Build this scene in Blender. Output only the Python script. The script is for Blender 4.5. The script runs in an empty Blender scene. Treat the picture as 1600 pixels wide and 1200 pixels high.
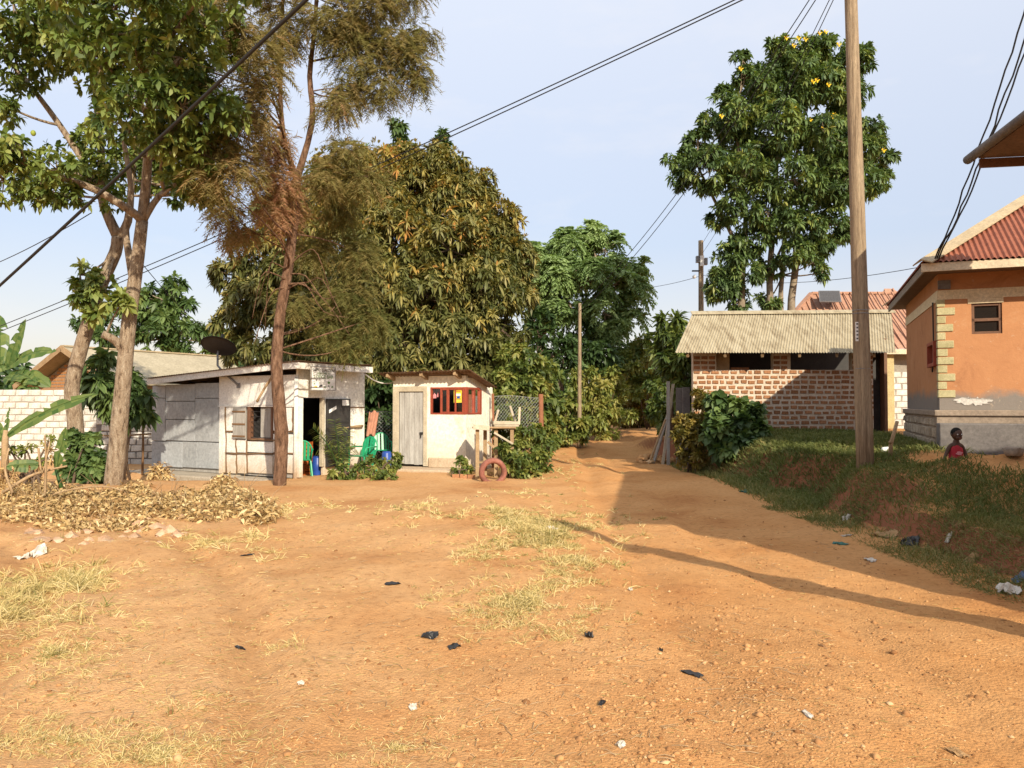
import bpy, math, random
import numpy as np
from mathutils import Vector, Matrix

random.seed(7)
RNG = np.random.default_rng(7)
scene = bpy.context.scene
R = math.radians

# ------------------------------------------------------------------ camera
CAM_H, FPX = 1.65, 1200.0
PITCH = math.atan(32 / 1200.0)
cam_d = bpy.data.cameras.new('camera')
cam_d.sensor_fit = 'HORIZONTAL'
cam_d.sensor_width = 36.0
cam_d.lens = 36.0 * FPX / 1600.0
cam_d.clip_start = 0.05
cam_d.clip_end = 2000
cam = bpy.data.objects.new('camera', cam_d)
scene.collection.objects.link(cam)
cam.location = (0, 0, CAM_H)
cam.rotation_euler = (math.pi / 2 + PITCH, 0, 0)
scene.camera = cam

# ------------------------------------------------------------------ light
SUN_TH, SUN_EL = R(20.5), R(28.0)          # sun stands behind the camera, to the right
world = bpy.data.worlds.new('World')
scene.world = world
world.use_nodes = True
wn, wl = world.node_tree.nodes, world.node_tree.links
wn.clear()
w_out = wn.new('ShaderNodeOutputWorld')
w_bg = wn.new('ShaderNodeBackground')
w_sky = wn.new('ShaderNodeTexSky')
w_sky.sky_type = 'NISHITA'
w_sky.sun_disc = False
w_sky.sun_elevation = SUN_EL
w_sky.sun_rotation = math.pi - SUN_TH
w_sky.altitude = 1100
w_sky.air_density = 1.3
w_sky.dust_density = 3.5
w_sky.ozone_density = 1.5
w_bg.inputs['Strength'].default_value = 0.105
# thin high cloud streaks over the whole dome
tc = wn.new('ShaderNodeTexCoord')
mp = wn.new('ShaderNodeMapping')
mp.inputs['Scale'].default_value = (2.2, 2.2, 7.0)
mp.inputs['Location'].default_value = (1.3, 0.4, 0.2)
cn = wn.new('ShaderNodeTexNoise')
cn.inputs['Scale'].default_value = 1.6
cn.inputs['Detail'].default_value = 7
cn.inputs['Roughness'].default_value = 0.58
cr = wn.new('ShaderNodeValToRGB')
cr.color_ramp.elements[0].position = 0.53
cr.color_ramp.elements[0].color = (0, 0, 0, 1)
cr.color_ramp.elements[1].position = 0.74
cr.color_ramp.elements[1].color = (0.38, 0.38, 0.38, 1)
cm = wn.new('ShaderNodeMixRGB')
cm.inputs['Color2'].default_value = (5.6, 5.5, 5.6, 1)
wl.new(tc.outputs['Generated'], mp.inputs['Vector'])
wl.new(mp.outputs['Vector'], cn.inputs['Vector'])
wl.new(cn.outputs['Fac'], cr.inputs['Fac'])
wl.new(cr.outputs['Color'], cm.inputs['Fac'])
# dry-season haze: pale and warm at the horizon, bluer overhead, all round the dome
sxyz = wn.new('ShaderNodeSeparateXYZ'); wl.new(tc.outputs['Generated'], sxyz.inputs['Vector'])
hz_r = wn.new('ShaderNodeValToRGB')
for el, (p_, c_) in zip([hz_r.color_ramp.elements[0], hz_r.color_ramp.elements[1], hz_r.color_ramp.elements.new(0.2)], ((0.0, (0.57, 0.455, 0.385)), (0.46, (0.185, 0.47, 0.98)), (0.20, (0.43, 0.455, 0.54)))):
    el.position = p_; el.color = (*c_, 1)
wl.new(sxyz.outputs['Z'], hz_r.inputs['Fac'])
hz_s = wn.new('ShaderNodeVectorMath'); hz_s.operation = 'SCALE'; hz_s.inputs['Scale'].default_value = 10.0
wl.new(hz_r.outputs['Color'], hz_s.inputs[0])
hz_m = wn.new('ShaderNodeMixRGB'); hz_m.inputs['Fac'].default_value = 0.65
wl.new(w_sky.outputs['Color'], hz_m.inputs['Color1']); wl.new(hz_s.outputs['Vector'], hz_m.inputs['Color2'])
wl.new(hz_m.outputs['Color'], cm.inputs['Color1'])
wl.new(cm.outputs['Color'], w_bg.inputs['Color'])
wl.new(w_bg.outputs['Background'], w_out.inputs['Surface'])

sun_d = bpy.data.lights.new('sun', 'SUN')
sun_d.energy = 4.2
sun_d.angle = R(0.55)
sun_d.color = (1.0, 0.88, 0.68)
sun = bpy.data.objects.new('sun', sun_d)
scene.collection.objects.link(sun)
to_sun = Vector((math.sin(SUN_TH) * math.cos(SUN_EL), -math.cos(SUN_TH) * math.cos(SUN_EL), math.sin(SUN_EL)))
sun.rotation_euler = to_sun.to_track_quat('Z', 'Y').to_euler()
sun.location = to_sun * 60

vs = scene.view_settings
vs.view_transform = 'Standard'
vs.look = 'None'
vs.exposure = 0.70
vs.gamma = 1.0
vs.use_curve_mapping = False
scene.cycles.max_bounces = 6
scene.cycles.diffuse_bounces = 3
scene.cycles.transparent_max_bounces = 8
scene.cycles.use_denoising = True

# ------------------------------------------------------------------ helpers: pixels and ground
def ray(px, py):
    x, y = (px - 800) / FPX, (600 - py) / FPX
    return np.array([x, math.cos(PITCH) - y * math.sin(PITCH), math.sin(PITCH) + y * math.cos(PITCH)])

CAMP = np.array([0, 0, CAM_H])

def W(px, py, d):
    r = ray(px, py)
    return CAMP + r * (d / r[1])

def vnoise(x, y, seed=0):
    x = np.asarray(x, float); y = np.asarray(y, float)
    xi = np.floor(x).astype(np.int64); yi = np.floor(y).astype(np.int64)
    xf, yf = x - xi, y - yi
    def h(a, b):
        n = (a * 374761393 + b * 668265263 + seed * 974634777) & 0xFFFFFFFF
        n = ((n ^ (n >> 13)) * 1274126177) & 0xFFFFFFFF
        return ((n ^ (n >> 16)) & 0xFFFF) / 65535.0
    u = xf * xf * (3 - 2 * xf); v = yf * yf * (3 - 2 * yf)
    return (h(xi, yi) * (1 - u) + h(xi + 1, yi) * u) * (1 - v) + (h(xi, yi + 1) * (1 - u) + h(xi + 1, yi + 1) * u) * v - 0.5

def ss(t):
    t = np.clip(t, 0, 1)
    return t * t * (3 - 2 * t)

def gh(x, y):
    x = np.asarray(x, float); y = np.asarray(y, float)
    xf = 4.5 + 0.75 * np.exp(-((y - 13.6) / 1.0) ** 2) + 0.7 * vnoise(y * 0.55, y * 0 + 3.3, 5) + 0.25 * vnoise(y * 2.1, y * 0 + 9.3, 6)
    t = x - xf
    near = 0.36 * ss(t / 0.30) + 0.42 * ss((t - 0.3) / 2.6)
    far = 0.72 * ss(t / 0.75) + 0.20 * ss((t - 0.4) / 1.6)
    k = ss((y - 8.0) / 2.6)
    bank = near * (1 - k) + far * k
    bank = bank * (1 - 0.75 * ss((y - 23) / 7)) * ss((y + 14) / 8)
    z = bank + 0.45 * ss((y - 20) / 20) * (1 - bank * 0.6)
    # low earth ridge in front of the child, beside the orange house
    z = z - 0.22 * np.exp(-(((x - 6.6) / 1.2) ** 2 + ((y - 11.3) / 0.75) ** 2))
    z = z + 0.10 * np.exp(-((y - 10.35 + 0.16 * (x - 6.4)) / 0.22) ** 2) * ss((x - 5.5) / 0.5) * (1 - k * 0)
    # raised dry-grass strip between the tracks
    z = z + 0.17 * np.exp(-(((x + 0.3 + 0.12 * (y - 10)) / 1.35) ** 2 + ((y - 10.2) / 3.2) ** 2))
    # verge on the left, hollow before the shack's slab
    z = z + 0.14 * np.exp(-(((x + 7.6) / 2.8) ** 2 + ((y - 14.0) / 1.7) ** 2))
    z = z - 0.38 * np.exp(-(((x + 7.6) / 1.9) ** 2 + ((y - 18.0) / 0.9) ** 2))
    z = z + 0.09 * vnoise(x * 3.1, y * 3.1, 8) * ss(t / 0.2) * (1 - ss((t - 0.9) / 0.7)) * (1 - ss((y - 16) / 4))
    road = 1 - ss((np.abs(x - 1.2) - 3.0) / 2.0)
    # wheel ruts
    for c0, s0 in ((2.2, 0.03), (0.9, 0.05)):
        xc = c0 + s0 * y + 0.3 * vnoise(y * 0.2, y * 0 + c0, 11)
        z = z - 0.05 * np.exp(-((x - xc) / 0.18) ** 2) * ss((y - 2) / 3)
    rr = 12.0
    for off in (0.0, 1.5):
        z = z - 0.05 * np.exp(-((np.hypot(x + 13.5, y - 1.0) - 11.0 - off) / 0.15) ** 2) + 0.025 * np.exp(-((np.hypot(x + 13.5, y - 1.0) - 11.25 - off) / 0.1) ** 2)
    z = z + 0.10 * vnoise(x * 0.45, y * 0.45, 1) + 0.05 * vnoise(x * 1.3, y * 1.3, 2)
    z = z + 0.022 * vnoise(x * 4.1, y * 4.1, 3) + 0.012 * vnoise(x * 11, y * 11, 4)
    return z

def gz(x, y):
    return float(gh(np.array([x]), np.array([y]))[0])

def G(px, py):
    """where the view ray meets the terrain"""
    r = ray(px, py)
    ys = np.concatenate([np.linspace(1.5, 12, 500), np.linspace(12, 70, 900)])
    xs = r[0] / r[1] * ys
    zs = CAM_H + r[2] / r[1] * ys
    hit = np.nonzero(zs <= gh(xs, ys))[0]
    i = hit[0] if len(hit) else len(ys) - 1
    return np.array([xs[i], ys[i], float(gh(xs[i:i + 1], ys[i:i + 1])[0])])

# ------------------------------------------------------------------ helpers: objects
COL = scene.collection

def link(o, parent=None):
    COL.objects.link(o)
    if parent is not None:
        o.parent = parent
    return o

def tag(o, label=None, cat=None, group=None, kind=None):
    if label: o['label'] = label
    if cat: o['category'] = cat
    if group: o['group'] = group
    if kind: o['kind'] = kind
    return o

def thing(name, label, cat, loc=(0, 0, 0), group=None):
    o = bpy.data.objects.new(name, None)
    o.empty_display_size = 0.2
    o.location = tuple(float(v) for v in loc)
    link(o)
    return tag(o, label, cat, group)

def unit(v):
    v = np.asarray(v, float)
    return v / (np.linalg.norm(v) + 1e-12)

def root_loc(o):
    p = np.zeros(3)
    while o is not None:
        p = p + np.array(o.location); o = o.parent
    return p

class MB:
    """collects faces, builds them as one mesh object"""
    def __init__(s):
        s.v, s.f, s.m, s.n = [], [], [], 0
    def add(s, verts, faces, mi=0):
        b = s.n
        verts = [tuple(map(float, p)) for p in verts]
        s.v += verts; s.n += len(verts)
        for f in faces:
            s.f.append(tuple(i + b for i in f)); s.m.append(mi)
        return s
    def hexa(s, c, mi=0):
        return s.add(c, [(0, 3, 2, 1), (4, 5, 6, 7), (0, 1, 5, 4), (1, 2, 6, 5), (2, 3, 7, 6), (3, 0, 4, 7)], mi)
    def box(s, x0, x1, y0, y1, z0, z1, mi=0):
        return s.hexa([(x0, y0, z0), (x1, y0, z0), (x1, y1, z0), (x0, y1, z0), (x0, y0, z1), (x1, y0, z1), (x1, y1, z1), (x0, y1, z1)], mi)
    def bar(s, p, q, w, h=None, mi=0, up=(0, 0, 1)):
        """square bar from p to q"""
        h = h or w
        p, q = np.asarray(p, float), np.asarray(q, float)
        d = unit(q - p)
        u = np.asarray(up, float)
        if abs(np.dot(u, d)) > 0.95: u = np.array([0, 1.0, 0])
        a = unit(np.cross(d, u)) * w / 2
        b = unit(np.cross(a, d)) * h / 2
        return s.hexa([p - a - b, p + a - b, p + a + b, p - a + b, q - a - b, q + a - b, q + a + b, q - a + b], mi)
    def tube(s, pts, rad, seg=8, mi=0, cap=True, wob=0.0, seed=0):
        pts = [np.asarray(p, float) for p in pts]
        if np.isscalar(rad): rad = [rad] * len(pts)
        rs = random.Random(seed)
        a = None; rings = []
        for i, p in enumerate(pts):
            d = unit(pts[min(i + 1, len(pts) - 1)] - pts[max(i - 1, 0)])
            if a is None:
                u = np.array([0, 0, 1.0]) if abs(d[2]) < 0.9 else np.array([1.0, 0, 0])
                a = unit(np.cross(d, u))
            a = unit(a - d * np.dot(a, d))
            b = np.cross(d, a)
            ring = []
            for k in range(seg):
                an = 2 * math.pi * k / seg
                r = rad[i] * (1 + (rs.uniform(-wob, wob) if wob else 0))
                ring.append(p + (a * math.cos(an) + b * math.sin(an)) * r)
            rings.append(ring)
        vs_ = [q for r_ in rings for q in r_]
        fs = []
        for i in range(len(pts) - 1):
            for k in range(seg):
                k2 = (k + 1) % seg
                fs.append((i * seg + k, i * seg + k2, (i + 1) * seg + k2, (i + 1) * seg + k))
        if cap:
            fs.append(tuple(range(seg - 1, -1, -1)))
            fs.append(tuple((len(pts) - 1) * seg + k for k in range(seg)))
        return s.add(vs_, fs, mi)
    def poly(s, pts, mi=0):
        return s.add(pts, [tuple(range(len(pts)))], mi)
    def slab(s, pts, off, mi=0):
        """polygon pts extruded by vector off"""
        off = np.asarray(off, float)
        n = len(pts)
        top = [np.asarray(p, float) + off for p in pts]
        fs = [tuple(range(n - 1, -1, -1)), tuple(range(n, 2 * n))]
        fs += [(i, (i + 1) % n, n + (i + 1) % n, n + i) for i in range(n)]
        return s.add(list(pts) + top, fs, mi)
    def build(s, name, mats, parent=None, smooth=False, kind=None, org=None, bevel=0):
        if org is None: org = root_loc(parent)
        org = np.asarray(org, float)
        me = bpy.data.meshes.new(name)
        me.from_pydata([tuple(np.asarray(p) - org) for p in s.v], [], s.f)
        if not isinstance(mats, (list, tuple)): mats = [mats]
        for m in mats: me.materials.append(m)
        if len(mats) > 1: me.polygons.foreach_set('material_index', s.m)
        if smooth: me.polygons.foreach_set('use_smooth', [True] * len(me.polygons))
        me.update()
        o = bpy.data.objects.new(name, me)
        link(o, parent)
        if parent is None: o.location = tuple(org)
        if kind: o['kind'] = kind
        if bevel:
            md = o.modifiers.new('bevel', 'BEVEL'); md.width = bevel; md.segments = 1; md.limit_method = 'ANGLE'
        return o

def fast_mesh(name, V, F, mats, parent=None, rnd=None, org=None, smooth=False, kind=None, mi=None):
    V = np.asarray(V, np.float32); F = np.asarray(F, np.int32)
    if org is None: org = root_loc(parent)
    V = V - np.asarray(org, np.float32)
    k = F.shape[1]
    me = bpy.data.meshes.new(name)
    me.vertices.add(len(V)); me.vertices.foreach_set('co', np.ascontiguousarray(V).ravel())
    me.loops.add(F.size); me.loops.foreach_set('vertex_index', np.ascontiguousarray(F).ravel())
    me.polygons.add(len(F))
    me.polygons.foreach_set('loop_start', np.arange(0, F.size, k, dtype=np.int32))
    me.polygons.foreach_set('loop_total', np.full(len(F), k, np.int32))
    if smooth: me.polygons.foreach_set('use_smooth', np.ones(len(F), bool))
    if not isinstance(mats, (list, tuple)): mats = [mats]
    for m in mats: me.materials.append(m)
    if mi is not None: me.polygons.foreach_set('material_index', np.asarray(mi, np.int32))
    me.update(calc_edges=True)
    if rnd is not None:
        at = me.attributes.new('rnd', 'FLOAT', 'FACE')
        at.data.foreach_set('value', np.asarray(rnd, np.float32))
    o = bpy.data.objects.new(name, me)
    link(o, parent)
    if parent is None: o.location = tuple(float(x) for x in org)
    if kind: o['kind'] = kind
    return o

class Fr:
    """building frame: s runs along A, t runs inward along B"""
    def __init__(s, O, A, B):
        s.O = np.array([O[0], O[1], O[2] if len(O) > 2 else 0.0])
        s.A = unit(np.array([A[0], A[1], 0.0])); s.B = unit(np.array([B[0], B[1], 0.0]))
    def p(s, a, b, z):
        return s.O + s.A * a + s.B * b + np.array([0, 0, z])
    def box(s, mb, a0, a1, b0, b1, z0, z1, mi=0):
        return mb.hexa([s.p(a0, b0, z0), s.p(a1, b0, z0), s.p(a1, b1, z0), s.p(a0, b1, z0),
                        s.p(a0, b0, z1), s.p(a1, b0, z1), s.p(a1, b1, z1), s.p(a0, b1, z1)], mi)
    def hit(s, px, py, b=0.0):
        """(a, z) where the view ray meets the plane t=b"""
        r = ray(px, py); n = s.B
        P0 = s.O + s.B * b
        k = np.dot(P0 - CAMP, n) / np.dot(r, n)
        q = CAMP + r * k - P0
        return float(np.dot(q, s.A)), float(q[2])
    def hitB(s, px, py, a=0.0):
        r = ray(px, py); n = s.A
        P0 = s.O + s.A * a
        k = np.dot(P0 - CAMP, n) / np.dot(r, n)
        q = CAMP + r * k - P0
        return float(np.dot(q, s.B)), float(q[2])

# ------------------------------------------------------------------ materials
def new_mat(name):
    m = bpy.data.materials.new(name); m.use_nodes = True
    return m, m.node_tree.nodes, m.node_tree.links, m.node_tree.nodes['Principled BSDF']

def ramp(nodes, stops):
    r = nodes.new('ShaderNodeValToRGB')
    e = r.color_ramp.elements
    while len(e) < len(stops): e.new(0.5)
    for el, (p, c) in zip(e, stops):
        el.position = p; el.color = (c[0], c[1], c[2], 1)
    return r

def noise(nodes, links, scale, detail=5, rough=0.6, vec=None, dist=0.0):
    n = nodes.new('ShaderNodeTexNoise')
    n.inputs['Scale'].default_value = scale
    n.inputs['Detail'].default_value = detail
    n.inputs['Roughness'].default_value = rough
    n.inputs['Distortion'].default_value = dist
    if vec is not None: links.new(vec, n.inputs['Vector'])
    return n

def mat(name, stops, scale=4.0, rough=0.85, bump=0.25, bscale=40, stretch=None, detail=6, metal=0.0, spec=0.3, fine=0.35, objrand=0.0, bdist=0.01, splash=None):
    """surface whose colour wanders through stops, with fine speckle and relief; stops: a colour or [(pos, colour), ...]"""
    m, N, L, b = new_mat(name)
    if not isinstance(stops[0], (tuple, list)):
        c = stops
        stops = [(0.3, tuple(x * 0.82 for x in c)), (0.7, tuple(min(1, x * 1.1) for x in c))]
    tcn = N.new('ShaderNodeTexCoord')
    vec = tcn.outputs['Object']
    if stretch:
        mpn = N.new('ShaderNodeMapping'); mpn.inputs['Scale'].default_value = stretch
        L.new(vec, mpn.inputs['Vector']); vec = mpn.outputs['Vector']
    n1 = noise(N, L, scale, detail, 0.62, vec)
    r1 = ramp(N, stops)
    L.new(n1.outputs['Fac'], r1.inputs['Fac'])
    colour = r1.outputs['Color']
    if fine:
        n2 = noise(N, L, scale * 9, 3, 0.7, vec)
        r2 = ramp(N, [(0.25, (1 - fine,) * 3), (0.75, (1 + fine * 0.4,) * 3)])
        L.new(n2.outputs['Fac'], r2.inputs['Fac'])
        mx = N.new('ShaderNodeMixRGB'); mx.blend_type = 'MULTIPLY'; mx.inputs['Fac'].default_value = 1
        L.new(colour, mx.inputs['Color1']); L.new(r2.outputs['Color'], mx.inputs['Color2'])
        colour = mx.outputs['Color']
    if objrand:
        oi = N.new('ShaderNodeObjectInfo')
        r3 = ramp(N, [(0, (1 - objrand, 1 - objrand * 1.1, 1 - objrand * 1.2)), (1, (1 + objrand * 0.5,) * 3)])
        L.new(oi.outputs['Random'], r3.inputs['Fac'])
        mx = N.new('ShaderNodeMixRGB'); mx.blend_type = 'MULTIPLY'; mx.inputs['Fac'].default_value = 1
        L.new(colour, mx.inputs['Color1']); L.new(r3.outputs['Color'], mx.inputs['Color2'])
        colour = mx.outputs['Color']
    if splash:
        geo = N.new('ShaderNodeNewGeometry'); sp_ = N.new('ShaderNodeSeparateXYZ'); L.new(geo.outputs['Position'], sp_.inputs['Vector'])
        n5 = noise(N, L, 5, 6, .7, geo.outputs['Position'])
        ad = N.new('ShaderNodeMath'); ad.operation = 'MULTIPLY_ADD'; ad.inputs[1].default_value = -0.9; L.new(n5.outputs['Fac'], ad.inputs[0]); L.new(sp_.outputs['Z'], ad.inputs[2])
        mr = N.new('ShaderNodeMapRange'); mr.inputs['From Min'].default_value = splash[0] - .45; mr.inputs['From Max'].default_value = splash[1] - .45; mr.inputs['To Min'].default_value = splash[3]; mr.inputs['To Max'].default_value = 0
        L.new(ad.outputs[0], mr.inputs['Value'])
        mx = N.new('ShaderNodeMixRGB'); L.new(mr.outputs['Result'], mx.inputs['Fac']); L.new(colour, mx.inputs['Color1']); mx.inputs['Color2'].default_value = (*splash[2], 1)
        colour = mx.outputs['Color']
    L.new(colour, b.inputs['Base Color'])
    b.inputs['Roughness'].default_value = rough
    b.inputs['Metallic'].default_value = metal
    b.inputs['Specular IOR Level'].default_value = spec
    if bump:
        n3 = noise(N, L, bscale, 4, 0.65, vec)
        bp = N.new('ShaderNodeBump'); bp.inputs['Strength'].default_value = bump; bp.inputs['Distance'].default_value = bdist
        L.new(n3.outputs['Fac'], bp.inputs['Height']); L.new(bp.outputs['Normal'], b.inputs['Normal'])
    return m

def leaf_mat(name, stops, trans=0.3, rough=0.5, spec=0.35):
    """leaf colour picked per leaf from the face attribute rnd"""
    m, N, L, b = new_mat(name)
    at = N.new('ShaderNodeAttribute'); at.attribute_name = 'rnd'
    r1 = ramp(N, stops)
    L.new(at.outputs['Fac'], r1.inputs['Fac'])
    L.new(r1.outputs['Color'], b.inputs['Base Color'])
    b.inputs['Roughness'].default_value = rough
    b.inputs['Specular IOR Level'].default_value = spec
    tr = N.new('ShaderNodeBsdfTranslucent')
    hs = N.new('ShaderNodeMixRGB'); hs.blend_type = 'MULTIPLY'; hs.inputs['Fac'].default_value = 1
    hs.inputs['Color2'].default_value = (1.3, 1.35, 0.6, 1)
    L.new(r1.outputs['Color'], hs.inputs['Color1']); L.new(hs.outputs['Color'], tr.inputs['Color'])
    mx = N.new('ShaderNodeMixShader'); mx.inputs['Fac'].default_value = trans
    L.new(b.outputs['BSDF'], mx.inputs[1]); L.new(tr.outputs['BSDF'], mx.inputs[2])
    L.new(mx.outputs['Shader'], N['Material Output'].inputs['Surface'])
    return m

M = {}
M['white_wash'] = mat('white_wash', [(0.25, (0.62, 0.57, 0.47)), (0.5, (0.8, 0.78, 0.72)), (0.8, (0.84, 0.83, 0.79))], 2.2, 0.85, 0.2, 60, splash=(.05, .75, (.42, .28, .15), .75))
M['white_board'] = mat('white_board', [(0.2, (0.5, 0.44, 0.36)), (0.42, (0.74, 0.72, 0.68)), (0.8, (0.8, 0.79, 0.77))], 3.0, 0.75, 0.15, 50, splash=(.0, .6, (.44, .30, .16), .7))
M['grey_sheet'] = mat('grey_sheet', [(0.25, (0.30, 0.32, 0.34)), (0.7, (0.40, 0.42, 0.44))], 1.6, 0.55, 0.1, 30, objrand=0.1, spec=0.4)
M['cream_wall'] = mat('cream_wall', [(0.22, (0.56, 0.44, 0.28)), (0.42, (0.82, 0.77, 0.65)), (0.8, (0.85, 0.82, 0.74))], 1.6, 0.85, 0.25, 50, splash=(.1, .9, (.52, .37, .22), .55))
M['batten'] = mat('batten', (0.20, 0.115, 0.06), 8, 0.85, 0.4, 60, stretch=(1, 1, 1))
M['grey_wood'] = mat('grey_wood', [(0.2, (0.22, 0.20, 0.18)), (0.6, (0.40, 0.38, 0.35)), (0.9, (0.48, 0.46, 0.43))], 5, 0.85, 0.4, 40, stretch=(3, 3, 0.35))
M['door_wood'] = mat('door_wood', [(0.2, (0.27, 0.25, 0.23)), (0.55, (0.45, 0.44, 0.42)), (0.9, (0.53, 0.52, 0.5))], 3, 0.8, 0.3, 40, stretch=(4, 4, 0.6), objrand=0.12)
M['timber'] = mat('timber', [(0.25, (0.26, 0.17, 0.09)), (0.75, (0.44, 0.31, 0.18))], 5, 0.8, 0.4, 40, objrand=0.15)
M['pale_timber'] = mat('pale_timber', [(0.25, (0.38, 0.32, 0.23)), (0.75, (0.60, 0.53, 0.41))], 5, 0.8, 0.4, 40, objrand=0.1)
M['pole_wood'] = mat('pole_wood', [(0.3, (0.13, 0.085, 0.05)), (0.48, (0.31, 0.23, 0.15)), (0.75, (0.45, 0.35, 0.23))], 7, 0.85, 0.8, 26, stretch=(3, 3, 0.12), fine=0.6, bdist=.02)
M['concrete'] = mat('concrete', [(0.25, (0.30, 0.25, 0.19)), (0.7, (0.46, 0.40, 0.32))], 2.5, 0.9, 0.3, 30)
M['pink_concrete'] = mat('pink_concrete', [(0.25, (0.40, 0.29, 0.19)), (0.7, (0.56, 0.44, 0.32))], 2.5, 0.9, 0.3, 30)
M['dark_metal'] = mat('dark_metal', (0.028, 0.026, 0.026), 5, 0.5, 0.1, 30, spec=0.4)
M['door_and_shade_black'] = mat('door_and_shade_black', [(0.2, (0.02, 0.02, 0.021)), (0.8, (0.055, 0.05, 0.048))], 3, 0.55, 0.1, 30)  # black door leaves; also walls that put shade inside openings
M['rust_sheet'] = mat('rust_sheet', [(0.2, (0.10, 0.06, 0.04)), (0.5, (0.22, 0.14, 0.09)), (0.85, (0.34, 0.27, 0.21))], 3, 0.7, 0.2, 30)
M['red_paint'] = mat('red_paint', [(0.25, (0.22, 0.045, 0.025)), (0.7, (0.36, 0.075, 0.04))], 4, 0.6, 0.2, 50)
M['red_tyre'] = mat('red_tyre', [(0.25, (0.12, 0.055, 0.04)), (0.5, (0.28, 0.105, 0.075)), (0.75, (0.36, 0.165, 0.12))], 6, 0.8, 0.5, 50)
M['green_plastic'] = mat('green_plastic', (0.015, 0.30, 0.14), 4, 0.4, 0.03, 20, fine=0.1, spec=0.5)
M['blue_plastic'] = mat('blue_plastic', (0.02, 0.07, 0.34), 4, 0.4, 0.03, 20, fine=0.1, spec=0.5)
M['orange_crate'] = mat('orange_crate', (0.50, 0.13, 0.03), 5, 0.6, 0.1, 30, fine=0.2)
M['towel'] = mat('towel', (0.50, 0.25, 0.17), 8, 0.95, 0.5, 90)
M['paper'] = mat('paper', (0.78, 0.77, 0.74), 8, 0.8, 0.05, 30, fine=0.1)
M['pink_bag'] = mat('pink_bag', (0.72, 0.30, 0.33), 8, 0.6, 0.1, 30)
M['yellow_paper'] = mat('yellow_paper', (0.75, 0.58, 0.06), 8, 0.7, 0.05, 30, fine=0.1)
M['sign_white'] = mat('sign_white', [(0.25, (0.6, 0.6, 0.58)), (0.6, (0.8, 0.8, 0.78))], 8, 0.6, 0.05, 30, fine=0.15)
M['ink_green'] = mat('ink_green', (0.10, 0.22, 0.05), 10, 0.7, 0, 30)
M['ink_dark'] = mat('ink_dark', (0.05, 0.05, 0.05), 10, 0.7, 0, 30)
M['dish'] = mat('dish', (0.06, 0.055, 0.055), 6, 0.65, 0.1, 30)
M['steel'] = mat('steel', (0.25, 0.25, 0.26), 6, 0.5, 0.1, 30, metal=0.5)
M['cable'] = mat('cable', (0.02, 0.02, 0.022), 6, 0.6, 0, 30, fine=0)
M['white_cable'] = mat('white_cable', (0.6, 0.58, 0.55), 6, 0.6, 0, 30, fine=0)
M['mortar'] = mat('mortar', [(0.25, (0.46, 0.37, 0.28)), (0.7, (0.64, 0.55, 0.45))], 5, 0.95, 0.6, 45)
M['brick'] = mat('brick', [(0.25, (0.20, 0.09, 0.045)), (0.5, (0.33, 0.155, 0.075)), (0.8, (0.43, 0.225, 0.115))], 5, 0.95, 0.6, 60, objrand=0.3)
M['orange_brick'] = mat('orange_brick', [(0.25, (0.36, 0.17, 0.07)), (0.8, (0.50, 0.26, 0.11))], 3, 0.95, 0.5, 50)
M['block'] = mat('block', [(0.25, (0.52, 0.49, 0.45)), (0.7, (0.70, 0.68, 0.65))], 3, 0.95, 0.5, 50, objrand=0.13)
M['block_mortar'] = mat('block_mortar', (0.30, 0.27, 0.23), 5, 0.95, 0.4, 45)
M['tan_roof'] = mat('tan_roof', [(0.25, (0.33, 0.28, 0.19)), (0.75, (0.44, 0.38, 0.27))], 1.2, 0.75, 0.1, 20)
M['zinc_roof'] = mat('zinc_roof', [(0.3, (0.22, 0.17, 0.105)), (0.5, (0.36, 0.305, 0.205)), (0.72, (0.44, 0.385, 0.275))], 2.6, 0.7, 0.15, 40, stretch=(3, 0.7, 0.7))
M['red_roof'] = mat('red_roof', [(0.2, (0.20, 0.062, 0.036)), (0.75, (0.33, 0.115, 0.065))], 2.0, 0.7, 0.15, 40)
M['pink_roof'] = mat('pink_roof', [(0.25, (0.36, 0.19, 0.125)), (0.75, (0.46, 0.26, 0.18))], 1.2, 0.7, 0.1, 30)
M['cap_tan'] = mat('cap_tan', (0.42, 0.33, 0.21), 3, 0.75, 0.15, 30)
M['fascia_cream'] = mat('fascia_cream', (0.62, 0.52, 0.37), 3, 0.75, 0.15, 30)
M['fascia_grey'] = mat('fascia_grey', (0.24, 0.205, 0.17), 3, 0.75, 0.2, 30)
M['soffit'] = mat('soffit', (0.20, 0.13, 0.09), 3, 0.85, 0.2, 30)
M['band_cream'] = mat('band_cream', [(0.3, (0.64, 0.53, 0.34)), (0.7, (0.74, 0.64, 0.45))], 3, 0.85, 0.2, 50)
M['quoin'] = mat('quoin', [(0.3, (0.34, 0.31, 0.16)), (0.7, (0.52, 0.47, 0.28))], 6, 0.85, 0.3, 50)
M['plinth'] = mat('plinth', [(0.25, (0.22, 0.17, 0.13)), (0.7, (0.34, 0.27, 0.21))], 2.5, 0.9, 0.35, 30)
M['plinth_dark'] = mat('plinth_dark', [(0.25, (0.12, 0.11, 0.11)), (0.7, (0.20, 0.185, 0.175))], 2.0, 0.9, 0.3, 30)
M['stone'] = mat('stone', [(0.25, (0.25, 0.20, 0.15)), (0.7, (0.45, 0.38, 0.29))], 4, 0.95, 0.6, 25, objrand=0.25)
M['yellow_wall'] = mat('yellow_wall', (0.46, 0.37, 0.19), 3, 0.85, 0.2, 40)
M['brown_frame'] = mat('brown_frame', (0.17, 0.085, 0.05), 5, 0.6, 0.2, 40)
M['rust_post'] = mat('rust_post', (0.25, 0.10, 0.05), 5, 0.85, 0.3, 40)
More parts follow.
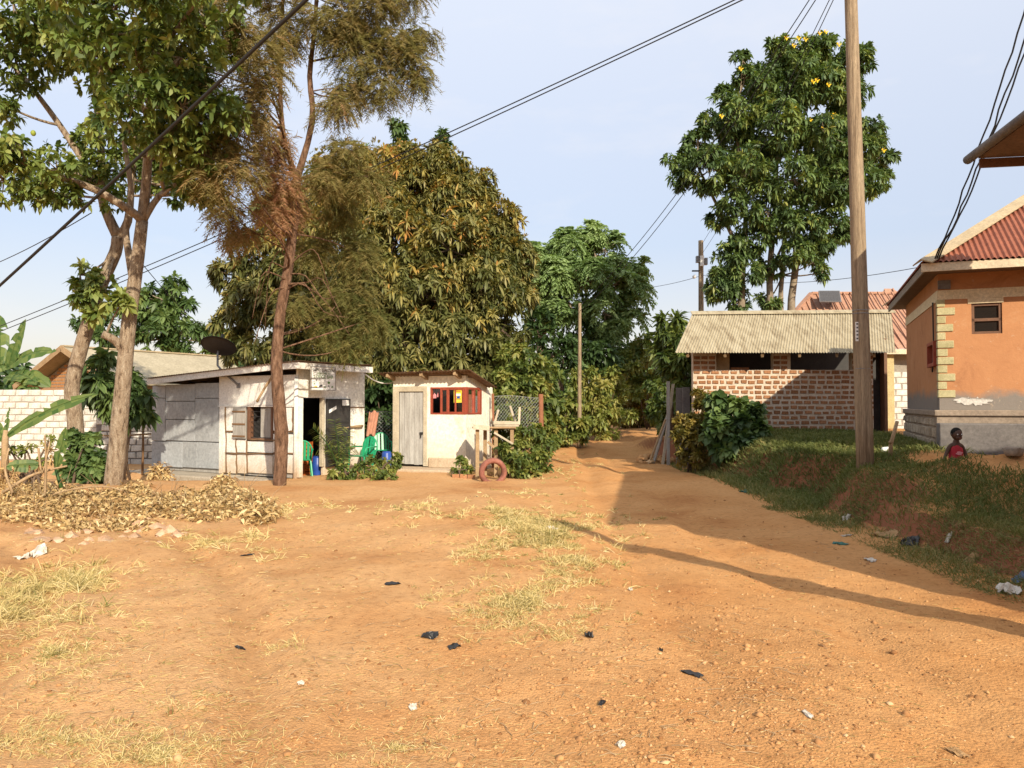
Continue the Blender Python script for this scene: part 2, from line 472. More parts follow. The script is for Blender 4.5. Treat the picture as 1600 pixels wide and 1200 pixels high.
M['galv_wire'] = mat('galv_wire', (0.36, 0.37, 0.36), 5, 0.5, 0, 40, metal=0.4)
M['skin'] = mat('skin', (0.075, 0.036, 0.022), 10, 0.55, 0.05, 60, fine=0.1)
M['hair'] = mat('hair', (0.008, 0.007, 0.006), 30, 0.9, 0.6, 120)
M['red_cloth'] = mat('red_cloth', (0.42, 0.03, 0.045), 10, 0.9, 0.3, 80)
M['eye_white'] = mat('eye_white', (0.6, 0.58, 0.55), 10, 0.4, 0, 60, fine=0)
M['shorts'] = mat('shorts', (0.10, 0.09, 0.09), 10, 0.9, 0.3, 80)

def glass_mat(name, col):
    m, N, L, b = new_mat(name)
    b.inputs['Base Color'].default_value = (*col, 1)
    b.inputs['Roughness'].default_value = 0.08
    b.inputs['Specular IOR Level'].default_value = 0.6
    return m
M['dark_glass'] = glass_mat('dark_glass', (0.015, 0.014, 0.013))
M['solar'] = glass_mat('solar', (0.05, 0.045, 0.045))

def clear_glass(name):
    m, N, L, b = new_mat(name)
    gl = N.new('ShaderNodeBsdfGlossy'); gl.inputs['Roughness'].default_value = 0.05
    tp = N.new('ShaderNodeBsdfTransparent'); tp.inputs['Color'].default_value = (0.62, 0.6, 0.56, 1)
    fr = N.new('ShaderNodeFresnel'); fr.inputs['IOR'].default_value = 1.5
    mx = N.new('ShaderNodeMixShader')
    L.new(fr.outputs['Fac'], mx.inputs['Fac']); L.new(tp.outputs['BSDF'], mx.inputs[1]); L.new(gl.outputs['BSDF'], mx.inputs[2])
    L.new(mx.outputs['Shader'], N['Material Output'].inputs['Surface'])
    return m
M['pane'] = clear_glass('window_pane')
# ------------------------------------------------------------------ the ground, one sheet to the horizon
def dirt_mat():
    m, N, L, b = new_mat('dirt')
    geo = N.new('ShaderNodeNewGeometry')
    pos = geo.outputs['Position']
    n1 = noise(N, L, 0.55, 7, 0.62, pos)
    r1 = ramp(N, [(0.30, (0.38, 0.178, 0.070)), (0.44, (0.475, 0.255, 0.108)), (0.60, (0.53, 0.307, 0.143)), (0.75, (0.42, 0.21, 0.084))])
    L.new(n1.outputs['Fac'], r1.inputs['Fac'])
    # the travelled laterite road is redder than the dusty verge to its left
    px_ = N.new('ShaderNodeSeparateXYZ'); L.new(pos, px_.inputs['Vector'])
    n0 = noise(N, L, 0.35, 5, 0.6, pos)
    a0 = N.new('ShaderNodeMath'); a0.operation = 'MULTIPLY_ADD'; a0.inputs[1].default_value = 3.2; L.new(n0.outputs['Fac'], a0.inputs[0]); L.new(px_.outputs['X'], a0.inputs[2])
    r0 = N.new('ShaderNodeMapRange'); r0.inputs['From Min'].default_value = 0.2; r0.inputs['From Max'].default_value = 3.6; L.new(a0.outputs[0], r0.inputs['Value'])
    m0 = N.new('ShaderNodeMixRGB'); m0.blend_type = 'MULTIPLY'; L.new(r0.outputs['Result'], m0.inputs['Fac']); L.new(r1.outputs['Color'], m0.inputs['Color1']); m0.inputs['Color2'].default_value = (0.98, 0.89, 0.77, 1)
    # old wheel tracks sweeping round on the left: packed, slightly darker earth
    vm = N.new('ShaderNodeVectorMath'); vm.operation = 'SUBTRACT'; L.new(pos, vm.inputs[0]); vm.inputs[1].default_value = (-13.5, 1.0, 0)
    vl = N.new('ShaderNodeVectorMath'); vl.operation = 'LENGTH'; L.new(vm.outputs['Vector'], vl.inputs[0])
    nw = noise(N, L, 1.2, 4, .6, pos); aw = N.new('ShaderNodeMath'); aw.operation = 'MULTIPLY_ADD'; aw.inputs[1].default_value = .35; L.new(nw.outputs['Fac'], aw.inputs[0]); L.new(vl.outputs['Value'], aw.inputs[2])
    mw = N.new('ShaderNodeMapRange'); mw.inputs['From Min'].default_value = 10.0; mw.inputs['From Max'].default_value = 14.0; L.new(aw.outputs[0], mw.inputs['Value'])
    rw = ramp(N, [(0.22, (1, 1, 1)), (0.28, (.84, .80, .76)), (0.335, (1.05, 1.05, 1.05)), (0.36, (1, 1, 1)), (0.60, (1, 1, 1)), (0.66, (.84, .80, .76)), (0.715, (1.05, 1.05, 1.05)), (0.74, (1, 1, 1))])
    L.new(mw.outputs['Result'], rw.inputs['Fac'])
    mt_ = N.new('ShaderNodeMixRGB'); mt_.blend_type = 'MULTIPLY'; mt_.inputs['Fac'].default_value = .8; L.new(m0.outputs['Color'], mt_.inputs['Color1']); L.new(rw.outputs['Color'], mt_.inputs['Color2'])
    r1 = mt_
    n2 = noise(N, L, 14, 6, 0.7, pos)
    r2 = ramp(N, [(0.28, (0.62, 0.54, 0.46)), (0.45, (1, 1, 1)), (0.72, (1.16, 1.16, 1.14))])
    L.new(n2.outputs['Fac'], r2.inputs['Fac'])
    m1 = N.new('ShaderNodeMixRGB'); m1.blend_type = 'MULTIPLY'; m1.inputs['Fac'].default_value = 1
    L.new(r1.outputs['Color'], m1.inputs['Color1']); L.new(r2.outputs['Color'], m1.inputs['Color2'])
    # grit
    vo = N.new('ShaderNodeTexVoronoi'); vo.inputs['Scale'].default_value = 55
    L.new(pos, vo.inputs['Vector'])
    r3 = ramp(N, [(0.0, (0.70, 0.62, 0.55)), (0.16, (1, 1, 1))])
    L.new(vo.outputs['Distance'], r3.inputs['Fac'])
    m2 = N.new('ShaderNodeMixRGB'); m2.blend_type = 'MULTIPLY'; m2.inputs['Fac'].default_value = 0.7
    L.new(m1.outputs['Color'], m2.inputs['Color1']); L.new(r3.outputs['Color'], m2.inputs['Color2'])
    # raw red subsoil where the bank is cut steep
    sx = N.new('ShaderNodeSeparateXYZ'); L.new(geo.outputs['True Normal'], sx.inputs['Vector'])
    r4 = ramp(N, [(0.72, (1, 1, 1)), (0.93, (0, 0, 0))]); L.new(sx.outputs['Z'], r4.inputs['Fac'])
    m3 = N.new('ShaderNodeMixRGB'); L.new(r4.outputs['Color'], m3.inputs['Fac'])
    L.new(m2.outputs['Color'], m3.inputs['Color1']); m3.inputs['Color2'].default_value = (0.24, 0.092, 0.046, 1)
    L.new(m3.outputs['Color'], b.inputs['Base Color'])
    b.inputs['Roughness'].default_value = 0.95
    b.inputs['Specular IOR Level'].default_value = 0.15
    n5 = noise(N, L, 42, 7, 0.72, pos)
    bp = N.new('ShaderNodeBump'); bp.inputs['Strength'].default_value = 0.7; bp.inputs['Distance'].default_value = 0.02
    L.new(n5.outputs['Fac'], bp.inputs['Height'])
    bp2 = N.new('ShaderNodeBump'); bp2.inputs['Strength'].default_value = 0.5; bp2.inputs['Distance'].default_value = 0.012
    bp2.invert = True
    L.new(vo.outputs['Distance'], bp2.inputs['Height']); L.new(bp.outputs['Normal'], bp2.inputs['Normal'])
    L.new(bp2.outputs['Normal'], b.inputs['Normal'])
    return m
M['dirt'] = dirt_mat()

gx = np.concatenate([-np.geomspace(14.2, 900, 34)[::-1], np.arange(-14, 14.01, 0.075), np.geomspace(14.2, 900, 34)])
gy = np.concatenate([-np.geomspace(2, 300, 24)[::-1], np.arange(-1.8, 1.5, 0.25), 1.5 * 1.0125 ** np.arange(0, 300), np.geomspace(63, 1200, 30)])
GX, GY = np.meshgrid(gx, gy)
GZ = gh(GX.ravel(), GY.ravel())
farfade = 1 - ss((np.hypot(GX.ravel(), GY.ravel()) - 150) / 400)
V = np.column_stack([GX.ravel(), GY.ravel(), GZ * (0.2 + 0.8 * farfade)])
nx, ny = len(gx), len(gy)
ii = (np.arange(ny - 1)[:, None] * nx + np.arange(nx - 1)[None, :]).ravel()
F = np.column_stack([ii, ii + 1, ii + nx + 1, ii + nx])
ground = fast_mesh('ground', V, F, M['dirt'], smooth=True)
tag(ground, 'orange dirt ground with unpaved road and grassy bank', None, kind='structure')
# ------------------------------------------------------------------ building helpers
def corrugate(mb, P00, P10, P11, P01, waves, amp, mi=0, per=6, rows=1, wob=0.0, seed=3):
    """corrugated sheet: ridges run from P00 to P01; P00->P10 is the eave"""
    P00, P10, P11, P01 = [np.asarray(p, float) for p in (P00, P10, P11, P01)]
    nrm = unit(np.cross(P10 - P00, P01 - P00))
    if nrm[2] < 0: nrm = -nrm
    n = waves * per
    vs_, fs = [], []
    rs = random.Random(seed)
    jit = [rs.uniform(-wob, wob) for _ in range(n + 1)]
    for r_ in range(rows + 1):
        v = r_ / rows
        for i in range(n + 1):
            u = i / n
            e0 = P00 + (P10 - P00) * u
            e1 = P01 + (P11 - P01) * u
            p = e0 + (e1 - e0) * v + nrm * amp * math.sin(2 * math.pi * i / per)
            p = p + nrm * jit[i] * (1 - v)
            vs_.append(p)
    for r_ in range(rows):
        for i in range(n):
            a = r_ * (n + 1) + i
            fs.append((a, a + 1, a + n + 2, a + n + 1))
    mb.add(vs_, fs, mi)

def brick_mesh(name, m, sx, sy, sz, seed):
    rs = random.Random(seed)
    mb = MB()
    j = lambda k: rs.uniform(-k, k)
    c = [(x + j(.05) * sx, y, z + j(.07) * sz) for y in (0,) for x, z in ((0, 0), (sx, 0), (sx, sz), (0, sz))]
    f = [(p[0] + (0.04 * sx if p[0] < sx / 2 else -0.04 * sx), -sy + j(.15) * sy, p[2] + (0.07 * sz if p[2] < sz / 2 else -0.07 * sz)) for p in c]
    vs_ = c + f
    me = bpy.data.meshes.new(name)
    me.from_pydata(vs_, [], [(4, 5, 6, 7), (0, 1, 5, 4), (1, 2, 6, 5), (2, 3, 7, 6), (3, 0, 4, 7)])
    me.materials.append(m); me.update()
    return me

def place_pieces(parent, name, meshes, fr, cells, seed=1):
    """alike pieces as children; cells: (s, z) of the lower left corner, scale"""
    rl = root_loc(parent)
    ang = math.atan2(fr.A[1], fr.A[0])
    rs = random.Random(seed)
    for (s_, z_, kx, kz, t_) in cells:
        o = bpy.data.objects.new(name, meshes[rs.randrange(len(meshes))])
        o.parent = parent
        o.location = tuple(fr.p(s_, t_, z_) - rl)
        o.rotation_euler = (0, 0, ang)
        o.scale = (kx, 1, kz)
        COL.objects.link(o)

def catenary(p, q, sag, n=14):
    p, q = np.asarray(p, float), np.asarray(q, float)
    return [p + (q - p) * t - np.array([0, 0, sag * 4 * t * (1 - t)]) for t in np.linspace(0, 1, n)]

# ------------------------------------------------------------------ shack with bar sign (left)
S1 = Fr((-4.85, 17.4), (-0.867, 0.498), (0.498, 0.867))
z4 = lambda zx, zy: (220 + zx / 5, 540 + zy / 5)
z5 = lambda zx, zy: (450 + zx / 5, 540 + zy / 5)
z6 = lambda zx, zy: (640 + zx / 5, 540 + zy / 5)
LF = lambda zx, zy, t=0.0: S1.hit(*z4(zx, zy), t)      # left face: s, z
RF = lambda zx, zy, a=0.0: S1.hitB(*z5(zx, zy), a)     # right face: t, z
shack = thing('shop_shack', 'whitewashed board shack with grey metal side, bar sign and dark open doorway', 'shack', S1.p(2.5, 1.3, 0))
LEN = LF(90, 600)[0]
BR = RF(597, 300)[0]
zf = -0.02
ztopL, ztopC = LF(60, 300)[1] - 0.02, LF(1030, 215)[1] - 0.02

def panelL(name, zx0, zx1, zy0, zy1, m, t0=-0.012, t1=0.03, gap=0.008, parent=None):
    s0, s1 = LF(zx1, 600)[0], LF(zx0, 600)[0]
    za, zb = LF((zx0 + zx1) / 2, zy1)[1], LF((zx0 + zx1) / 2, zy0)[1]
    mb = MB(); S1.box(mb, s0 + gap, s1 - gap, t0, t1, za + gap, zb - gap)
    return mb.build(name, M[m], parent or shack, bevel=0.004)

# grey metal sheets
for (x0, x1, y0, y1) in [(90, 195, 315, 410), (90, 195, 410, 745), (195, 425, 300, 435), (195, 425, 435, 578), (195, 425, 578, 745),
                         (425, 612, 290, 412), (425, 612, 412, 752), (90, 212, 748, 948), (212, 332, 748, 952), (332, 442, 750, 955), (442, 622, 755, 962)]:
    panelL('wall_panel', x0, x1, y0, y1, 'grey_sheet', t0=-0.012 + random.uniform(-.006, .004), t1=0.035)
# backing of the left wall, with the window opening left free
mb = MB()
sW0, sW1 = LF(1025, 600)[0], LF(850, 600)[0]
zW0, zW1 = LF(900, 722)[1], LF(900, 476)[1]
sG = LF(612, 600)[0]
S1.box(mb, 0.10, sW0, 0.04, 0.09, zf, ztopC - 0.16)
S1.box(mb, sW1, LEN, 0.04, 0.09, zf, ztopL - 0.06)
S1.box(mb, sW0, sW1, 0.04, 0.09, zf, zW0)
S1.box(mb, sW0, sW1, 0.04, 0.09, zW1, ztopC - 0.16)
# back and far walls
S1.box(mb, LEN - 0.05, LEN, 0.09, BR - .03, zf, ztopL - 0.06)
mb.build('wall', M['grey_wood'], shack)
# white boards of the left face
panelL('wall_board', 612, 1213, 232, 470, 'white_board', t0=-0.02)
panelL('wall_board', 660, 735, 478, 668, 'white_board')
panelL('wall_board', 660, 745, 680, 838, 'white_board')
panelL('wall_board', 745, 832, 730, 838, 'white_board')
panelL('wall_board', 832, 1035, 748, 838, 'white_board')
panelL('wall_board', 1035, 1195, 690, 838, 'white_board')
panelL('wall_board', 1035, 1190, 480, 668, 'white_board')
for a, b_ in ((662, 745), (747, 828), (832, 1035), (1040, 1138), (1140, 1215)):
    panelL('wall_board', a, b_, 852, 1000, 'white_board')
# stick battens
def stick(p, q, r=0.018, m='batten', parent=None, wob=0.012, seed=0, name='batten'):
    rs = random.Random(seed + int(1000 * abs(p[0])))
    n = 7
    pts = [np.asarray(p) + (np.asarray(q) - np.asarray(p)) * i / (n - 1) + np.array([rs.uniform(-wob, wob) for _ in range(3)]) * (0.4 if i in (0, n - 1) else 1) for i in range(n)]
    mb = MB(); mb.tube(pts, [r * rs.uniform(0.85, 1.15) for _ in pts], 7)
    return mb.build(name, M[m], parent or shack, smooth=True)
for (x0, y0, x1, y1) in [(663, 482, 668, 990), (663, 675, 733, 672), (663, 842, 1030, 846), (1040, 845, 1212, 846), (745, 725, 750, 996), (830, 742, 835, 998),
                         (1190, 482, 1188, 665), (1135, 850, 1138, 998), (1150, 670, 1212, 672), (830, 735, 1150, 742)]:
    a, za = LF(x0, y0, -0.02); b_, zb = LF(x1, y1, -0.02)
    stick(S1.p(a, -0.025, za), S1.p(b_, -0.025, zb), 0.017)
for (x0, x1) in ((622, 660), (1213, 1252)):
    panelL('corner_post', x0, x1, 470, 1000 if x0 < 700 else 1030, 'white_board', t0=-0.035, t1=0.05, gap=0)
panelL('sill_board', 610, 1218, 468, 478, 'white_board', t0=-0.04, t1=0.0, gap=0)
# window of the left face
win = panelL('window', 838, 858, 470, 728, 'brown_frame', t0=-0.03, t1=0.09, gap=0)
for (x0, x1, y0, y1) in ((1022, 1034, 470, 735), (838, 1034, 464, 476), (838, 1034, 724, 738)):
    panelL('window_frame', x0, x1, y0, y1, 'brown_frame', t0=-0.03, t1=0.09, gap=0, parent=win)
for k in range(6):
    y = 515 + k * 40
    a, za = LF(862, y, 0.02); b_, zb = LF(930, y, 0.02)
    mb = MB(); mb.tube([S1.p(a, 0.02, za), S1.p(b_, 0.02, za)], 0.008, 6); mb.build('window_bar', M['dark_metal'], win)
panelL('curtain', 926, 1022, 478, 722, 'grey_wood', t0=0.03, t1=0.05, parent=win)
shut = panelL('shutter', 735, 838, 478, 728, 'grey_wood', t0=-0.07, t1=-0.045)
for y in (508, 606, 700):
    panelL('shutter_rail', 733, 834, y, y + 14, 'batten', t0=-0.085, t1=-0.07, gap=0, parent=shut)
# right face with the doorway
zT = RF(300, 200)[1]
def panelR(name, zx0, zx1, zy0, zy1, m, a0=-0.03, a1=0.03, gap=0.0, parent=None, bev=0.004):
    t0, t1 = RF(zx0, 600)[0], RF(zx1, 600)[0]
    za, zb = RF((zx0 + zx1) / 2, zy1)[1], RF((zx0 + zx1) / 2, zy0)[1]
    mb = MB(); S1.box(mb, a0, a1, t0 + gap, t1 - gap, za + gap, zb - gap)
    return mb.build(name, M[m], parent or shack, bevel=bev)
mb = MB()
tD0, tD1, tE = RF(118, 600)[0], RF(275, 600)[0], RF(597, 600)[0]
zL = RF(200, 408)[1]
zfl = RF(200, 1010)[1]
S1.box(mb, 0.0, 0.06, 0.0, tD0, zf, zT + 0.1)
S1.box(mb, 0.0, 0.06, tD0, tD1, zL, zT + 0.1)
S1.box(mb, 0.0, 0.06, tD1, tE, zf, zT + 0.1)
S1.box(mb, 0.06, LEN, tE - 0.03, tE, zf, zT - 0.1)
mb.build('front_wall', M['white_wash'], shack)
for (y0, y1, x0, x1) in ((478, 486, 470, 595), (790, 800, 470, 512)):
    panelR('batten', x0, x1, y0, y1, 'batten', a0=-0.02, a1=0.002)
for x in (508,):
    panelR('batten', x, x + 6, 488, 830, 'white_board', a0=-0.015, a1=0.002)
mb = MB(); S1.box(mb, 1.55, 1.6, 0.12, tE - .05, zf, zT - .2); S1.box(mb, 0.07, 1.54, tE - .06, tE - .032, zf, zT - .15); mb.build('shade_black_wall', M['door_and_shade_black'], shack)  # near-black partition and lining added so the doorway reads as shade
dfr = panelR('door_frame', 262, 280, 405, 945, 'pale_timber', a0=-0.03, a1=0.07)
# open black door leaf lying back against the wall
leaf = panelR('door', 286, 468, 416, 940, 'door_and_shade_black', a0=-0.075, a1=-0.035)
for (y0, y1) in ((590, 606), (705, 716), (928, 940), (416, 424)):
    panelR('door_rail', 286, 468, y0, y1, 'dark_metal', a0=-0.088, a1=-0.075, parent=leaf)
for (x0, x1) in ((286, 296), (458, 468)):
    panelR('door_stile', x0, x1, 424, 928, 'dark_metal', a0=-0.086, a1=-0.0755, parent=leaf)
panelR('paper_notice', 405, 460, 424, 468, 'paper', a0=-0.0795, a1=-0.0755, parent=leaf, bev=0)
t0, za = RF(322, 512, -0.08); t1, zb = RF(378, 480, -0.08)
mb = MB(); mb.hexa([S1.p(-0.0795, t0, za - .05), S1.p(-0.0795, t1, zb - .05), S1.p(-0.0755, t1, zb - .05), S1.p(-0.0755, t0, za - .05),
                    S1.p(-0.0795, t0, za + .03), S1.p(-0.0795, t1, zb + .03), S1.p(-0.0755, t1, zb + .03), S1.p(-0.0755, t0, za + .03)])
mb.build('paper_notice', M['paper'], leaf)
# stick perches on the right face
for (x0, y0, x1, y1) in ((430, 645, 580, 628), (465, 797, 520, 792)):
    t0, za = RF(x0, y0, -0.05); t1, zb = RF(x1, y1, -0.05)
    stick(S1.p(-0.05, t0, za), S1.p(-0.05, t1, zb), 0.03, 'timber', name='perch_stick')
# corner post, whitewashed
mb = MB(); mb.tube([S1.p(0.03, -0.03, zf - .05), S1.p(0.02, -0.03, 1.2), S1.p(0.03, -0.02, ztopC - .1)], [0.06, 0.055, 0.05], 8)
mb.build('corner_post', M['white_board'], shack, smooth=True)
# fascia boards
fz = 0.125
def fascia(pts, h, th, nrm, m, name='fascia', parent=None):
    for p, q in zip(pts[:-1], pts[1:]):
        mb = MB(); n_ = np.asarray(nrm) * th
        p, q = np.asarray(p), np.asarray(q)
        hh = np.array([0, 0, h])
        mb.hexa([p - hh, q - hh, q - hh + n_, p - hh + n_, p, q, q + n_, p + n_])
        mb.build(name, M[m], parent or shack, bevel=0.004)
t_ = -0.32
sA, zA = LF(45, 262, t_); sB, zB = LF(1030, 142, t_)
fascia([S1.p(sA, t_, zA), S1.p(sB, t_, zB), S1.p(-0.33, t_, zB + 0.02)], 0.145, 0.03, S1.B, 'white_board')
a_ = -0.32
tF, zF = RF(663, 168, a_)
fascia([S1.p(a_ - 0.001, t_ + .031, zB + 0.015), S1.p(a_ - 0.001, tF, zF)], 0.145, 0.03, S1.A, 'white_board')
# roof sheet
mb = MB()
corrugate(mb, S1.p(sA + .05, t_ - .05, zA + .02), S1.p(a_ - .06, t_ - .05, zB + .05), S1.p(a_ - .06, tF, zF + .05), S1.p(sA + .05, tF, zA + .0), 60, 0.011, rows=3)
mb.build('roof', M['rust_sheet'], shack)
# rafters seen in the gap above the grey sheets
for k in range(5):
    s_ = sG + 0.2 + k * 0.55
    mb = MB(); z_ = zA + (zB - zA) * (sA - s_) / (sA - sB) - 0.06
    mb.bar(S1.p(s_, -0.28, z_), S1.p(s_, 2.2, z_ - .02), 0.045, 0.07); mb.build('rafter', M['timber'], shack)
# floor slab and step (concrete)
mb = MB(); S1.box(mb, 1.9, LEN + 0.35, -0.75, 2.4, -0.7, -0.03)
slab = mb.build('floor_slab', M['concrete'], shack, bevel=0.03)
mb = MB(); S1.box(mb, 1.95, 3.1, -1.25, -0.755, -0.75, -0.24); mb.build('step', M['concrete'], shack, bevel=0.03)
mb = MB(); S1.box(mb, -0.45, 1.89, -0.35, 2.4, -0.5, -0.05); mb.build('floor_slab', M['concrete'], shack, bevel=0.02)

# sign on the right face
sg = thing('bar_sign', 'square white painted sign board above the shack doorway', 'sign', S1.p(-0.15, 0.5, 1.9))
t0, t1 = RF(122, 250, -0.1)[0], RF(306, 250, -0.1)[0]
za, zb = RF(210, 345, -0.1)[1], RF(210, 172, -0.1)[1]
mb = MB(); S1.box(mb, -0.35, -0.325, t0, t1, za, zb); mb.build('board', M['sign_white'], sg)
wS, hS = t1 - t0, zb - za
mb = MB()
for (b0, b1, c0, c1) in ((t0 - .015, t1 + .015, za - .02, za), (t0 - .015, t1 + .015, zb, zb + .012), (t0 - .015, t0, za, zb), (t1, t1 + .015, za, zb)):
    S1.box(mb, -0.356, -0.32, b0, b1, c0, c1)
mb.build('frame', M['grey_wood'], sg)
def text_on(txt, size, fr_o, xdir, parent, m, name='lettering', tilt=None):
    cu = bpy.data.curves.new(name, 'FONT'); cu.body = txt; cu.size = size; cu.extrude = 0.0012
    cu.align_x = 'CENTER'
    tmp = bpy.data.objects.new(name, cu); COL.objects.link(tmp)
    bpy.context.view_layer.update()
    me = bpy.data.meshes.new_from_object(tmp.evaluated_get(bpy.context.evaluated_depsgraph_get()))
    bpy.data.objects.remove(tmp)
    me.materials.clear(); me.materials.append(m)
    x = unit(xdir); z = np.array([0, 0, 1.0]); y = np.cross(z, x)
    mt = Matrix(((x[0], z[0], -y[0], fr_o[0]), (x[1], z[1], -y[1], fr_o[1]), (x[2], z[2], -y[2], fr_o[2]), (0, 0, 0, 1)))
    me.transform(mt); me.transform(Matrix.Translation(Vector(-root_loc(parent))))
    o = bpy.data.objects.new(name, me); link(o, parent)
    return o
tm = (t0 + t1) / 2
for txt, fz_, size, m in (('HAPPY GARDENS', 0.80, 0.115, 'ink_dark'), ('WELCOME TO', 0.68, 0.075, 'ink_green'), ('LODGE BAR', 0.50, 0.13, 'ink_green')):
    text_on(txt, size * wS / 0.86, S1.p(-0.3535, tm, za + hS * fz_), S1.B, sg, M[m])
def blob(c, rx, rz, m, seed, n=11):
    rs = random.Random(seed)
    pts = []
    for k in range(n):
        an = 2 * math.pi * k / n; r_ = rs.uniform(.45, 1.15)
        pts.append(S1.p(-0.3535, c[0] + rx * r_ * math.cos(an), c[1] + rz * r_ * math.sin(an)))
    mb = MB(); mb.slab(pts, S1.A * 0.002); return mb.build('painted_mark', M[m], sg)
for k, (u_, v_, rx, rz, m) in enumerate([(.16, .12, .07, .05, 'yellow_paper'), (.38, .16, .09, .06, 'ink_dark'), (.72, .32, .05, .08, 'ink_green'), (.72, .15, .03, .07, 'ink_dark'), (.88, .14, .06, .05, 'ink_green'), (.55, .12, .06, .03, 'ink_green'), (.1, .25, .03, .04, 'ink_green'), (.2, .42, .05, .05, 'ink_dark')]):
    blob((t0 + wS * u_, za + hS * v_), rx * wS, rz * hS, m, k)

# satellite dish on a bent arm fixed to the left face
DC = W(341, 543, 18.6)
sa, sz = LF(762, 312, -0.03)
dish = thing('satellite_dish', 'dark round satellite dish on bent pipe above the shack roof', 'satellite dish', S1.p(sa, -0.03, sz))
arm_top = W(340, 556, 18.6)
mb = MB(); mb.tube([S1.p(sa, -0.02, sz), W(350, 583, 18.5), W(340, 571, 18.55), arm_top, DC + np.array([0, 0.03, 0.02])], 0.026, 8)
mb.build('mount_arm', M['steel'], dish, smooth=True)
mb = MB(); S1.box(mb, sa - .06, sa + .06, -0.035, -0.021, sz - .06, sz + .06); mb.build('wall_bracket', M['steel'], dish)
ax = unit(np.array([0.03, 0.5, 0.86]))   # faces up and away
e1 = unit(np.cross(ax, [1, 0, 0])); e2 = np.cross(ax, e1)
mb = MB(); vs_, fs = [], []
nr, ns = 5, 28
for side in (0, 1):
    for i in range(nr + 1):
        r_ = 0.42 * i / nr
        for k in range(ns):
            an = 2 * math.pi * k / ns
            vs_.append(DC + (e1 * math.cos(an) + e2 * math.sin(an)) * r_ + ax * (0.11 * (i / nr) ** 2 - 0.06 - side * 0.008))
st = (nr + 1) * ns
for side in (0, 1):
    for i in range(nr):
        for k in range(ns):
            a = side * st + i * ns + k; b_ = side * st + i * ns + (k + 1) % ns
            fs.append((a, b_, b_ + ns, a + ns))
for k in range(ns):
    a = nr * ns + k; b_ = nr * ns + (k + 1) % ns
    fs.append((a, b_, b_ + st, a + st))
mb.add(vs_, fs); mb.build('reflector', M['dish'], dish, smooth=True)
mb = MB(); mb.tube([DC + e2 * 0.1 - ax * .02, DC + ax * 0.36 + e1 * .05], 0.012, 6)
feed = mb.build('feed_arm', M['steel'], dish)
mb = MB(); mb.tube([DC + ax * 0.32 + e1 * .045, DC + ax * 0.42 + e1 * .055], 0.035, 8); mb.build('receiver', M['dish'], feed)

# pole propped out under the eave
a, za = LF(915, 440, -0.35); b_, zb = LF(1026, 215, -0.25)
o = stick(S1.p(a, -0.38, za), S1.p(b_, -0.2, zb), 0.03, 'timber', name='eave_prop')

# ------------------------------------------------------------------ kiosk with red corner window
S2 = Fr((-1.12, 18.7), (-0.94, 0.341), (0.341, 0.94))
KF = lambda zx, zy, t=0.0: S2.hit(*z5(zx, zy), t)
KG = lambda zx, zy, t=0.0: S2.hit(*z6(zx, zy), t)
KR = lambda zx, zy, a=0.0: S2.hitB(*z6(zx, zy), a)
kiosk = thing('corner_kiosk', 'small cream plastered kiosk with grey plank door and red corner window', 'kiosk', S2.p(1.0, 0.8, 0))
kb = KF(1000, 940)[1]
sE = KF(822, 600)[0]
kt = KG(300, 235)[1]
KD = KR(648, 500)[0]
sd0, sd1 = KF(1068, 600)[0], KF(860, 600)[0]
zd1 = KF(960, 350)[1]
wz0, wz1 = KG(300, 535)[1], KG(300, 325)[1]
ws1 = KG(165, 430)[0]
wt1 = KR(562, 430)[0]
TH = 0.11
mb = MB()
S2.box(mb, sd1, sE, 0, TH, kb, kt)
S2.box(mb, sd0, sd1, 0, TH, zd1, kt)
S2.box(mb, ws1, sd0, 0, TH, kb, kt)
S2.box(mb, 0, ws1, 0, TH, kb - .1, wz0)
S2.box(mb, 0, ws1, 0, TH, wz1, kt)
S2.box(mb, 0, TH, TH, wt1, kb - .1, wz0)
S2.box(mb, 0, TH, TH, wt1, wz1, kt - .05)
kte = KR(648, 330)[1]
def wedge(mb, fr, a0, a1, b0, b1, z0, za, zb, mi=0):
    mb.hexa([fr.p(a0, b0, z0), fr.p(a1, b0, z0), fr.p(a1, b1, z0), fr.p(a0, b1, z0), fr.p(a0, b0, za), fr.p(a1, b0, za), fr.p(a1, b1, zb), fr.p(a0, b1, zb)], mi)
wedge(mb, S2, 0, TH, wt1, KD, kb - .1, kt - .1, kte)
S2.box(mb, TH, sE, KD - TH, KD, kb - .1, kte)
S2.box(mb, sE - TH, sE, TH, KD - TH, kb - .1, kte)
mb.build('wall', M['cream_wall'], kiosk)
# plank door in its frame
for k in range(5):
    w_ = (sd1 - sd0 - 0.06) / 5
    s0 = sd0 + 0.03 + k * w_
    mb = MB(); S2.box(mb, s0 + 0.004, s0 + w_ - 0.004, 0.01 + random.uniform(0, .006), 0.04, kb + 0.02 + random.uniform(0, .03), zd1 - 0.03)
    pl = mb.build('door_plank', M['door_wood'], kiosk, bevel=0.003)
    if k == 0:
        mb = MB(); S2.box(mb, s0 + .03, s0 + .10, -0.02, 0.0095, kb + .78, kb + .84); S2.box(mb, s0 + .05, s0 + .08, -0.03, -0.0205, kb + .70, kb + .78); mb.build('padlock', M['dark_metal'], pl)
for (a0, a1, c0, c1) in ((sd1 - .03, sE - 0.0, kb, zd1 + .1), (sd0 - .07, sd0 + .03, kb, zd1 + .1), (sd0 + .03, sd1 - .03, zd1 - .03, zd1 + .1)):
    mb = MB(); S2.box(mb, a0, a1, -0.03, 0.0 if a1 - a0 < .2 else -0.002, c0, c1); mb.build('door_frame', M['pale_timber'], kiosk, bevel=0.004)
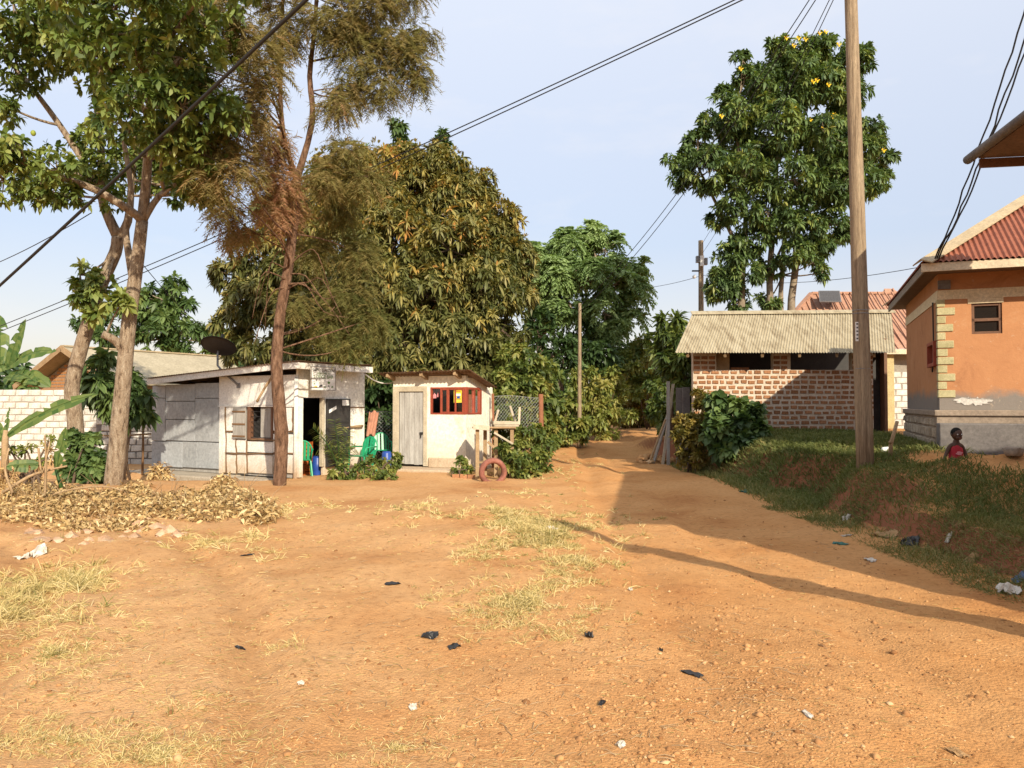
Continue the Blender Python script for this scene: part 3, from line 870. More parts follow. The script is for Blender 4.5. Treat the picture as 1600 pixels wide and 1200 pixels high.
# red corner window
def wbox(name, zx0, zx1, zy0, zy1, m, face, parent, d0=-0.015, d1=0.06):
    f = KG if face == 'f' else KR
    p0, p1 = f(zx0, 430)[0], f(zx1, 430)[0]
    p0, p1 = min(p0, p1), max(p0, p1)
    zm = (zx0 + zx1) / 2
    za, zb = f(zm, zy1)[1], f(zm, zy0)[1]
    mb = MB()
    if face == 'f': S2.box(mb, p0, p1, d0, d1, za, zb)
    else: S2.box(mb, d0, d1, p0, p1, za, zb)
    return mb.build(name, M[m], parent, bevel=0.003)
kw = wbox('corner_window', 428, 442, 323, 538, 'red_paint', 'f', kiosk, -0.02, 0.09)
for (x0, x1, y0, y1) in ((164, 176, 325, 536), (240, 254, 338, 526), (290, 308, 338, 526), (412, 428, 338, 526), (176, 428, 325, 338), (176, 428, 526, 537), (254, 290, 338, 348), (254, 290, 516, 526), (308, 412, 338, 346), (308, 412, 518, 526), (353, 363, 346, 518)):
    wbox('window_frame', x0, x1, y0, y1, 'red_paint', 'f', kw)
for (x0, x1, y0, y1) in ((442, 456, 325, 536), (500, 510, 345, 524), (545, 560, 345, 536), (456, 545, 328, 345), (456, 545, 524, 536)):
    wbox('window_frame', x0, x1, y0, y1, 'red_paint', 'r', kw)
for (x0, x1) in ((254, 290), (308, 353), (363, 412)):
    wbox('window_glass', x0, x1, 346, 518, 'pane', 'f', kw, 0.02, 0.024)
for (x0, x1) in ((456, 500), (510, 545)):
    wbox('window_glass', x0, x1, 345, 524, 'pane', 'r', kw, 0.02, 0.024)
po = wbox('poster', 344, 406, 346, 446, 'yellow_paper', 'f', kw, 0.008, 0.012)
for (x0, x1, y0, y1, m) in ((352, 398, 375, 393, 'paper'), (368, 392, 395, 412, 'blue_plastic'), (350, 400, 415, 420, 'ink_dark'), (352, 398, 355, 360, 'red_paint')):
    wbox('poster_print', x0, x1, y0, y1, m, 'f', po, 0.004, 0.0078)
for k, (x, y, w_, h_) in enumerate(((195, 390, 26, 50), (224, 382, 16, 44), (270, 385, 14, 26))):
    a, za = KG(x, y, 0.15)
    o = thing('snack_bag', ('larger pink bag hanging in the open kiosk window', 'narrow pink bag hanging by the red window post', 'small pink bag hanging behind the narrow kiosk pane')[k], 'bag', S2.p(a, 0.15, za))
    sc_ = 0.0031; mb = MB()
    pts = [S2.p(a + dx * w_ * sc_, 0.13, za + dz * h_ * sc_) for dx, dz in ((-.5, -.45), (.45, -.5), (.5, 0), (.12, .3), (.06, .5), (-.06, .5), (-.15, .3), (-.52, 0))]
    mb.slab(pts, S2.B * 0.05); mb.build('pouch', M['pink_bag'], o, bevel=0.008)
    mb = MB(); mb.tube([S2.p(a, 0.155, za + h_ * sc_ * .5), S2.p(a, 0.155, wz1 + .02)], 0.004, 5); mb.build('string', M['white_cable'], o)
# goods shelf inside
mb = MB(); S2.box(mb, 0.3, ws1, 0.75, 1.0, wz0 - .05, wz0 - .02); mb.build('shelf', M['timber'], kiosk)
mb = MB(); S2.box(mb, TH + .002, sE - TH - .002, KD - TH - .05, KD - TH - .003, kb, kte); S2.box(mb, sE - TH - .04, sE - TH - .003, TH + .01, KD - TH - .06, kb, kte); mb.build('shade_lining', M['door_and_shade_black'], kiosk)  # near-black lining added to paint shade behind the window gaps
# roof sheet sloping to the back right
kz_ = kt + 0.13
mb = MB()
fl = KF(692, 205, -0.42)[0]
fzL = KF(692, 212, -0.42)[1]; fzR = KG(470, 186, -0.42)[1]
rb, rbz = KR(655, 325, -0.22)
corrugate(mb, S2.p(fl, -0.42, fzL), S2.p(-0.28, -0.42, fzR), S2.p(-0.28, rb + .1, rbz), S2.p(fl, rb + .1, rbz - .05), 26, 0.014, rows=2, wob=.006)
kr = mb.build('roof', M['rust_sheet'], kiosk)
for s_ in (0.15, 1.05, sE - 0.02):
    zz = fzL + (fzR - fzL) * (fl - s_) / (fl + .28) - 0.07
    mb = MB(); mb.bar(S2.p(s_, -0.36, zz), S2.p(s_, rb, rbz - 0.08), 0.07, 0.09); mb.build('rafter', M['timber'], kiosk)
mb = MB(); mb.bar(S2.p(fl - .1, -0.2, fzL - .04), S2.p(-0.2, -0.2, fzR - .05), 0.05, 0.06); mb.build('purlin', M['batten'], kiosk)
# concrete apron
mb = MB(); S2.box(mb, -0.12, sE + 0.6, -0.75, KD, -0.45, kb - 0.02); mb.build('apron', M['pink_concrete'], kiosk, bevel=0.03)
mb = MB(); S2.box(mb, -0.06, ws1 + .05, -0.05, -0.001, kb - 0.03, kb + .22); mb.build('skirting', M['pink_concrete'], kiosk, bevel=0.02)

# white drooping cable between the two roofs
mb = MB(); mb.tube(catenary(W(569, 583, 19.0), W(616, 597, 19.5), 0.12), 0.016, 6)
o = mb.build('sagging_cable', M['white_cable'], smooth=True); tag(o, 'white cable sagging between shack and kiosk roofs', 'cable')
# ------------------------------------------------------------------ orange house (right)
AL = R(21)
hu, hv = (math.cos(AL), -math.sin(AL)), (math.sin(AL), math.cos(AL))
zq = lambda zx, zy: (1360 + zx * 0.26667, 440 + zy * 0.26667)
HC = W(*zq(402, 500), 12.6)
H = Fr((HC[0], HC[1]), hu, hv)
hp = lambda zx, zy, t=0.0: H.hit(*zq(zx, zy), t)
hq = lambda zx, zy, a=0.0: H.hitB(*zq(zx, zy), a)
house = thing('orange_house', 'orange plastered house with cream quoins and red corrugated hip roof', 'house', H.p(3, 2.5, 0.9))

def house_wall_mat():
    m, N, L, b = new_mat('orange_plaster')
    geo = N.new('ShaderNodeNewGeometry')
    n1 = noise(N, L, 1.9, 9, 0.72, geo.outputs['Position'], 0.6)
    r1 = ramp(N, [(0.28, (0.30, 0.135, 0.065)), (0.45, (0.42, 0.20, 0.095)), (0.6, (0.45, 0.22, 0.105)), (0.78, (0.50, 0.30, 0.17))])
    L.new(n1.outputs['Fac'], r1.inputs['Fac'])
    sx = N.new('ShaderNodeSeparateXYZ'); L.new(geo.outputs['Position'], sx.inputs['Vector'])
    n2 = noise(N, L, 2.3, 6, 0.7, geo.outputs['Position'])
    ad = N.new('ShaderNodeMath'); ad.operation = 'MULTIPLY_ADD'; ad.inputs[1].default_value = 0.45; L.new(n2.outputs['Fac'], ad.inputs[0]); L.new(sx.outputs['Z'], ad.inputs[2])
    # grey unpainted render at the foot of the wall
    r2 = ramp(N, [(0.0, (1, 1, 1)), (1.0, (0, 0, 0))])
    mr = N.new('ShaderNodeMapRange'); mr.inputs['From Min'].default_value = 1.98; mr.inputs['From Max'].default_value = 2.14
    L.new(ad.outputs[0], mr.inputs['Value']); L.new(mr.outputs['Result'], r2.inputs['Fac'])
    m1 = N.new('ShaderNodeMixRGB'); L.new(r2.outputs['Color'], m1.inputs['Fac']); L.new(r1.outputs['Color'], m1.inputs['Color1'])
    m1.inputs['Color2'].default_value = (0.21, 0.185, 0.165, 1)
    n4 = noise(N, L, 11, 5, 0.7, geo.outputs['Position'])
    r4 = ramp(N, [(0.62, (0, 0, 0)), (0.72, (0.6, 0.6, 0.6))]); L.new(n4.outputs['Fac'], r4.inputs['Fac'])
    m2 = N.new('ShaderNodeMixRGB'); L.new(r4.outputs['Color'], m2.inputs['Fac']); L.new(m1.outputs['Color'], m2.inputs['Color1'])
    m2.inputs['Color2'].default_value = (0.52, 0.40, 0.28, 1)
    L.new(m2.outputs['Color'], b.inputs['Base Color'])
    b.inputs['Roughness'].default_value = 0.9; b.inputs['Specular IOR Level'].default_value = 0.2
    bp = N.new('ShaderNodeBump'); bp.inputs['Strength'].default_value = 0.3; bp.inputs['Distance'].default_value = 0.02
    n3 = noise(N, L, 18, 6, 0.7, geo.outputs['Position']); L.new(n3.outputs['Fac'], bp.inputs['Height']); L.new(bp.outputs['Normal'], b.inputs['Normal'])
    return m
M['orange_plaster'] = house_wall_mat()

hb = hp(600, 752)[1]                      # top of the plinth
he = 3.95                                 # wall top
HW, HD = 8.0, hq(212, 400)[0]
wx0, wx1 = hp(592, 200)[0], hp(772, 200)[0]
wzb, wzt = hp(680, 305)[1], hp(680, 125)[1]
lb0, lb1 = hq(352, 430)[0], hq(392, 430)[0]
lb0, lb1 = min(lb0, lb1), max(lb0, lb1)
lzb, lzt = hq(372, 500)[1], hq(372, 355)[1]
WT = 0.2
mb = MB()
H.box(mb, 0, wx0, 0, WT, hb, he); H.box(mb, wx1, HW, 0, WT, hb, he)
H.box(mb, wx0, wx1, 0, WT, hb, wzb); H.box(mb, wx0, wx1, 0, WT, wzt, he)
H.box(mb, 0, WT, WT, lb0, hb, he); H.box(mb, 0, WT, lb1, HD, hb, he)
H.box(mb, 0, WT, lb0, lb1, hb, lzb); H.box(mb, 0, WT, lb0, lb1, lzt, he)
H.box(mb, WT, HW, HD - WT, HD, hb, he); H.box(mb, HW - WT, HW, WT, HD - WT, hb, he)
mb.build('wall', M['orange_plaster'], house)
# cream band
bz0, bz1 = hp(500, 103)[1], hp(500, 48)[1]
mb = MB(); H.box(mb, -0.012, HW, -0.014, 0.0, bz0, bz1); mb.build('band', M['band_cream'], house)
mb = MB(); H.box(mb, -0.016, 0.0, 0.0, HD, bz0 - .02, bz1); mb.build('band', M['band_cream'], house)
mb = MB(); H.box(mb, wx0 - .05, wx1 + .02, -0.013, 0.0, wzt, bz0 - .002); mb.build('band', M['band_cream'], house)
# quoins
zt_, zbm = hp(430, 103)[1], hp(430, 682)[1]
nq = 12
for k in range(nq):
    z1_ = zt_ - (zt_ - zbm) * k / nq; z0_ = zt_ - (zt_ - zbm) * (k + 1) / nq
    ln = 0.115 if k % 2 == 0 else 0.225
    mb = MB(); H.box(mb, -0.022, ln + random.uniform(-.02, .02), -0.014 - 0.006 * (k % 2), 0.0, z0_ + 0.008, z1_ - 0.008); H.box(mb, -0.022, 0.0, 0.0, 0.10, z0_ + .008, z1_ - .008)
    mb.build('quoin', M['quoin'], house, bevel=0.006)
# window in the front
fw = thing('x', 'x', 'x'); bpy.data.objects.remove(fw)
def frame_f(a0, a1, c0, c1, name, m, parent, t0=0.02, t1=0.09):
    mb = MB(); H.box(mb, a0, a1, t0, t1, c0, c1); return mb.build(name, M[m], parent, bevel=0.003)
zm = wzb + (wzt - wzb) * 0.46
wf = frame_f(wx0, wx1, zm - .025, zm + .025, 'window', 'brown_frame', house)
for q in ((wx0, wx0 + .045, wzb, wzt), (wx1 - .045, wx1, wzb, wzt), (wx0 + .045, wx1 - .045, wzb, wzb + .04), (wx0 + .045, wx1 - .045, wzt - .045, wzt)):
    frame_f(*q, 'frame', 'brown_frame', wf)
frame_f(wx0 + .045, wx1 - .045, zm + .025, wzt - .045, 'pane', 'dark_glass', wf, .05, .056)
frame_f(wx0 + .045, wx1 - .045, wzb + .04, zm - .025, 'pane', 'dark_glass', wf, .05, .056)
mb = MB(); H.box(mb, WT + .01, WT + .02, 0.3, 2.0, hb, hb + .1)
# window in the shaded side, red frame standing proud
mb = MB(); H.box(mb, -0.06, 0.06, lb0, lb0 + .07, lzb, lzt)
sw = mb.build('window', M['red_paint'], house, bevel=0.003)
for (b0, b1, c0, c1) in ((lb1 - .07, lb1, lzb, lzt), (lb0 + .07, lb1 - .07, lzb, lzb + .06), (lb0 + .07, lb1 - .07, lzt - .06, lzt)):
    mb = MB(); H.box(mb, -0.06, 0.06, b0, b1, c0, c1); mb.build('frame', M['red_paint'], sw, bevel=0.003)
mb = MB(); H.box(mb, 0.02, 0.026, lb0 + .07, lb1 - .07, lzb + .06, lzt - .06); mb.build('pane', M['dark_glass'], sw)
# white patch of fresh plaster
rs = random.Random(5); c0 = hp(600, 700)
pts = [H.p(c0[0] + 0.28 * rs.uniform(.75, 1.1) * math.cos(a), -0.006, c0[1] + 0.06 * rs.uniform(.5, 1.3) * math.sin(a)) for a in np.linspace(0, 2 * math.pi, 44, endpoint=False)]
mb = MB(); mb.slab(pts, np.array([*(-H.B[:2] * 0.003), 0])); mb.build('plaster_patch', M['block'], house)
# plinth and steps
g0 = 0.3
mb = MB(); H.box(mb, -0.09, HW, -0.09, HD, hb - .10, hb - 0.002); mb.build('plinth_ledge', M['plinth'], house, bevel=0.012)
mb = MB(); H.box(mb, -0.05, HW, -0.05, HD, g0, hb - .102); mb.build('plinth', M['plinth'], house)
zs = hp(600, 832, -0.35)[1]
mb = MB(); H.box(mb, -0.06, HW, -0.36, -0.052, g0, zs); mb.build('bench_step', M['plinth_dark'], house, bevel=0.015)
# rough stones facing the side plinth
rs = random.Random(8)
zz = hb - .13
while zz > 0.75:
    hgt = rs.uniform(.13, .2); b_ = 0.02
    while b_ < HD - .1:
        ln = rs.uniform(.18, .36)
        mb = MB()
        c = [H.p(-0.05, b_ + .012, zz - hgt + .012), H.p(-0.05, b_ + ln - .012, zz - hgt + .012), H.p(-0.05, b_ + ln - .012, zz - .012), H.p(-0.05, b_ + .012, zz - .012)]
        cen = sum(c) / 4
        f = [q + (cen - q) * rs.uniform(.08, .3) - H.A * rs.uniform(.02, .05) for q in c]
        mb.hexa(f + c); mb.build('plinth_stone', M['stone'], house)
        b_ += ln
    zz -= hgt
# hip roof
EC = W(1440, 410, 12.08)
e_s = float(np.dot(EC - H.O, H.A)); e_t = float(np.dot(EC - H.O, H.B)); ez = EC[2]
farL = 5.7; pit = 0.72
RU = HW + 0.6
ts0, ts1 = e_t, e_t + farL
half = farL / 2
apex0 = H.p(e_s + half, e_t + half, ez + pit * half); apex1 = H.p(RU - half, e_t + half, ez + pit * half)
c00, c10, c11, c01 = H.p(e_s, ts0, ez), H.p(RU, ts0, ez), H.p(RU, ts1, ez), H.p(e_s, ts1, ez)
def hip_slope(A0, A1, B1, B0, nw, amp, m, parent, name='roof_slope', rows=1):
    """corrugated slope, ridges run straight up from the eave; trapezoid clipped by its hips"""
    A0, A1, B0, B1 = map(np.asarray, (A0, A1, B0, B1))
    d = unit(A1 - A0); L_ = np.linalg.norm(A1 - A0)
    s0, s1 = np.dot(B0 - A0, d), np.dot(B1 - A0, d)
    up = (B0 - A0) - d * s0
    nrm = unit(np.cross(d, up)); nrm = nrm if nrm[2] > 0 else -nrm
    per = 6; n = nw * per; vs_, fs = [], []
    for i in range(n + 1):
        s_ = L_ * i / n
        k = min(1.0, s_ / s0 if s0 > 1e-6 else 1, (L_ - s_) / (L_ - s1) if L_ - s1 > 1e-6 else 1)
        off = nrm * amp * math.sin(2 * math.pi * i / per)
        vs_ += [A0 + d * s_ + off - up * 0.0, A0 + d * s_ + up * k + off]
    for i in range(n): fs.append((2 * i, 2 * i + 2, 2 * i + 3, 2 * i + 1))
    mb = MB(); mb.add(vs_, fs); return mb.build(name, M[m], parent)
hip_slope(c00, c10, apex1, apex0, 110, 0.016, 'red_roof', house)
hip_slope(c01, c00, apex0, apex0, 62, 0.016, 'red_roof', house)
hip_slope(c11, c01, apex0, apex1, 110, 0.016, 'red_roof', house)
for p, q in ((c00, apex0), (apex0, apex1), (c01, apex0)):
    d = unit(np.asarray(q) - p); sd = unit(np.cross(d, [0, 0, 1])); upn = np.cross(sd, d)
    p2, q2 = p + upn * .03, q + upn * .03
    mb = MB(); mb.hexa([p2 - sd * .17 - upn * .07, q2 - sd * .17 - upn * .07, q2 - upn * .0, p2 - upn * .0, p2 - sd * .17 - upn * .05, q2 - sd * .17 - upn * .05, q2 + upn * .03, p2 + upn * .03])
    mb.hexa([p2 + sd * .17 - upn * .07, q2 + sd * .17 - upn * .07, q2 - upn * .0, p2 - upn * .0, p2 + sd * .17 - upn * .05, q2 + sd * .17 - upn * .05, q2 + upn * .03, p2 + upn * .03])
    mb.build('ridge_cap', M['cap_tan'], house)
dn = np.array([0, 0, -0.13])
def edge_board(p, q, inw, m, parent, dz=-0.015, h=0.13, th=0.03, name='fascia'):
    p = np.asarray(p) + np.array([0, 0, dz]); q = np.asarray(q) + np.array([0, 0, dz]); i_ = np.asarray(inw) * th; d_ = np.array([0, 0, -h])
    mb = MB(); mb.hexa([p + d_, q + d_, q + d_ + i_, p + d_ + i_, p, q, q + i_, p + i_]); return mb.build(name, M[m], parent)
edge_board(c00 + H.B * .03, c10 + H.B * .03, H.B, 'fascia_cream', house)
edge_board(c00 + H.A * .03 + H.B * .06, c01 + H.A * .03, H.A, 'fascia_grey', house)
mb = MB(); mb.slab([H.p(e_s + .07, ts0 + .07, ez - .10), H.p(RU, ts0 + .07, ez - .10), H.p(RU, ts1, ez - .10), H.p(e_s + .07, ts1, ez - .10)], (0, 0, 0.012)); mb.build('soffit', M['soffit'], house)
a_, z_ = hp(432, 18, -0.04)
mb = MB(); H.box(mb, a_ - .09, a_ + .09, -0.06, -0.001, z_ - .07, z_ + .07); mb.build('meter_box', M['plinth_dark'], house)
mb = MB(); mb.tube([H.p(-0.03, .35, bz0), H.p(-0.03, .32, 2.6), H.p(-0.03, .5, 2.2)], 0.012, 6); mb.build('wall_cable', M['cable'], house)

# ------------------------------------------------------------------ near building: only its eave corner shows, its mass shades the bank
NB_A = R(10)
NC = W(1518, 248, 10.2)
nu, nv = (math.cos(NB_A), -math.sin(NB_A)), (math.sin(NB_A), math.cos(NB_A))
NBF = Fr((NC[0], NC[1]), nu, nv)
nz = NC[2]
nb = thing('gutter_house', 'house corner with dark rounded gutter and brown soffit at upper right edge', 'house', NBF.p(2, -4, 0.9))
wl_, ww_ = 8.2, 1.75
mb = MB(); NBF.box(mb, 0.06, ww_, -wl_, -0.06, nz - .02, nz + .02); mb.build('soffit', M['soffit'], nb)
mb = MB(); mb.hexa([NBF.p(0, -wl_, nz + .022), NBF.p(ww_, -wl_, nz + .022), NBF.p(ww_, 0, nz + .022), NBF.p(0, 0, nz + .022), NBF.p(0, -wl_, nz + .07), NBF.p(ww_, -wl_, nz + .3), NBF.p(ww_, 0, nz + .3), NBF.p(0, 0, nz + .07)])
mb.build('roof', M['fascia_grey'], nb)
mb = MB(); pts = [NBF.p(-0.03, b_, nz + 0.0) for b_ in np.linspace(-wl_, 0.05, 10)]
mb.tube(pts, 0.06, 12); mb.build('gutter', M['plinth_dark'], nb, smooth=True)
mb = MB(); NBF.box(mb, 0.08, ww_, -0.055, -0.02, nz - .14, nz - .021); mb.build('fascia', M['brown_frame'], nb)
mb = MB(); NBF.box(mb, 0.55, ww_ - .05, -wl_ + .4, -0.7, 0.3, nz - .021); mb.build('wall', M['orange_plaster'], nb)
mb = MB(); NBF.box(mb, ww_ + 2.0, ww_ + 9, -15, -4.4, 0.2, nz - .35); mb.build('wall', M['orange_plaster'], nb)
mb = MB(); mb.hexa([NBF.p(ww_ + 1.5, -15.5, nz - .345), NBF.p(ww_ + 9.5, -15.5, nz - .345), NBF.p(ww_ + 9.5, -3.9, nz - .345), NBF.p(ww_ + 1.5, -3.9, nz - .345), NBF.p(ww_ + 1.8, -15.2, nz - .2), NBF.p(ww_ + 9.2, -15.2, nz - .2), NBF.p(ww_ + 9.2, -4.2, nz - .2), NBF.p(ww_ + 1.8, -4.2, nz - .2)])
mb.build('roof', M['red_roof'], nb)

# ------------------------------------------------------------------ brick shed with zinc roof
zc = lambda zx, zy: (1020 + zx * 0.2625, 450 + zy * 0.2625)
SD = Fr((W(*zc(240, 600), 19.5)[0], 19.5), (math.cos(R(2)), -math.sin(R(2))), (math.sin(R(2)), math.cos(R(2))))
sp = lambda zx, zy, t=0.0: SD.hit(*zc(zx, zy), t)
shed = thing('brick_shed', 'low brick shed with pale mortar and zinc corrugated roof', 'shed', SD.p(2.4, 1.0, 1.0))
sdW = sp(1312, 600)[0]
sz0 = sp(700, 835)[1] - 0.25
szo0, szo1 = sp(700, 488)[1], sp(700, 375)[1] + .12
o1 = (sp(378, 440)[0], sp(716, 440)[0]); o2 = (sp(820, 440)[0], sp(1185, 440)[0])
mb = MB(); D_ = 0.2; DEP = 3.2
SD.box(mb, 0, sdW, 0, D_, sz0, szo0)
for a0, a1 in ((0, o1[0]), (o1[1], o2[0]), (o2[1], sdW)): SD.box(mb, a0, a1, 0, D_, szo0, szo1)
swl = mb.build('wall', M['mortar'], shed)
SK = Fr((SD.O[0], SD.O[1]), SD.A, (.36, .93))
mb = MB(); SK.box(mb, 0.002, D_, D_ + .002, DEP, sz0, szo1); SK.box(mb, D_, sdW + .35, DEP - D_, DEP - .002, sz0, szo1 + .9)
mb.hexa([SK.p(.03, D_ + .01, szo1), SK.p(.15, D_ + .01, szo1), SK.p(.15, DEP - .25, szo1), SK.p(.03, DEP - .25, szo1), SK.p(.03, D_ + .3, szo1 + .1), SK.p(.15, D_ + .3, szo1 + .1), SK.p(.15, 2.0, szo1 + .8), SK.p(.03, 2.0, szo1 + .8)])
mb.build('shade_black_wall', M['door_and_shade_black'], shed)  # walls coloured near-black to stand in for shade behind the openings
bms = [brick_mesh('brick_mesh', M['brick'], 1, 0.022, 0.079, k) for k in range(5)]
cells = []; course = 0.1275; rs = random.Random(3)
z_ = szo0 - 0.012 - 0.08; row = 0
while z_ > sz0 + 0.05:
    x_ = 0.01 + (0.09 if row % 2 else 0.0)
    while x_ < sdW - 0.08:
        w_ = rs.choice((0.15, 0.165, 0.175, 0.19, 0.09))
        w_ = min(w_, sdW - 0.005 - x_)
        cells.append((x_, z_ + rs.uniform(-.009, .009), w_, rs.uniform(.78, 1.1), 0.0))
        x_ += w_ + rs.uniform(0.034, 0.06)
    z_ -= course; row += 1
n_wall = len(cells)
for a0, a1 in ((0.01, o1[0]), (o1[1], o2[0]), (o2[1], sdW)):
    for r_ in range(3):
        x_ = a0 + .01
        while x_ < a1 - 0.06:
            w_ = min(0.155, a1 - x_ - .005); cells.append((x_, szo0 + 0.02 + r_ * course, w_, 1.0, 0.0)); x_ += w_ + .035
n_pier = len(cells) - n_wall
cells = (cells[-n_pier:] + cells[:-n_pier])[:330]
place_pieces(swl, 'brick', bms, SD, cells, 4)
# doorway at the right end
mb = MB(); SD.box(mb, sdW + 0.01, sdW + 0.32, 0.35, 0.42, sz0, szo1 + .2); mb.build('door', M['door_and_shade_black'], shed)
mb = MB(); SD.box(mb, sdW + 0.325, sdW + 0.4, 0.1, 0.42, sz0, szo1 + .2); mb.build('door_post', M['brown_frame'], shed)
# board leaning in the left opening
mb = MB(); SD.box(mb, o1[0] + .02, o1[0] + .36, 0.12, 0.15, szo0 + 0.002, szo1 - .1); mb.build('opening_board', M['timber'], shed)
mb = MB(); SD.box(mb, o1[0] + .4, o1[0] + .85, 0.1, 0.17, szo0 + 0.002, szo0 + .07); mb.build('loose_brick', M['brick'], shed)
# roof
eL = W(*zc(132, 382), 18.75); eR = W(*zc(1445, 388), 18.75)
rL = W(*zc(235, 152), 21.0); rR = W(*zc(1420, 142), 21.0)
eL[2] = eR[2] = (eL[2] + eR[2]) / 2
mb = MB(); corrugate(mb, eL, eR, rR, rL, 78, 0.012, rows=2); mb.build('roof_sheet', M['zinc_roof'], shed)
bL, bR = rL + np.array([.4, 2.6, -1.2]), rR + np.array([.4, 2.6, -1.2])
mb = MB(); corrugate(mb, bL, bR, rR, rL, 66, 0.017); mb.build('roof_sheet', M['zinc_roof'], shed)
d = unit(rR - rL)
mb = MB(); mb.hexa([rL + [-.05, -.16, -.045], rR + [.05, -.16, -.045], rR + [.05, 0, .05], rL + [-.05, 0, .05], rL + [-.05, -.16, -.02], rR + [.05, -.16, -.02], rR + [.05, 0.02, .07], rL + [-.05, .02, .07]])
mb.build('ridge_cap', M['zinc_roof'], shed)
for k in range(6):
    f_ = 0.06 + 0.17 * k
    p = eL + (eR - eL) * f_ + np.array([0, .08, -.07]); q = rL + (rR - rL) * f_ + np.array([0, 0, -.07])
    mb = MB(); mb.bar(p, q, 0.06, 0.08); mb.build('rafter', M['timber'], shed)

# ------------------------------------------------------------------ house with pink-red roof behind the shed
PR = thing('pink_roof_house', 'house behind the shed with salmon red ribbed hip roof', 'house', W(1400, 640, 27) * [1, 1, 0] + [0, 0, .4])
pe = W(1415, 545, 25.2)[2]
def PW(px, py, d): return W(px, py, d)
A0 = PW(1226, 500, 25.5); A1 = PW(1500, 548, 25.0); A1[2] = pe; A0[2] = pe; A0[0] = W(1190, 545, 25.5)[0]
B0 = PW(1268, 458, 28.2); B1 = PW(1420, 458, 28.2)
B0[2] = B1[2]
def ribbed(A0, A1, B1, B0, n, parent, m='pink_roof'):
    A0, A1, B0, B1 = map(np.asarray, (A0, A1, B0, B1))
    mb = MB(); mb.add([A0, A1, B1, B0], [(0, 1, 2, 3)]); sl = mb.build('roof_slope', M[m], parent)
    d = unit(A1 - A0); L_ = np.linalg.norm(A1 - A0); s0, s1 = np.dot(B0 - A0, d), np.dot(B1 - A0, d)
    up = (B0 - A0) - d * s0
    nrm = unit(np.cross(d, up)); nrm = nrm if nrm[2] > 0 else -nrm
    for i in range(1, n):
        s_ = L_ * i / n
        k = min(1.0, s_ / s0 if s0 > 1e-6 else 1, (L_ - s_) / (L_ - s1) if L_ - s1 > 1e-6 else 1)
        p, q = A0 + d * s_ + nrm * .012, A0 + d * s_ + up * k + nrm * .012
        mb = MB(); mb.bar(p, q, 0.035, 0.05, up=nrm); mb.build('roof_rib', M[m], sl)
    return sl
ribbed(A0, A1, B1, B0, 26, PR)
mb = MB(); mb.bar(B0, B1, .2, .08); mb.bar(A0, B0, .16, .08); mb.build('ridge_cap', M['pink_roof'], PR)
mb = MB(); mb.add([A0, B0, B0 + [0, 3, -1.5], A0 + [0, 5, 0]], [(0, 1, 2, 3)]); mb.build('roof_slope', M['pink_roof'], PR)
mb = MB(); mb.add([B0, B1, B1 + [2, 3, -1.4], B0 + [0, 3, -1.5]], [(0, 1, 2, 3)]); mb.build('roof_slope', M['pink_roof'], PR)
# second, higher gable to the right
g0_, g1_ = PW(1340, 502, 27.2), PW(1470, 505, 26.6); ga = PW(1383, 451, 28.5)
ribbed(g0_, g1_, ga + [.3, 0, 0], ga, 9, PR)
edge_board(A0 + [0, .02, 0], A1 + [0, .02, 0], np.array([0, 1, 0]), 'fascia_cream', PR, h=.16)
mb = MB(); mb.box(W(1384, 600, 25.5)[0], W(1395, 600, 25.5)[0], 25.4, 25.6, .5, pe - .03); mb.build('pillar', M['yellow_wall'], PR)
mb = MB(); x0, x1 = W(1404, 600, 25.8)[0], W(1480, 600, 25.8)[0]
mb.box(A0[0] + .5, x1 + 2, 25.72, 25.9, .3, pe - .03); pw = mb.build('wall', M['block_mortar'], PR)
bks = [brick_mesh('block_mesh', M['block'], 1, 0.02, 0.185, 20 + k) for k in range(3)]
pfr = Fr((x0 - .35, 25.72), (1, 0), (0, 1)); cells = []
for r_ in range(11):
    x_ = -.2 * (r_ % 2)
    for c_ in range(4): cells.append((x_ + .42 * c_, .55 + .2 * r_, .39, 1.0, 0.0))
place_pieces(pw, 'block', bks, pfr, [c for c in cells if c[1] < pe - .22], 2)
# solar panel on the salmon roof
sol = thing('solar_panel', 'small dark solar panel on the salmon red roof', 'solar panel', W(1298, 463, 27.6))
s00, s10 = W(1281, 471, 27.0), W(1315, 471, 27.0); s01, s11 = W(1279, 454, 27.5), W(1312, 454, 27.5)
nr_ = unit(np.cross(s10 - s00, s01 - s00))
mb = MB(); mb.slab([s00, s10, s11, s01], -nr_ * .04); mb.build('panel_frame', M['steel'], sol)
for i in range(6):
    for j in range(2):
        u0, u1, v0, v1 = .04 + i * .155, .04 + i * .155 + .145, .05 + j * .46, .05 + j * .46 + .43
        f = lambda u, v: s00 + (s10 - s00) * u + (s01 - s00) * v + nr_ * .002
        mb = MB(); mb.slab([f(u0, v0), f(u1, v0), f(u1, v1), f(u0, v1)], nr_ * .004); mb.build('solar_cell', M['solar'], sol)
mb = MB(); mb.bar(W(1297, 460, 27.35), W(1297, 476, 27.6), .06); mb.build('mount', M['steel'], sol)

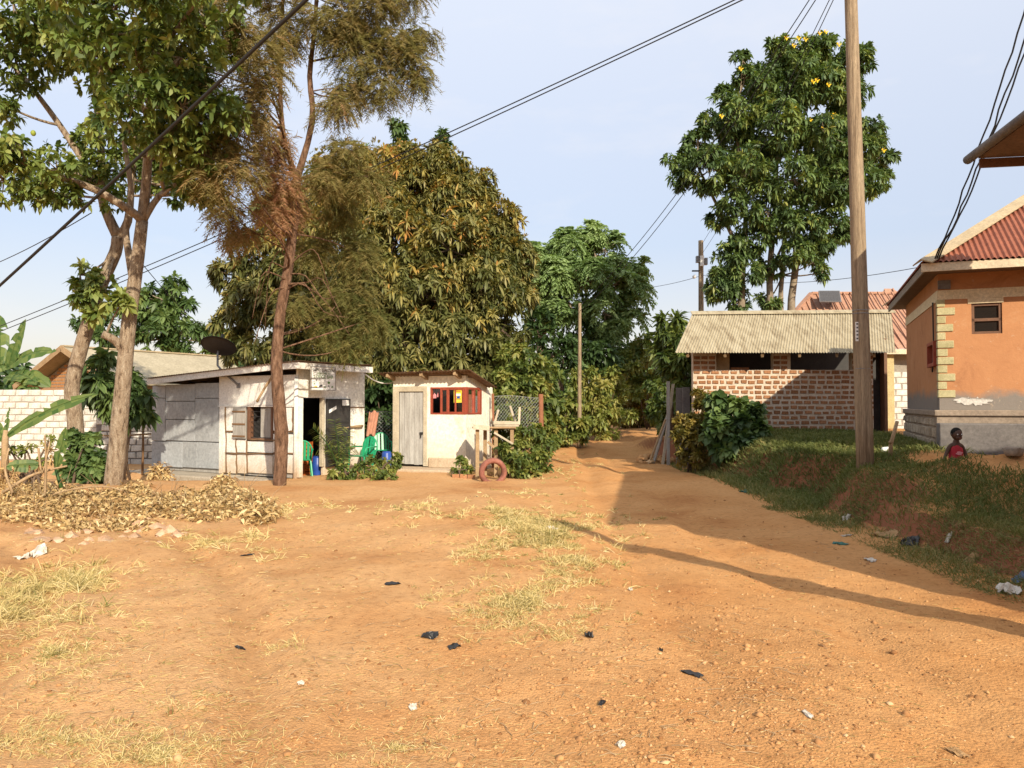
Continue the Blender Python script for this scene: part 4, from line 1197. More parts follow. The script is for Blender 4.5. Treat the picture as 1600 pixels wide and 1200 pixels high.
# ------------------------------------------------------------------ house at left with tan roof and brick gable
LH = thing('tan_roof_house', 'house behind the white wall with tan roof and brick gable', 'house', W(200, 640, 31) * [1, 1, 0] + [0, 0, .2])
zl = lambda zx, zy: (zx * 0.2332, 500 + zy * 0.2332)
ap = W(*zl(415, 183), 30.0)                     # gable peak at the front
ev = W(*zl(170, 450), 28.5)                     # left eave end
er = W(*zl(505, 262), 29.0)
rf = W(345, 554, 36.5)                          # far end of the ridge
rf[2] = ap[2]
rdir = rf - ap
ez_l = ev[2]
rEave = ap + unit(np.array([unit(rdir)[1], -unit(rdir)[0], 0])) * 3.4 - [0, 0, 1.5]
lEave = ap - unit(np.array([unit(rdir)[1], -unit(rdir)[0], 0])) * 3.4 - [0, 0, 1.5]
mb = MB(); mb.slab([rEave, rEave + rdir, rf, ap], (0, 0, .05)); mb.build('roof_slope', M['tan_roof'], LH)
mb = MB(); mb.slab([lEave, lEave + rdir, rf, ap + [0, 0, 0.001]], (0, 0, .05)); mb.build('roof_slope', M['tan_roof'], LH)
mb = MB(); mb.bar(ap + [0, 0, .06], rf + [0, 0, .06], .25, .06); mb.build('ridge_cap', M['cap_tan'], LH)
for e_ in (lEave, rEave):
    mb = MB(); mb.bar(ap + [0, 0, -.04] - unit(rdir) * .03, e_ + [0, 0, -.04] - unit(rdir) * .03, .05, .22); mb.build('barge_board', M['timber'], LH)
inn = unit(rdir) * 0.75
ga_, gl_, gr_ = ap + inn - [0, 0, .12], lEave + inn + unit(ap - lEave) * .5 - [0, 0, .12], rEave + inn + unit(ap - rEave) * .5 - [0, 0, .12]
mb = MB(); mb.slab([ga_, gl_, gl_ * [1, 1, 0], gr_ * [1, 1, 0], gr_], unit(rdir) * .2); gw = mb.build('gable_wall', M['block_mortar'], LH)
# gable bricks, too small to pick apart singly
mb = MB(); gd = unit((gr_ - gl_) * [1, 1, 0]); gwid = np.linalg.norm((gr_ - gl_)[:2]); ng = -unit(rdir)
r_ = 0; z_ = gl_[2] - 1.2
while z_ < ga_[2] - .1:
    x_ = (.12 if r_ % 2 else 0)
    while x_ < gwid - .2:
        ztop = gl_[2] + (ga_[2] - gl_[2]) * (1 - abs(x_ + .1 - gwid / 2) / (gwid / 2))
        if z_ + .1 < ztop:
            p = gl_ * [1, 1, 0] + gd * x_ + [0, 0, z_]; q = p + gd * .22
            o_ = ng * .015; h_ = np.array([0, 0, .1])
            mb.hexa([p + o_, q + o_, q, p, p + o_ + h_, q + o_ + h_, q + h_, p + h_])
        x_ += .26
    z_ += .135; r_ += 1
mb.build('bricks', M['orange_brick'], gw, kind='stuff')
mb = MB(); mb.slab([(gl_ + unit(rdir) * .2) * [1, 1, 0], (gl_ + rdir) * [1, 1, 0], gl_ + rdir - [0, 0, .4], gl_ + unit(rdir) * .2 - [0, 0, .4]], gd * .2); mb.slab([(gr_ + unit(rdir) * .2) * [1, 1, 0] - gd * .2, (gr_ + rdir) * [1, 1, 0] - gd * .2, gr_ + rdir - [0, 0, .4] - gd * .2, gr_ + unit(rdir) * .2 - [0, 0, .4] - gd * .2], gd * .2)
mb.build('side_wall', M['orange_brick'], LH)

# ------------------------------------------------------------------ white block wall (left)
BWf = Fr((W(0, 650, 22.5)[0] - 4.0, 22.5), (1, 0.02), (-0.02, 1))
bw = thing('block_wall', 'whitewashed concrete block wall behind the left trees', 'wall', BWf.p(2.5, .1, 0))
sEnd = BWf.hit(176, 700)[0]; zwt = BWf.hit(60, 609)[1]
mb = MB(); BWf.box(mb, 0, sEnd, 0, .15, -.3, zwt); bwm = mb.build('wall_core', M['block_mortar'], bw)
M['white_block'] = mat('white_block', [(0.25, (0.40, 0.36, 0.31)), (0.5, (0.56, 0.54, 0.50)), (0.8, (0.64, 0.63, 0.60))], 2.5, 0.95, 0.5, 50, objrand=0.12)
bks = [brick_mesh('block_mesh', M['white_block'], 1, 0.018, 0.165, 40 + k) for k in range(5)]
cells = []; r_ = 0; z_ = zwt - .17
while z_ > -.2:
    x_ = 0.005 + (.18 if r_ % 2 else 0)
    while x_ < sEnd - .1:
        w_ = min(.345, sEnd - x_ - .004); cells.append((x_, z_, w_, 1.0, 0.0)); x_ += w_ + .022
    z_ -= .187; r_ += 1
place_pieces(bwm, 'block', bks, BWf, cells, 5)
# lower wall stretch beyond, with rough dark courses by the gap
BG = Fr((W(150, 700, 21.6)[0], 21.6), (1, 0.0), (0, 1))
bg = thing('rough_wall', 'rough unplastered block wall by the dark gap beside the shack', 'wall', BG.p(1, .1, 0))
e_ = BG.hit(240, 700)[0]
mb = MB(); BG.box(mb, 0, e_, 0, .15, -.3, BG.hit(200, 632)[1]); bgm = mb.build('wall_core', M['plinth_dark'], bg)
cells = []; r_ = 0; z_ = BG.hit(200, 632)[1] - .17
while z_ > -.25:
    x_ = .005 + (.15 if r_ % 2 else 0)
    while x_ < e_ - .08:
        w_ = min(.3, e_ - x_ - .004); cells.append((x_, z_, w_, 1.0, 0.0)); x_ += w_ + .03
    z_ -= .19; r_ += 1
place_pieces(bgm, 'block', bks, BG, cells, 6)
# rustic rail in front of the gap
rl_ = thing('stick_rail', 'thin stick rail fence in front of the dark gap', 'fence', G(210, 765))
for px in (197, 222):
    b_ = W(px, 738, 18.9); mb = MB(); mb.tube([b_ - [0, 0, .4], b_ + [0.02, 0, .6], b_ + [0, 0, 1.45]], [.03, .028, .022], 7); mb.build('post', M['batten'], rl_, smooth=True)
mb = MB(); mb.tube([W(140, 680, 18.9), W(185, 681, 18.85), W(236, 678, 18.9)], .022, 7); mb.build('rail', M['timber'], rl_, smooth=True)

# ------------------------------------------------------------------ poles
def pole_thing(name, label, cat, base, top, r0, r1, m='pole_wood'):
    t = thing(name, label, cat, base)
    n = 12
    pts = [base + (top - base) * i / n for i in range(n + 1)]
    pts[0] = base - np.array([0, 0, .3])
    mb = MB(); mb.tube(pts, [r0 + (r1 - r0) * i / n for i in range(n + 1)], 16, wob=.03, seed=3)
    mb.build('shaft', M[m], t, smooth=True)
    return t
PB = W(1352, 706, 11.8); PB[2] = gz(PB[0], PB[1])
PT = W(1326, -110, 11.9)
up = pole_thing('utility_pole', 'tall weathered wooden utility pole on the grass bank', 'utility pole', PB, PT, .128, .088)
for k, dz in enumerate((.35, .6)):
    mb = MB(); c = PT - np.array([0, 0, dz]); mb.bar(c + [-.5, -.08, 0], c + [.5, -.08, 0], .07, .09); arm = mb.build('crossarm', M['pole_wood'], up)
    for x in (-.42, .42):
        mb = MB(); mb.tube([c + [x, -.08, .045], c + [x, -.08, .15]], .035, 8); mb.build('insulator', M['steel'], arm)
# number plates strip
sx_ = W(1337, 520, 11.66)
mb = MB(); mb.box(sx_[0] - .025, sx_[0] + .015, sx_[1] - .06, sx_[1] - .045, W(1336, 533, 11.6)[2], W(1336, 503, 11.6)[2]); npl = mb.build('number_strip', M['sign_white'], up)
for k in range(5):
    z_ = W(1336, 530, 11.6)[2] + k * .055; mb = MB(); mb.box(sx_[0] - .015, sx_[0] + .01, sx_[1] - .063, sx_[1] - .0603, z_, z_ + .022); mb.build('number_mark', M['ink_dark'], npl)
for z_ in (2.2, 3.05, 3.1):
    c = PB + (PT - PB) * ((z_ - PB[2]) / (PT[2] - PB[2])); mb = MB()
    ring = [c + [.118 * math.cos(a), .118 * math.sin(a), 0] for a in np.linspace(0, 2 * math.pi, 17)]
    mb.tube(ring, .006, 5, cap=False); mb.build('wire_band', M['steel'], up)
# far pole with boxes behind the shed
fb = W(1096, 640, 33); fb[2] = gz(fb[0], fb[1]); ft = W(1095, 376, 33)
fp = pole_thing('service_pole', 'slim far pole with grey meter boxes rising behind the shed', 'utility pole', fb, ft, .13, .105)
def pbox(px0, px1, py0, py1, d, dep, name, m, parent):
    a, b_ = W(px0, py1, d), W(px1, py0, d); mb = MB(); mb.box(a[0], b_[0], d - dep, d, a[2], b_[2]); return mb.build(name, M[m], parent)
pbox(1086.8, 1092, 401, 411, 33, .2, 'meter_box', 'steel', fp); pbox(1099.7, 1104, 404, 414.5, 33, .2, 'meter_box', 'steel', fp)
pbox(1093.6, 1099.3, 400, 416, 32.85, .1, 'junction_box', 'sign_white', fp)
pbox(1081, 1092, 422.6, 424.6, 33, .08, 'bracket_arm', 'dark_metal', fp)
mb = MB(); c = W(1086, 430, 32.9); mb.tube([c, c + [-.05, -.02, -.08], c + [-.07, -.03, -.14]], [.05, .085, .04], 10); mb.build('lamp', M['sign_white'], fp, smooth=True)
# thin pole by the far trees
tb = W(905, 615, 27); tb[2] = gz(tb[0], tb[1]); tt = W(906, 474, 27)
pole_thing('thin_pole', 'thin bare wooden pole in front of the feathery green tree', 'pole', tb, tt, .08, .055, 'pole_wood')
# leaning prop pole just outside the right edge, its shadow crosses the road
lb_ = np.array([4.14, 4.95, 0.0]); lb_[2] = gz(lb_[0], lb_[1])
lt_ = lb_ + np.array([-.31, -1.63, 2.65]) * 1.75
pole_thing('leaning_pole', 'leaning wooden pole beside the near house', 'pole', lb_, lt_, .15, .135)

# ------------------------------------------------------------------ wires
def wire(label, p, q, r, sag, n=18, extra=None, m='cable', cat='cable', grp=None):
    mb = MB(); pts = catenary(p, q, sag, n)
    if extra:
        for i, w_ in enumerate(extra): pass
    mb.tube(pts, r, 6); o = mb.build('power_cable', M[m], smooth=True)
    return tag(o, label, cat, grp)
wire('thick twisted cable crossing the upper left trees', W(-90, 527, 15.5), W(620, -135, 8.5), .026, .05)
wire('upper of two thin lines from the utility pole to the lower left sky', W(1327, -85, 11.8), (-19.2, 25, W(-120, 556, 25)[2]), .011, .25, 30)
wire('lower of two thin lines from the utility pole to the lower left sky', W(1327, -80, 11.8), (-19.2, 25, W(-120, 564, 25)[2]), .011, .27, 30)
for k, (dx, dy, g_) in enumerate(((0, 0, .3), (14, 6, .38), (30, -10, .34))):
    mb = MB(); a, b_ = W(1640 + dx, -110 + dy, 9.4), W(1461 + k * 3, 404, 11.93)
    pts = catenary(a, b_, g_ * .7, 22); rs = random.Random(k)
    pts = [p + np.array([rs.uniform(-.02, .02), 0, 0]) * (0 if i in (0, 21) else 1) for i, p in enumerate(pts)]
    mb.tube(pts, .013, 6); o = mb.build('service_cable', M['cable'], smooth=True)
    tag(o, ('leftmost of three service cables dropping to the orange house eave', 'middle of three service cables dropping to the orange house eave', 'rightmost of three service cables dropping to the orange house eave')[k], 'cable')
wire('upper thin line descending to the thin pole by the far trees', W(1322, -90, 11.8), W(906, 477, 27), .009, .5, 26)
wire('lower thin line descending to the thin pole by the far trees', W(1322, -75, 11.8), W(906, 486, 27), .009, .55, 26)
wire('left line from utility pole top to the meter box pole', W(1325, -60, 11.8), W(1097, 381, 33), .008, .2, 26)
wire('right line from utility pole top to the meter box pole', W(1330, -60, 11.8), W(1098, 395, 33), .008, .3, 26)
wire('thin line from the meter box pole into the far tree', W(1092, 432, 33), W(985, 452, 38), .010, .1)
wire('thin line from the meter box pole towards the orange house', W(1099, 430, 33), W(1445, 416, 16.5), .008, .35)
wire('thin wavy line leaving the left tree towards the left edge', W(142, 333, 15.8), (-19.2, 25, 5.55), .010, .25)
for (x, y, z, lab) in ((W(-90, 527, 15.5)[0], 15.55, W(-90, 527, 15.5)[2] + .12, 'short wooden cable post beyond the left edge'), (-19.25, 25.05, 5.8, 'wooden cable post behind the left end of the white wall')):
    b_ = np.array([x, y, gz(x, y)]); pole_thing('cable_post', lab, 'pole', b_, np.array([x, y, z]), .1, .07)
mp_ = W(1640, -110, 9.4); mb = MB(); mb.tube([np.array([mp_[0] + .1, mp_[1], nz + .05]), mp_ + [.1, 0, .15]], .03, 8); mb.build('roof_mast', M['steel'], nb, smooth=True)
wire('thin slanting line from left tree fork to the tan roof', W(214, 402, 14.4), W(318, 512, 24), .008, .1)
# ------------------------------------------------------------------ foliage tools
def basis(D):
    up = np.tile(np.array([0, 0, 1.0]), (len(D), 1))
    S = np.cross(D, up); ln = np.linalg.norm(S, axis=1, keepdims=True)
    S = np.where(ln < 1e-4, np.array([1.0, 0, 0]), S / np.maximum(ln, 1e-6))
    N = np.cross(S, D)
    return S, N

def nrmz(a):
    return a / (np.linalg.norm(a, axis=1, keepdims=True) + 1e-9)

def leaves(P, D, L, Wd, droop=0.2, fold=0.12, roll=0.5, rng=RNG):
    """leaf blades: 6 verts, 4 triangles each"""
    n = len(P); D = nrmz(D)
    S, N = basis(D)
    ang = rng.normal(0, roll, n)[:, None]
    S2_ = S * np.cos(ang) + N * np.sin(ang); N2 = -S * np.sin(ang) + N * np.cos(ang)
    L = np.broadcast_to(np.asarray(L, float), (n,))[:, None]; Wd = np.broadcast_to(np.asarray(Wd, float), (n,))[:, None]
    dz = np.zeros((n, 3)); dz[:, 2] = 1
    dp = droop * L
    l1 = P + D * L * .30 + S2_ * Wd * .85 + N2 * fold * Wd * 2; r1 = P + D * L * .30 - S2_ * Wd * .85 + N2 * fold * Wd * 2
    m2 = P + D * L * .68 - dz * dp * .35
    l2 = m2 + S2_ * Wd * .85 + N2 * fold * Wd * 2; r2 = m2 - S2_ * Wd * .85 + N2 * fold * Wd * 2
    tip = P + D * L - dz * dp
    V = np.stack([P, l1, r1, l2, r2, tip], 1).reshape(-1, 3)
    b = (np.arange(n) * 6)[:, None]
    F = np.concatenate([b + [0, 2, 1], b + [1, 2, 4], b + [1, 4, 3], b + [3, 4, 5]], 1).reshape(-1, 3)
    return V, F, 4

def blades(P, D, L, Wd, droop=0.3, rng=RNG):
    """grass blade or needle: 3 triangles in a bent strip"""
    n = len(P); D = nrmz(D); S, N = basis(D)
    an = rng.uniform(0, 6.28, n)[:, None]
    S = S * np.cos(an) + N * np.sin(an)
    L = np.broadcast_to(np.asarray(L, float), (n,))[:, None]; Wd = np.broadcast_to(np.asarray(Wd, float), (n,))[:, None]
    dz = np.zeros((n, 3)); dz[:, 2] = 1
    m = P + D * L * .55 - dz * droop * L * .2
    tip = P + D * L - dz * droop * L
    V = np.stack([P + S * Wd, P - S * Wd, m + S * Wd * .7, m - S * Wd * .7, tip], 1).reshape(-1, 3)
    b = (np.arange(n) * 5)[:, None]
    F = np.concatenate([b + [0, 1, 3], b + [0, 3, 2], b + [2, 3, 4]], 1).reshape(-1, 3)
    return V, F, 3

def needles(P, D, L, Wd, rng=RNG):
    n = len(P); D = nrmz(D); S, N = basis(D)
    an = rng.uniform(0, 6.28, n)[:, None]
    S = S * np.cos(an) + N * np.sin(an)
    L = np.broadcast_to(np.asarray(L, float), (n,))[:, None]; Wd = np.broadcast_to(np.asarray(Wd, float), (n,))[:, None]
    V = np.stack([P + S * Wd, P - S * Wd, P + D * L], 1).reshape(-1, 3)
    F = (np.arange(n) * 3)[:, None] + np.array([0, 1, 2])
    return V, F, 1

class Leafset:
    def __init__(s): s.V, s.F, s.r, s.n = [], [], [], 0
    def add(s, VFk, rnd):
        V, F, k = VFk
        s.V.append(V); s.F.append(F + s.n); s.n += len(V); s.r.append(np.repeat(rnd, k))
    def build(s, name, m, parent, kind=None):
        return fast_mesh(name, np.concatenate(s.V), np.concatenate(s.F), m, parent, np.clip(np.concatenate(s.r), 0, 1), kind=kind)

def rand_dirs(n, rng=RNG):
    return nrmz(rng.normal(0, 1, (n, 3)))

def lobe_points(c, r, n, rng=RNG, clumps=None, flat=0.85, clump_r=0.36, shell=(0.55, 0.95)):
    """rosette sites gathered into clumps over a lobe, with the outward direction"""
    clumps = clumps or max(5, int(n / 9))
    cd = rand_dirs(clumps, rng); cd[:, 2] *= flat
    cc = cd * (r * rng.uniform(*shell, clumps))[:, None]
    k = rng.integers(0, clumps, n)
    off = rand_dirs(n, rng) * (r * clump_r * rng.uniform(0.2, 1, n) ** 0.6)[:, None]
    off[:, 2] *= 0.7
    P = cc[k] + off
    A = nrmz(P * 0.6 + off * 0.9 + rng.normal(0, .12, (n, 3)) * r)
    return P + c, A, cc + c, k

def rosettes(ls, P, A, k, L, Wd, spread=0.9, lift=0.15, down=0.25, droop=0.2, rnd=None, rng=RNG, lvar=.4, roll=.6):
    n = len(P)
    Pn = np.repeat(P, k, 0) ; An = np.repeat(A, k, 0)
    S, N = basis(An)
    ph = (np.tile(np.arange(k) * 2.39996, n) + np.repeat(rng.uniform(0, 6.28, n), k))[:, None]
    rad = S * np.cos(ph) + N * np.sin(ph)
    D = An * rng.uniform(.15, .8, n * k)[:, None] + rad * spread
    D[:, 2] += lift - down * rng.uniform(0, 2, n * k)
    ll = L * (1 + rng.uniform(-lvar, lvar, n * k)) * np.repeat(rng.uniform(.8, 1.15, n), k)
    base = rng.uniform(0, 1, n) if rnd is None else rnd
    rr = np.repeat(base, k) + rng.normal(0, .1, n * k)
    ls.add(leaves(Pn, D, ll, Wd * ll / L, droop, roll=roll, rng=rng), rr)

def fronds(ls, P, D, m, L, lf, wd, rnd, droop=0.45, rng=RNG, needle=False):
    """compound leaf: m leaflet pairs along a drooping rachis"""
    n = len(P); D = nrmz(D); S, N = basis(D)
    for i in range(m):
        t = (i + 0.6) / m
        q = P + D * (L * t)[:, None] if hasattr(L, '__len__') else P + D * L * t
        q = q.copy(); q[:, 2] -= droop * (t ** 2) * (np.asarray(L) if hasattr(L, '__len__') else L)
        for sgn in (-1, 1):
            dd = S * sgn * .9 + D * .55; dd[:, 2] -= .25 + droop * t * .6
            dd = dd + rng.normal(0, .12, (n, 3))
            sc = lf * (1 - .45 * abs(t - .45)) * rng.uniform(.8, 1.15, n)
            if needle: ls.add(needles(q, dd, sc, wd, rng), rnd + rng.normal(0, .06, n))
            else: ls.add(leaves(q, dd, sc, wd * sc / lf, .15, rng=rng, roll=.8), rnd + rng.normal(0, .07, n))

def bez(p, q, bend, n=7):
    p, q = np.asarray(p, float), np.asarray(q, float)
    m = (p + q) / 2 + np.asarray(bend, float)
    return [p * (1 - t) ** 2 + m * 2 * t * (1 - t) + q * t ** 2 for t in np.linspace(0, 1, n)]

def limb(mb, pts, r0, r1, seg=9, wob=.06, seed=0, dens=3):
    P = [np.asarray(p, float) for p in pts]
    # catmull-rom through the given points
    out = []
    for i in range(len(P) - 1):
        a, b_, c, d = P[max(i - 1, 0)], P[i], P[i + 1], P[min(i + 2, len(P) - 1)]
        for j in range(dens):
            t = j / dens
            out.append(0.5 * ((2 * b_) + (-a + c) * t + (2 * a - 5 * b_ + 4 * c - d) * t * t + (-a + 3 * b_ - 3 * c + d) * t ** 3))
    out.append(P[-1])
    n = len(out)
    mb.tube(out, [r0 + (r1 - r0) * i / (n - 1) for i in range(n)], seg, wob=wob, seed=seed)
    return out

M['bark_light'] = mat('bark_light', [(0.3, (0.09, 0.055, 0.035)), (0.45, (0.32, 0.235, 0.16)), (0.7, (0.48, 0.39, 0.29))], 9, 0.95, 1.0, 22, stretch=(2.0, 2.0, 0.6), fine=.6, bdist=.05)
M['bark_pine'] = mat('bark_pine', [(0.3, (0.06, 0.032, 0.02)), (0.5, (0.21, 0.115, 0.07)), (0.7, (0.34, 0.21, 0.14))], 10, 0.95, 1.0, 24, stretch=(2.0, 2.0, 0.5), fine=.6, bdist=.05)
M['bark_dark'] = mat('bark_dark', [(0.2, (0.05, 0.035, 0.025)), (0.7, (0.15, 0.10, 0.07))], 6, 0.95, 0.7, 25, bdist=.02)
M['bark_grey'] = mat('bark_grey', [(0.2, (0.16, 0.12, 0.085)), (0.7, (0.33, 0.27, 0.20))], 6, 0.95, 0.5, 25, bdist=.02)
M['leaf_fruit'] = leaf_mat('leaf_fruit', [(0.0, (0.040, 0.070, 0.018)), (0.4, (0.115, 0.165, 0.038)), (0.8, (0.23, 0.27, 0.07)), (1.0, (0.31, 0.31, 0.10))], .28)
M['leaf_mango'] = leaf_mat('leaf_mango', [(0.0, (0.050, 0.065, 0.018)), (0.4, (0.135, 0.14, 0.042)), (0.7, (0.23, 0.205, 0.068)), (0.9, (0.34, 0.27, 0.065)), (1.0, (0.40, 0.20, 0.055))], .2)
M['leaf_pine'] = leaf_mat('leaf_pine', [(0.0, (0.10, 0.12, 0.038)), (0.35, (0.19, 0.17, 0.06)), (0.65, (0.26, 0.19, 0.085)), (0.85, (0.32, 0.20, 0.105)), (1.0, (0.38, 0.20, 0.12))], .3, .8, .1)
M['leaf_feather'] = leaf_mat('leaf_feather', [(0.0, (0.09, 0.15, 0.05)), (0.5, (0.19, 0.28, 0.10)), (1.0, (0.28, 0.37, 0.15))], .3)
M['leaf_tulip'] = leaf_mat('leaf_tulip', [(0.0, (0.045, 0.08, 0.032)), (0.5, (0.12, 0.185, 0.06)), (0.85, (0.23, 0.27, 0.07)), (1.0, (0.30, 0.30, 0.09))], .25)
M['leaf_hedge'] = leaf_mat('leaf_hedge', [(0.0, (0.040, 0.070, 0.018)), (0.45, (0.125, 0.165, 0.038)), (0.8, (0.23, 0.25, 0.06)), (1.0, (0.32, 0.29, 0.085))], .3)
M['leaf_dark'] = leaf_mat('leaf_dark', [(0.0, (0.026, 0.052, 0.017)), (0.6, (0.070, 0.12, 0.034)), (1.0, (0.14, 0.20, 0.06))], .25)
M['leaf_yellow'] = leaf_mat('leaf_yellow', [(0.0, (0.07, 0.07, 0.015)), (0.5, (0.19, 0.15, 0.03)), (1.0, (0.30, 0.21, 0.05))], .3)
M['leaf_banana'] = leaf_mat('leaf_banana', [(0.0, (0.05, 0.11, 0.025)), (1.0, (0.16, 0.21, 0.06))], .4)
M['leaf_dry'] = leaf_mat('leaf_dry', [(0.0, (0.20, 0.11, 0.05)), (0.4, (0.38, 0.25, 0.11)), (0.8, (0.54, 0.39, 0.19)), (1.0, (0.62, 0.49, 0.28))], .12, .8, .1)
M['grass_green'] = leaf_mat('grass_green', [(0.0, (0.07, 0.085, 0.026)), (0.45, (0.135, 0.16, 0.05)), (0.75, (0.22, 0.205, 0.08)), (1.0, (0.36, 0.28, 0.13))], .25, .7, .15)
M['grass_dry'] = leaf_mat('grass_dry', [(0.0, (0.15, 0.17, 0.05)), (0.3, (0.44, 0.34, 0.14)), (0.8, (0.62, 0.50, 0.25)), (1.0, (0.68, 0.57, 0.33))], .15, .8, .1)
M['petal_yellow'] = mat('petal_yellow', (0.75, 0.50, 0.03), 8, 0.6, 0, 20, fine=.1)
M['fruit_green'] = mat('fruit_green', (0.22, 0.27, 0.04), 8, 0.5, 0.1, 20, fine=.1)

def sphere_pts(mb, c, r, nu=8, nv=6, sq=(1, 1, 1), mi=0):
    vs_, fs = [], []
    c = np.asarray(c, float)
    vs_.append(c + [0, 0, -r * sq[2]])
    for i in range(1, nv):
        th = math.pi * i / nv
        for k in range(nu):
            ph = 2 * math.pi * k / nu
            vs_.append(c + np.array([math.sin(th) * math.cos(ph) * sq[0], math.sin(th) * math.sin(ph) * sq[1], -math.cos(th) * sq[2]]) * r)
    vs_.append(c + [0, 0, r * sq[2]])
    for k in range(nu):
        fs.append((0, 1 + (k + 1) % nu, 1 + k))
    for i in range(nv - 2):
        for k in range(nu):
            a = 1 + i * nu + k; b_ = 1 + i * nu + (k + 1) % nu
            fs.append((a, b_, b_ + nu, a + nu))
    top = len(vs_) - 1
    for k in range(nu): fs.append((top, 1 + (nv - 2) * nu + k, 1 + (nv - 2) * nu + (k + 1) % nu))
    mb.add(vs_, fs, mi)

def lobes_px(rows):
    """(px, py, depth, radius in px) -> centre, radius in metres"""
    return [(W(a, b_, d), r * d / FPX) for (a, b_, d, r) in rows]

def twigs(mb, src, lobes_cc, r0, seed, sag=.12, jit=.1, pick=1):
    """thin branches from the nearest limb point to the lobe's clumps"""
    rs = random.Random(seed)
    src = np.array(src)
    for c, r, cc in lobes_cc:
        i = np.argsort(np.linalg.norm(src - c, axis=1) + 0.6 * np.maximum(0, src[:, 2] - c[2]))[rs.randrange(pick)]
        s = src[i]
        dist = np.linalg.norm(c - s)
        mb.tube(bez(s, c, [rs.uniform(-jit, jit) * dist, rs.uniform(-jit, jit) * dist, -sag * dist + rs.uniform(-jit, jit) * dist], 7), list(np.linspace(r0 * min(1, .35 + dist * .16), r0 * .3, 7)), 6)
        for q in cc[::max(1, len(cc) // 6)]:
            mb.tube(bez(c, q, [rs.uniform(-.1, .1) * r, rs.uniform(-.1, .1) * r, -.1 * r], 4), list(np.linspace(r0 * .3, r0 * .08, 4)), 5)

# ------------------------------------------------------------------ left fruit trees (two stems)
def fruit_tree(name_label, stems, rows, clumps_px, seed, leafdens, origin, fruit_px):
    rng = np.random.default_rng(seed)
    t = thing('fruit_tree', name_label, 'tree', origin)
    mb = MB(); src = []
    for i, (pts, r0, r1) in enumerate(stems):
        o_ = limb(mb, pts, r0, r1, 12, .025, seed + i)
        if i > 0 or len(stems) == 1: src += o_[len(o_) // 3:]
        else: src += o_[-4:]
    ls = Leafset(); lc = []
    for (c, r) in lobes_px(rows):
        n = int(leafdens * r ** 2 * 200) + 20
        P, A, cc, k = lobe_points(c, r, n, rng, clumps=max(8, int(12 * r + 8)), clump_r=.42 / max(r, .5) ** .3)
        tone = rng.uniform(.2, .75, len(cc))[k] + rng.normal(0, .12, n)
        rosettes(ls, P, A, 8, .14, .032, rnd=tone, down=.32, rng=rng)
        lc.append((c, r, cc))
    for (c, r) in lobes_px(clumps_px):
        n = int(190 * r ** 2) + 8
        P, A, cc, k = lobe_points(c, r, n, rng, clumps=6)
        rosettes(ls, P, A, 8, .19, .042, rnd=rng.uniform(.3, .95, n), down=.4, rng=rng)
        lc.append((c, r, cc))
    twigs(mb, src, lc, .06, seed)
    mb.build('trunk', M['bark_light'], t, smooth=True)
    ls.build('crown', M['leaf_fruit'], t)
    for (px, py, d) in fruit_px:
        mb = MB(); sphere_pts(mb, W(px, py, d), .042, 8, 6, (1, 1, 1.2)); mb.build('fruit', M['fruit_green'], t, smooth=True)
    return t

d1 = 14.3
b1 = W(176, 772, d1); b1[2] = gz(b1[0], b1[1]) - .1
stemsA = [([b1, W(184, 690, d1), W(193, 590, d1), W(203, 490, d1), W(212, 430, d1), W(222, 345, d1)], .165, .105),
          ([W(222, 345, d1), W(228, 290, d1), W(232, 220, d1 - .3), W(235, 130, d1 - .6), W(240, 20, d1 - 1), W(245, -90, d1 - 1)], .10, .04),
          ([W(222, 345, d1), W(205, 330, d1 - .2), W(150, 297, d1 - .5), W(90, 275, d1 - .8), W(40, 255, d1 - 1), W(-30, 240, d1 - 1)], .085, .035),
          ([W(224, 345, d1), W(250, 305, d1 + .1), W(290, 280, d1 + .3), W(335, 255, d1 + .6)], .065, .03),
          ([W(207, 430, d1), W(201, 395, d1 + .1), W(197, 360, d1 + .2), W(205, 300, d1 + .2), W(190, 200, d1)], .075, .04),
          ([W(196, 552, d1), W(180, 532, d1 - .15), W(160, 522, d1 - .3)], .085, .07)]
rowsA = [(210, 50, 11.9, 75), (280, 90, 11.6, 70), (330, 30, 12, 75), (160, 90, 12.3, 60), (220, 150, 11.4, 60), (285, 165, 11.6, 55), (255, 215, 12.0, 42),
         (310, 235, 12.3, 42), (335, 175, 11.9, 45), (318, 290, 13.2, 28), (280, 280, 12.8, 26), (200, 195, 12.6, 48), (90, 265, 13.4, 36), (30, 225, 13, 48), (55, 300, 13.6, 28), (5, 280, 13.2, 36), (115, 305, 13.8, 22), (240, -60, 10.6, 95), (350, -60, 10.2, 90), (110, -40, 12, 90), (180, 15, 12, 60)]
fruit_tree('left tree with pale bark, sawn stub and spreading green leaf crown', stemsA, rowsA, [(188, 478, 14.0, 22), (205, 465, 14.5, 16)], 11, 1.0, b1,
           [(206, 98, 12.1), (186, 180, 12.2), (152, 183, 12.3), (52, 208, 12.6), (117, 123, 12.2)])
d2 = 16.6
b2_ = W(124, 705, d2); b2_[2] = gz(b2_[0], b2_[1]) - .1
stemsB = [([b2_, W(117, 650, d2), W(112, 610, d2), W(122, 560, d2), W(140, 500, d2), W(160, 440, d2), W(180, 395, d2), W(184, 370, d2)], .165, .12),
          ([W(184, 370, d2), W(170, 340, d2), W(160, 310, d2), W(158, 240, d2), W(150, 150, d2), W(140, 30, d2)], .12, .05),
          ([W(184, 372, d2), W(200, 345, d2), W(206, 280, d2), W(215, 180, d2)], .1, .05),
          ([W(160, 300, d2), W(110, 220, d2), W(60, 150, d2), W(10, 90, d2)], .08, .04)]
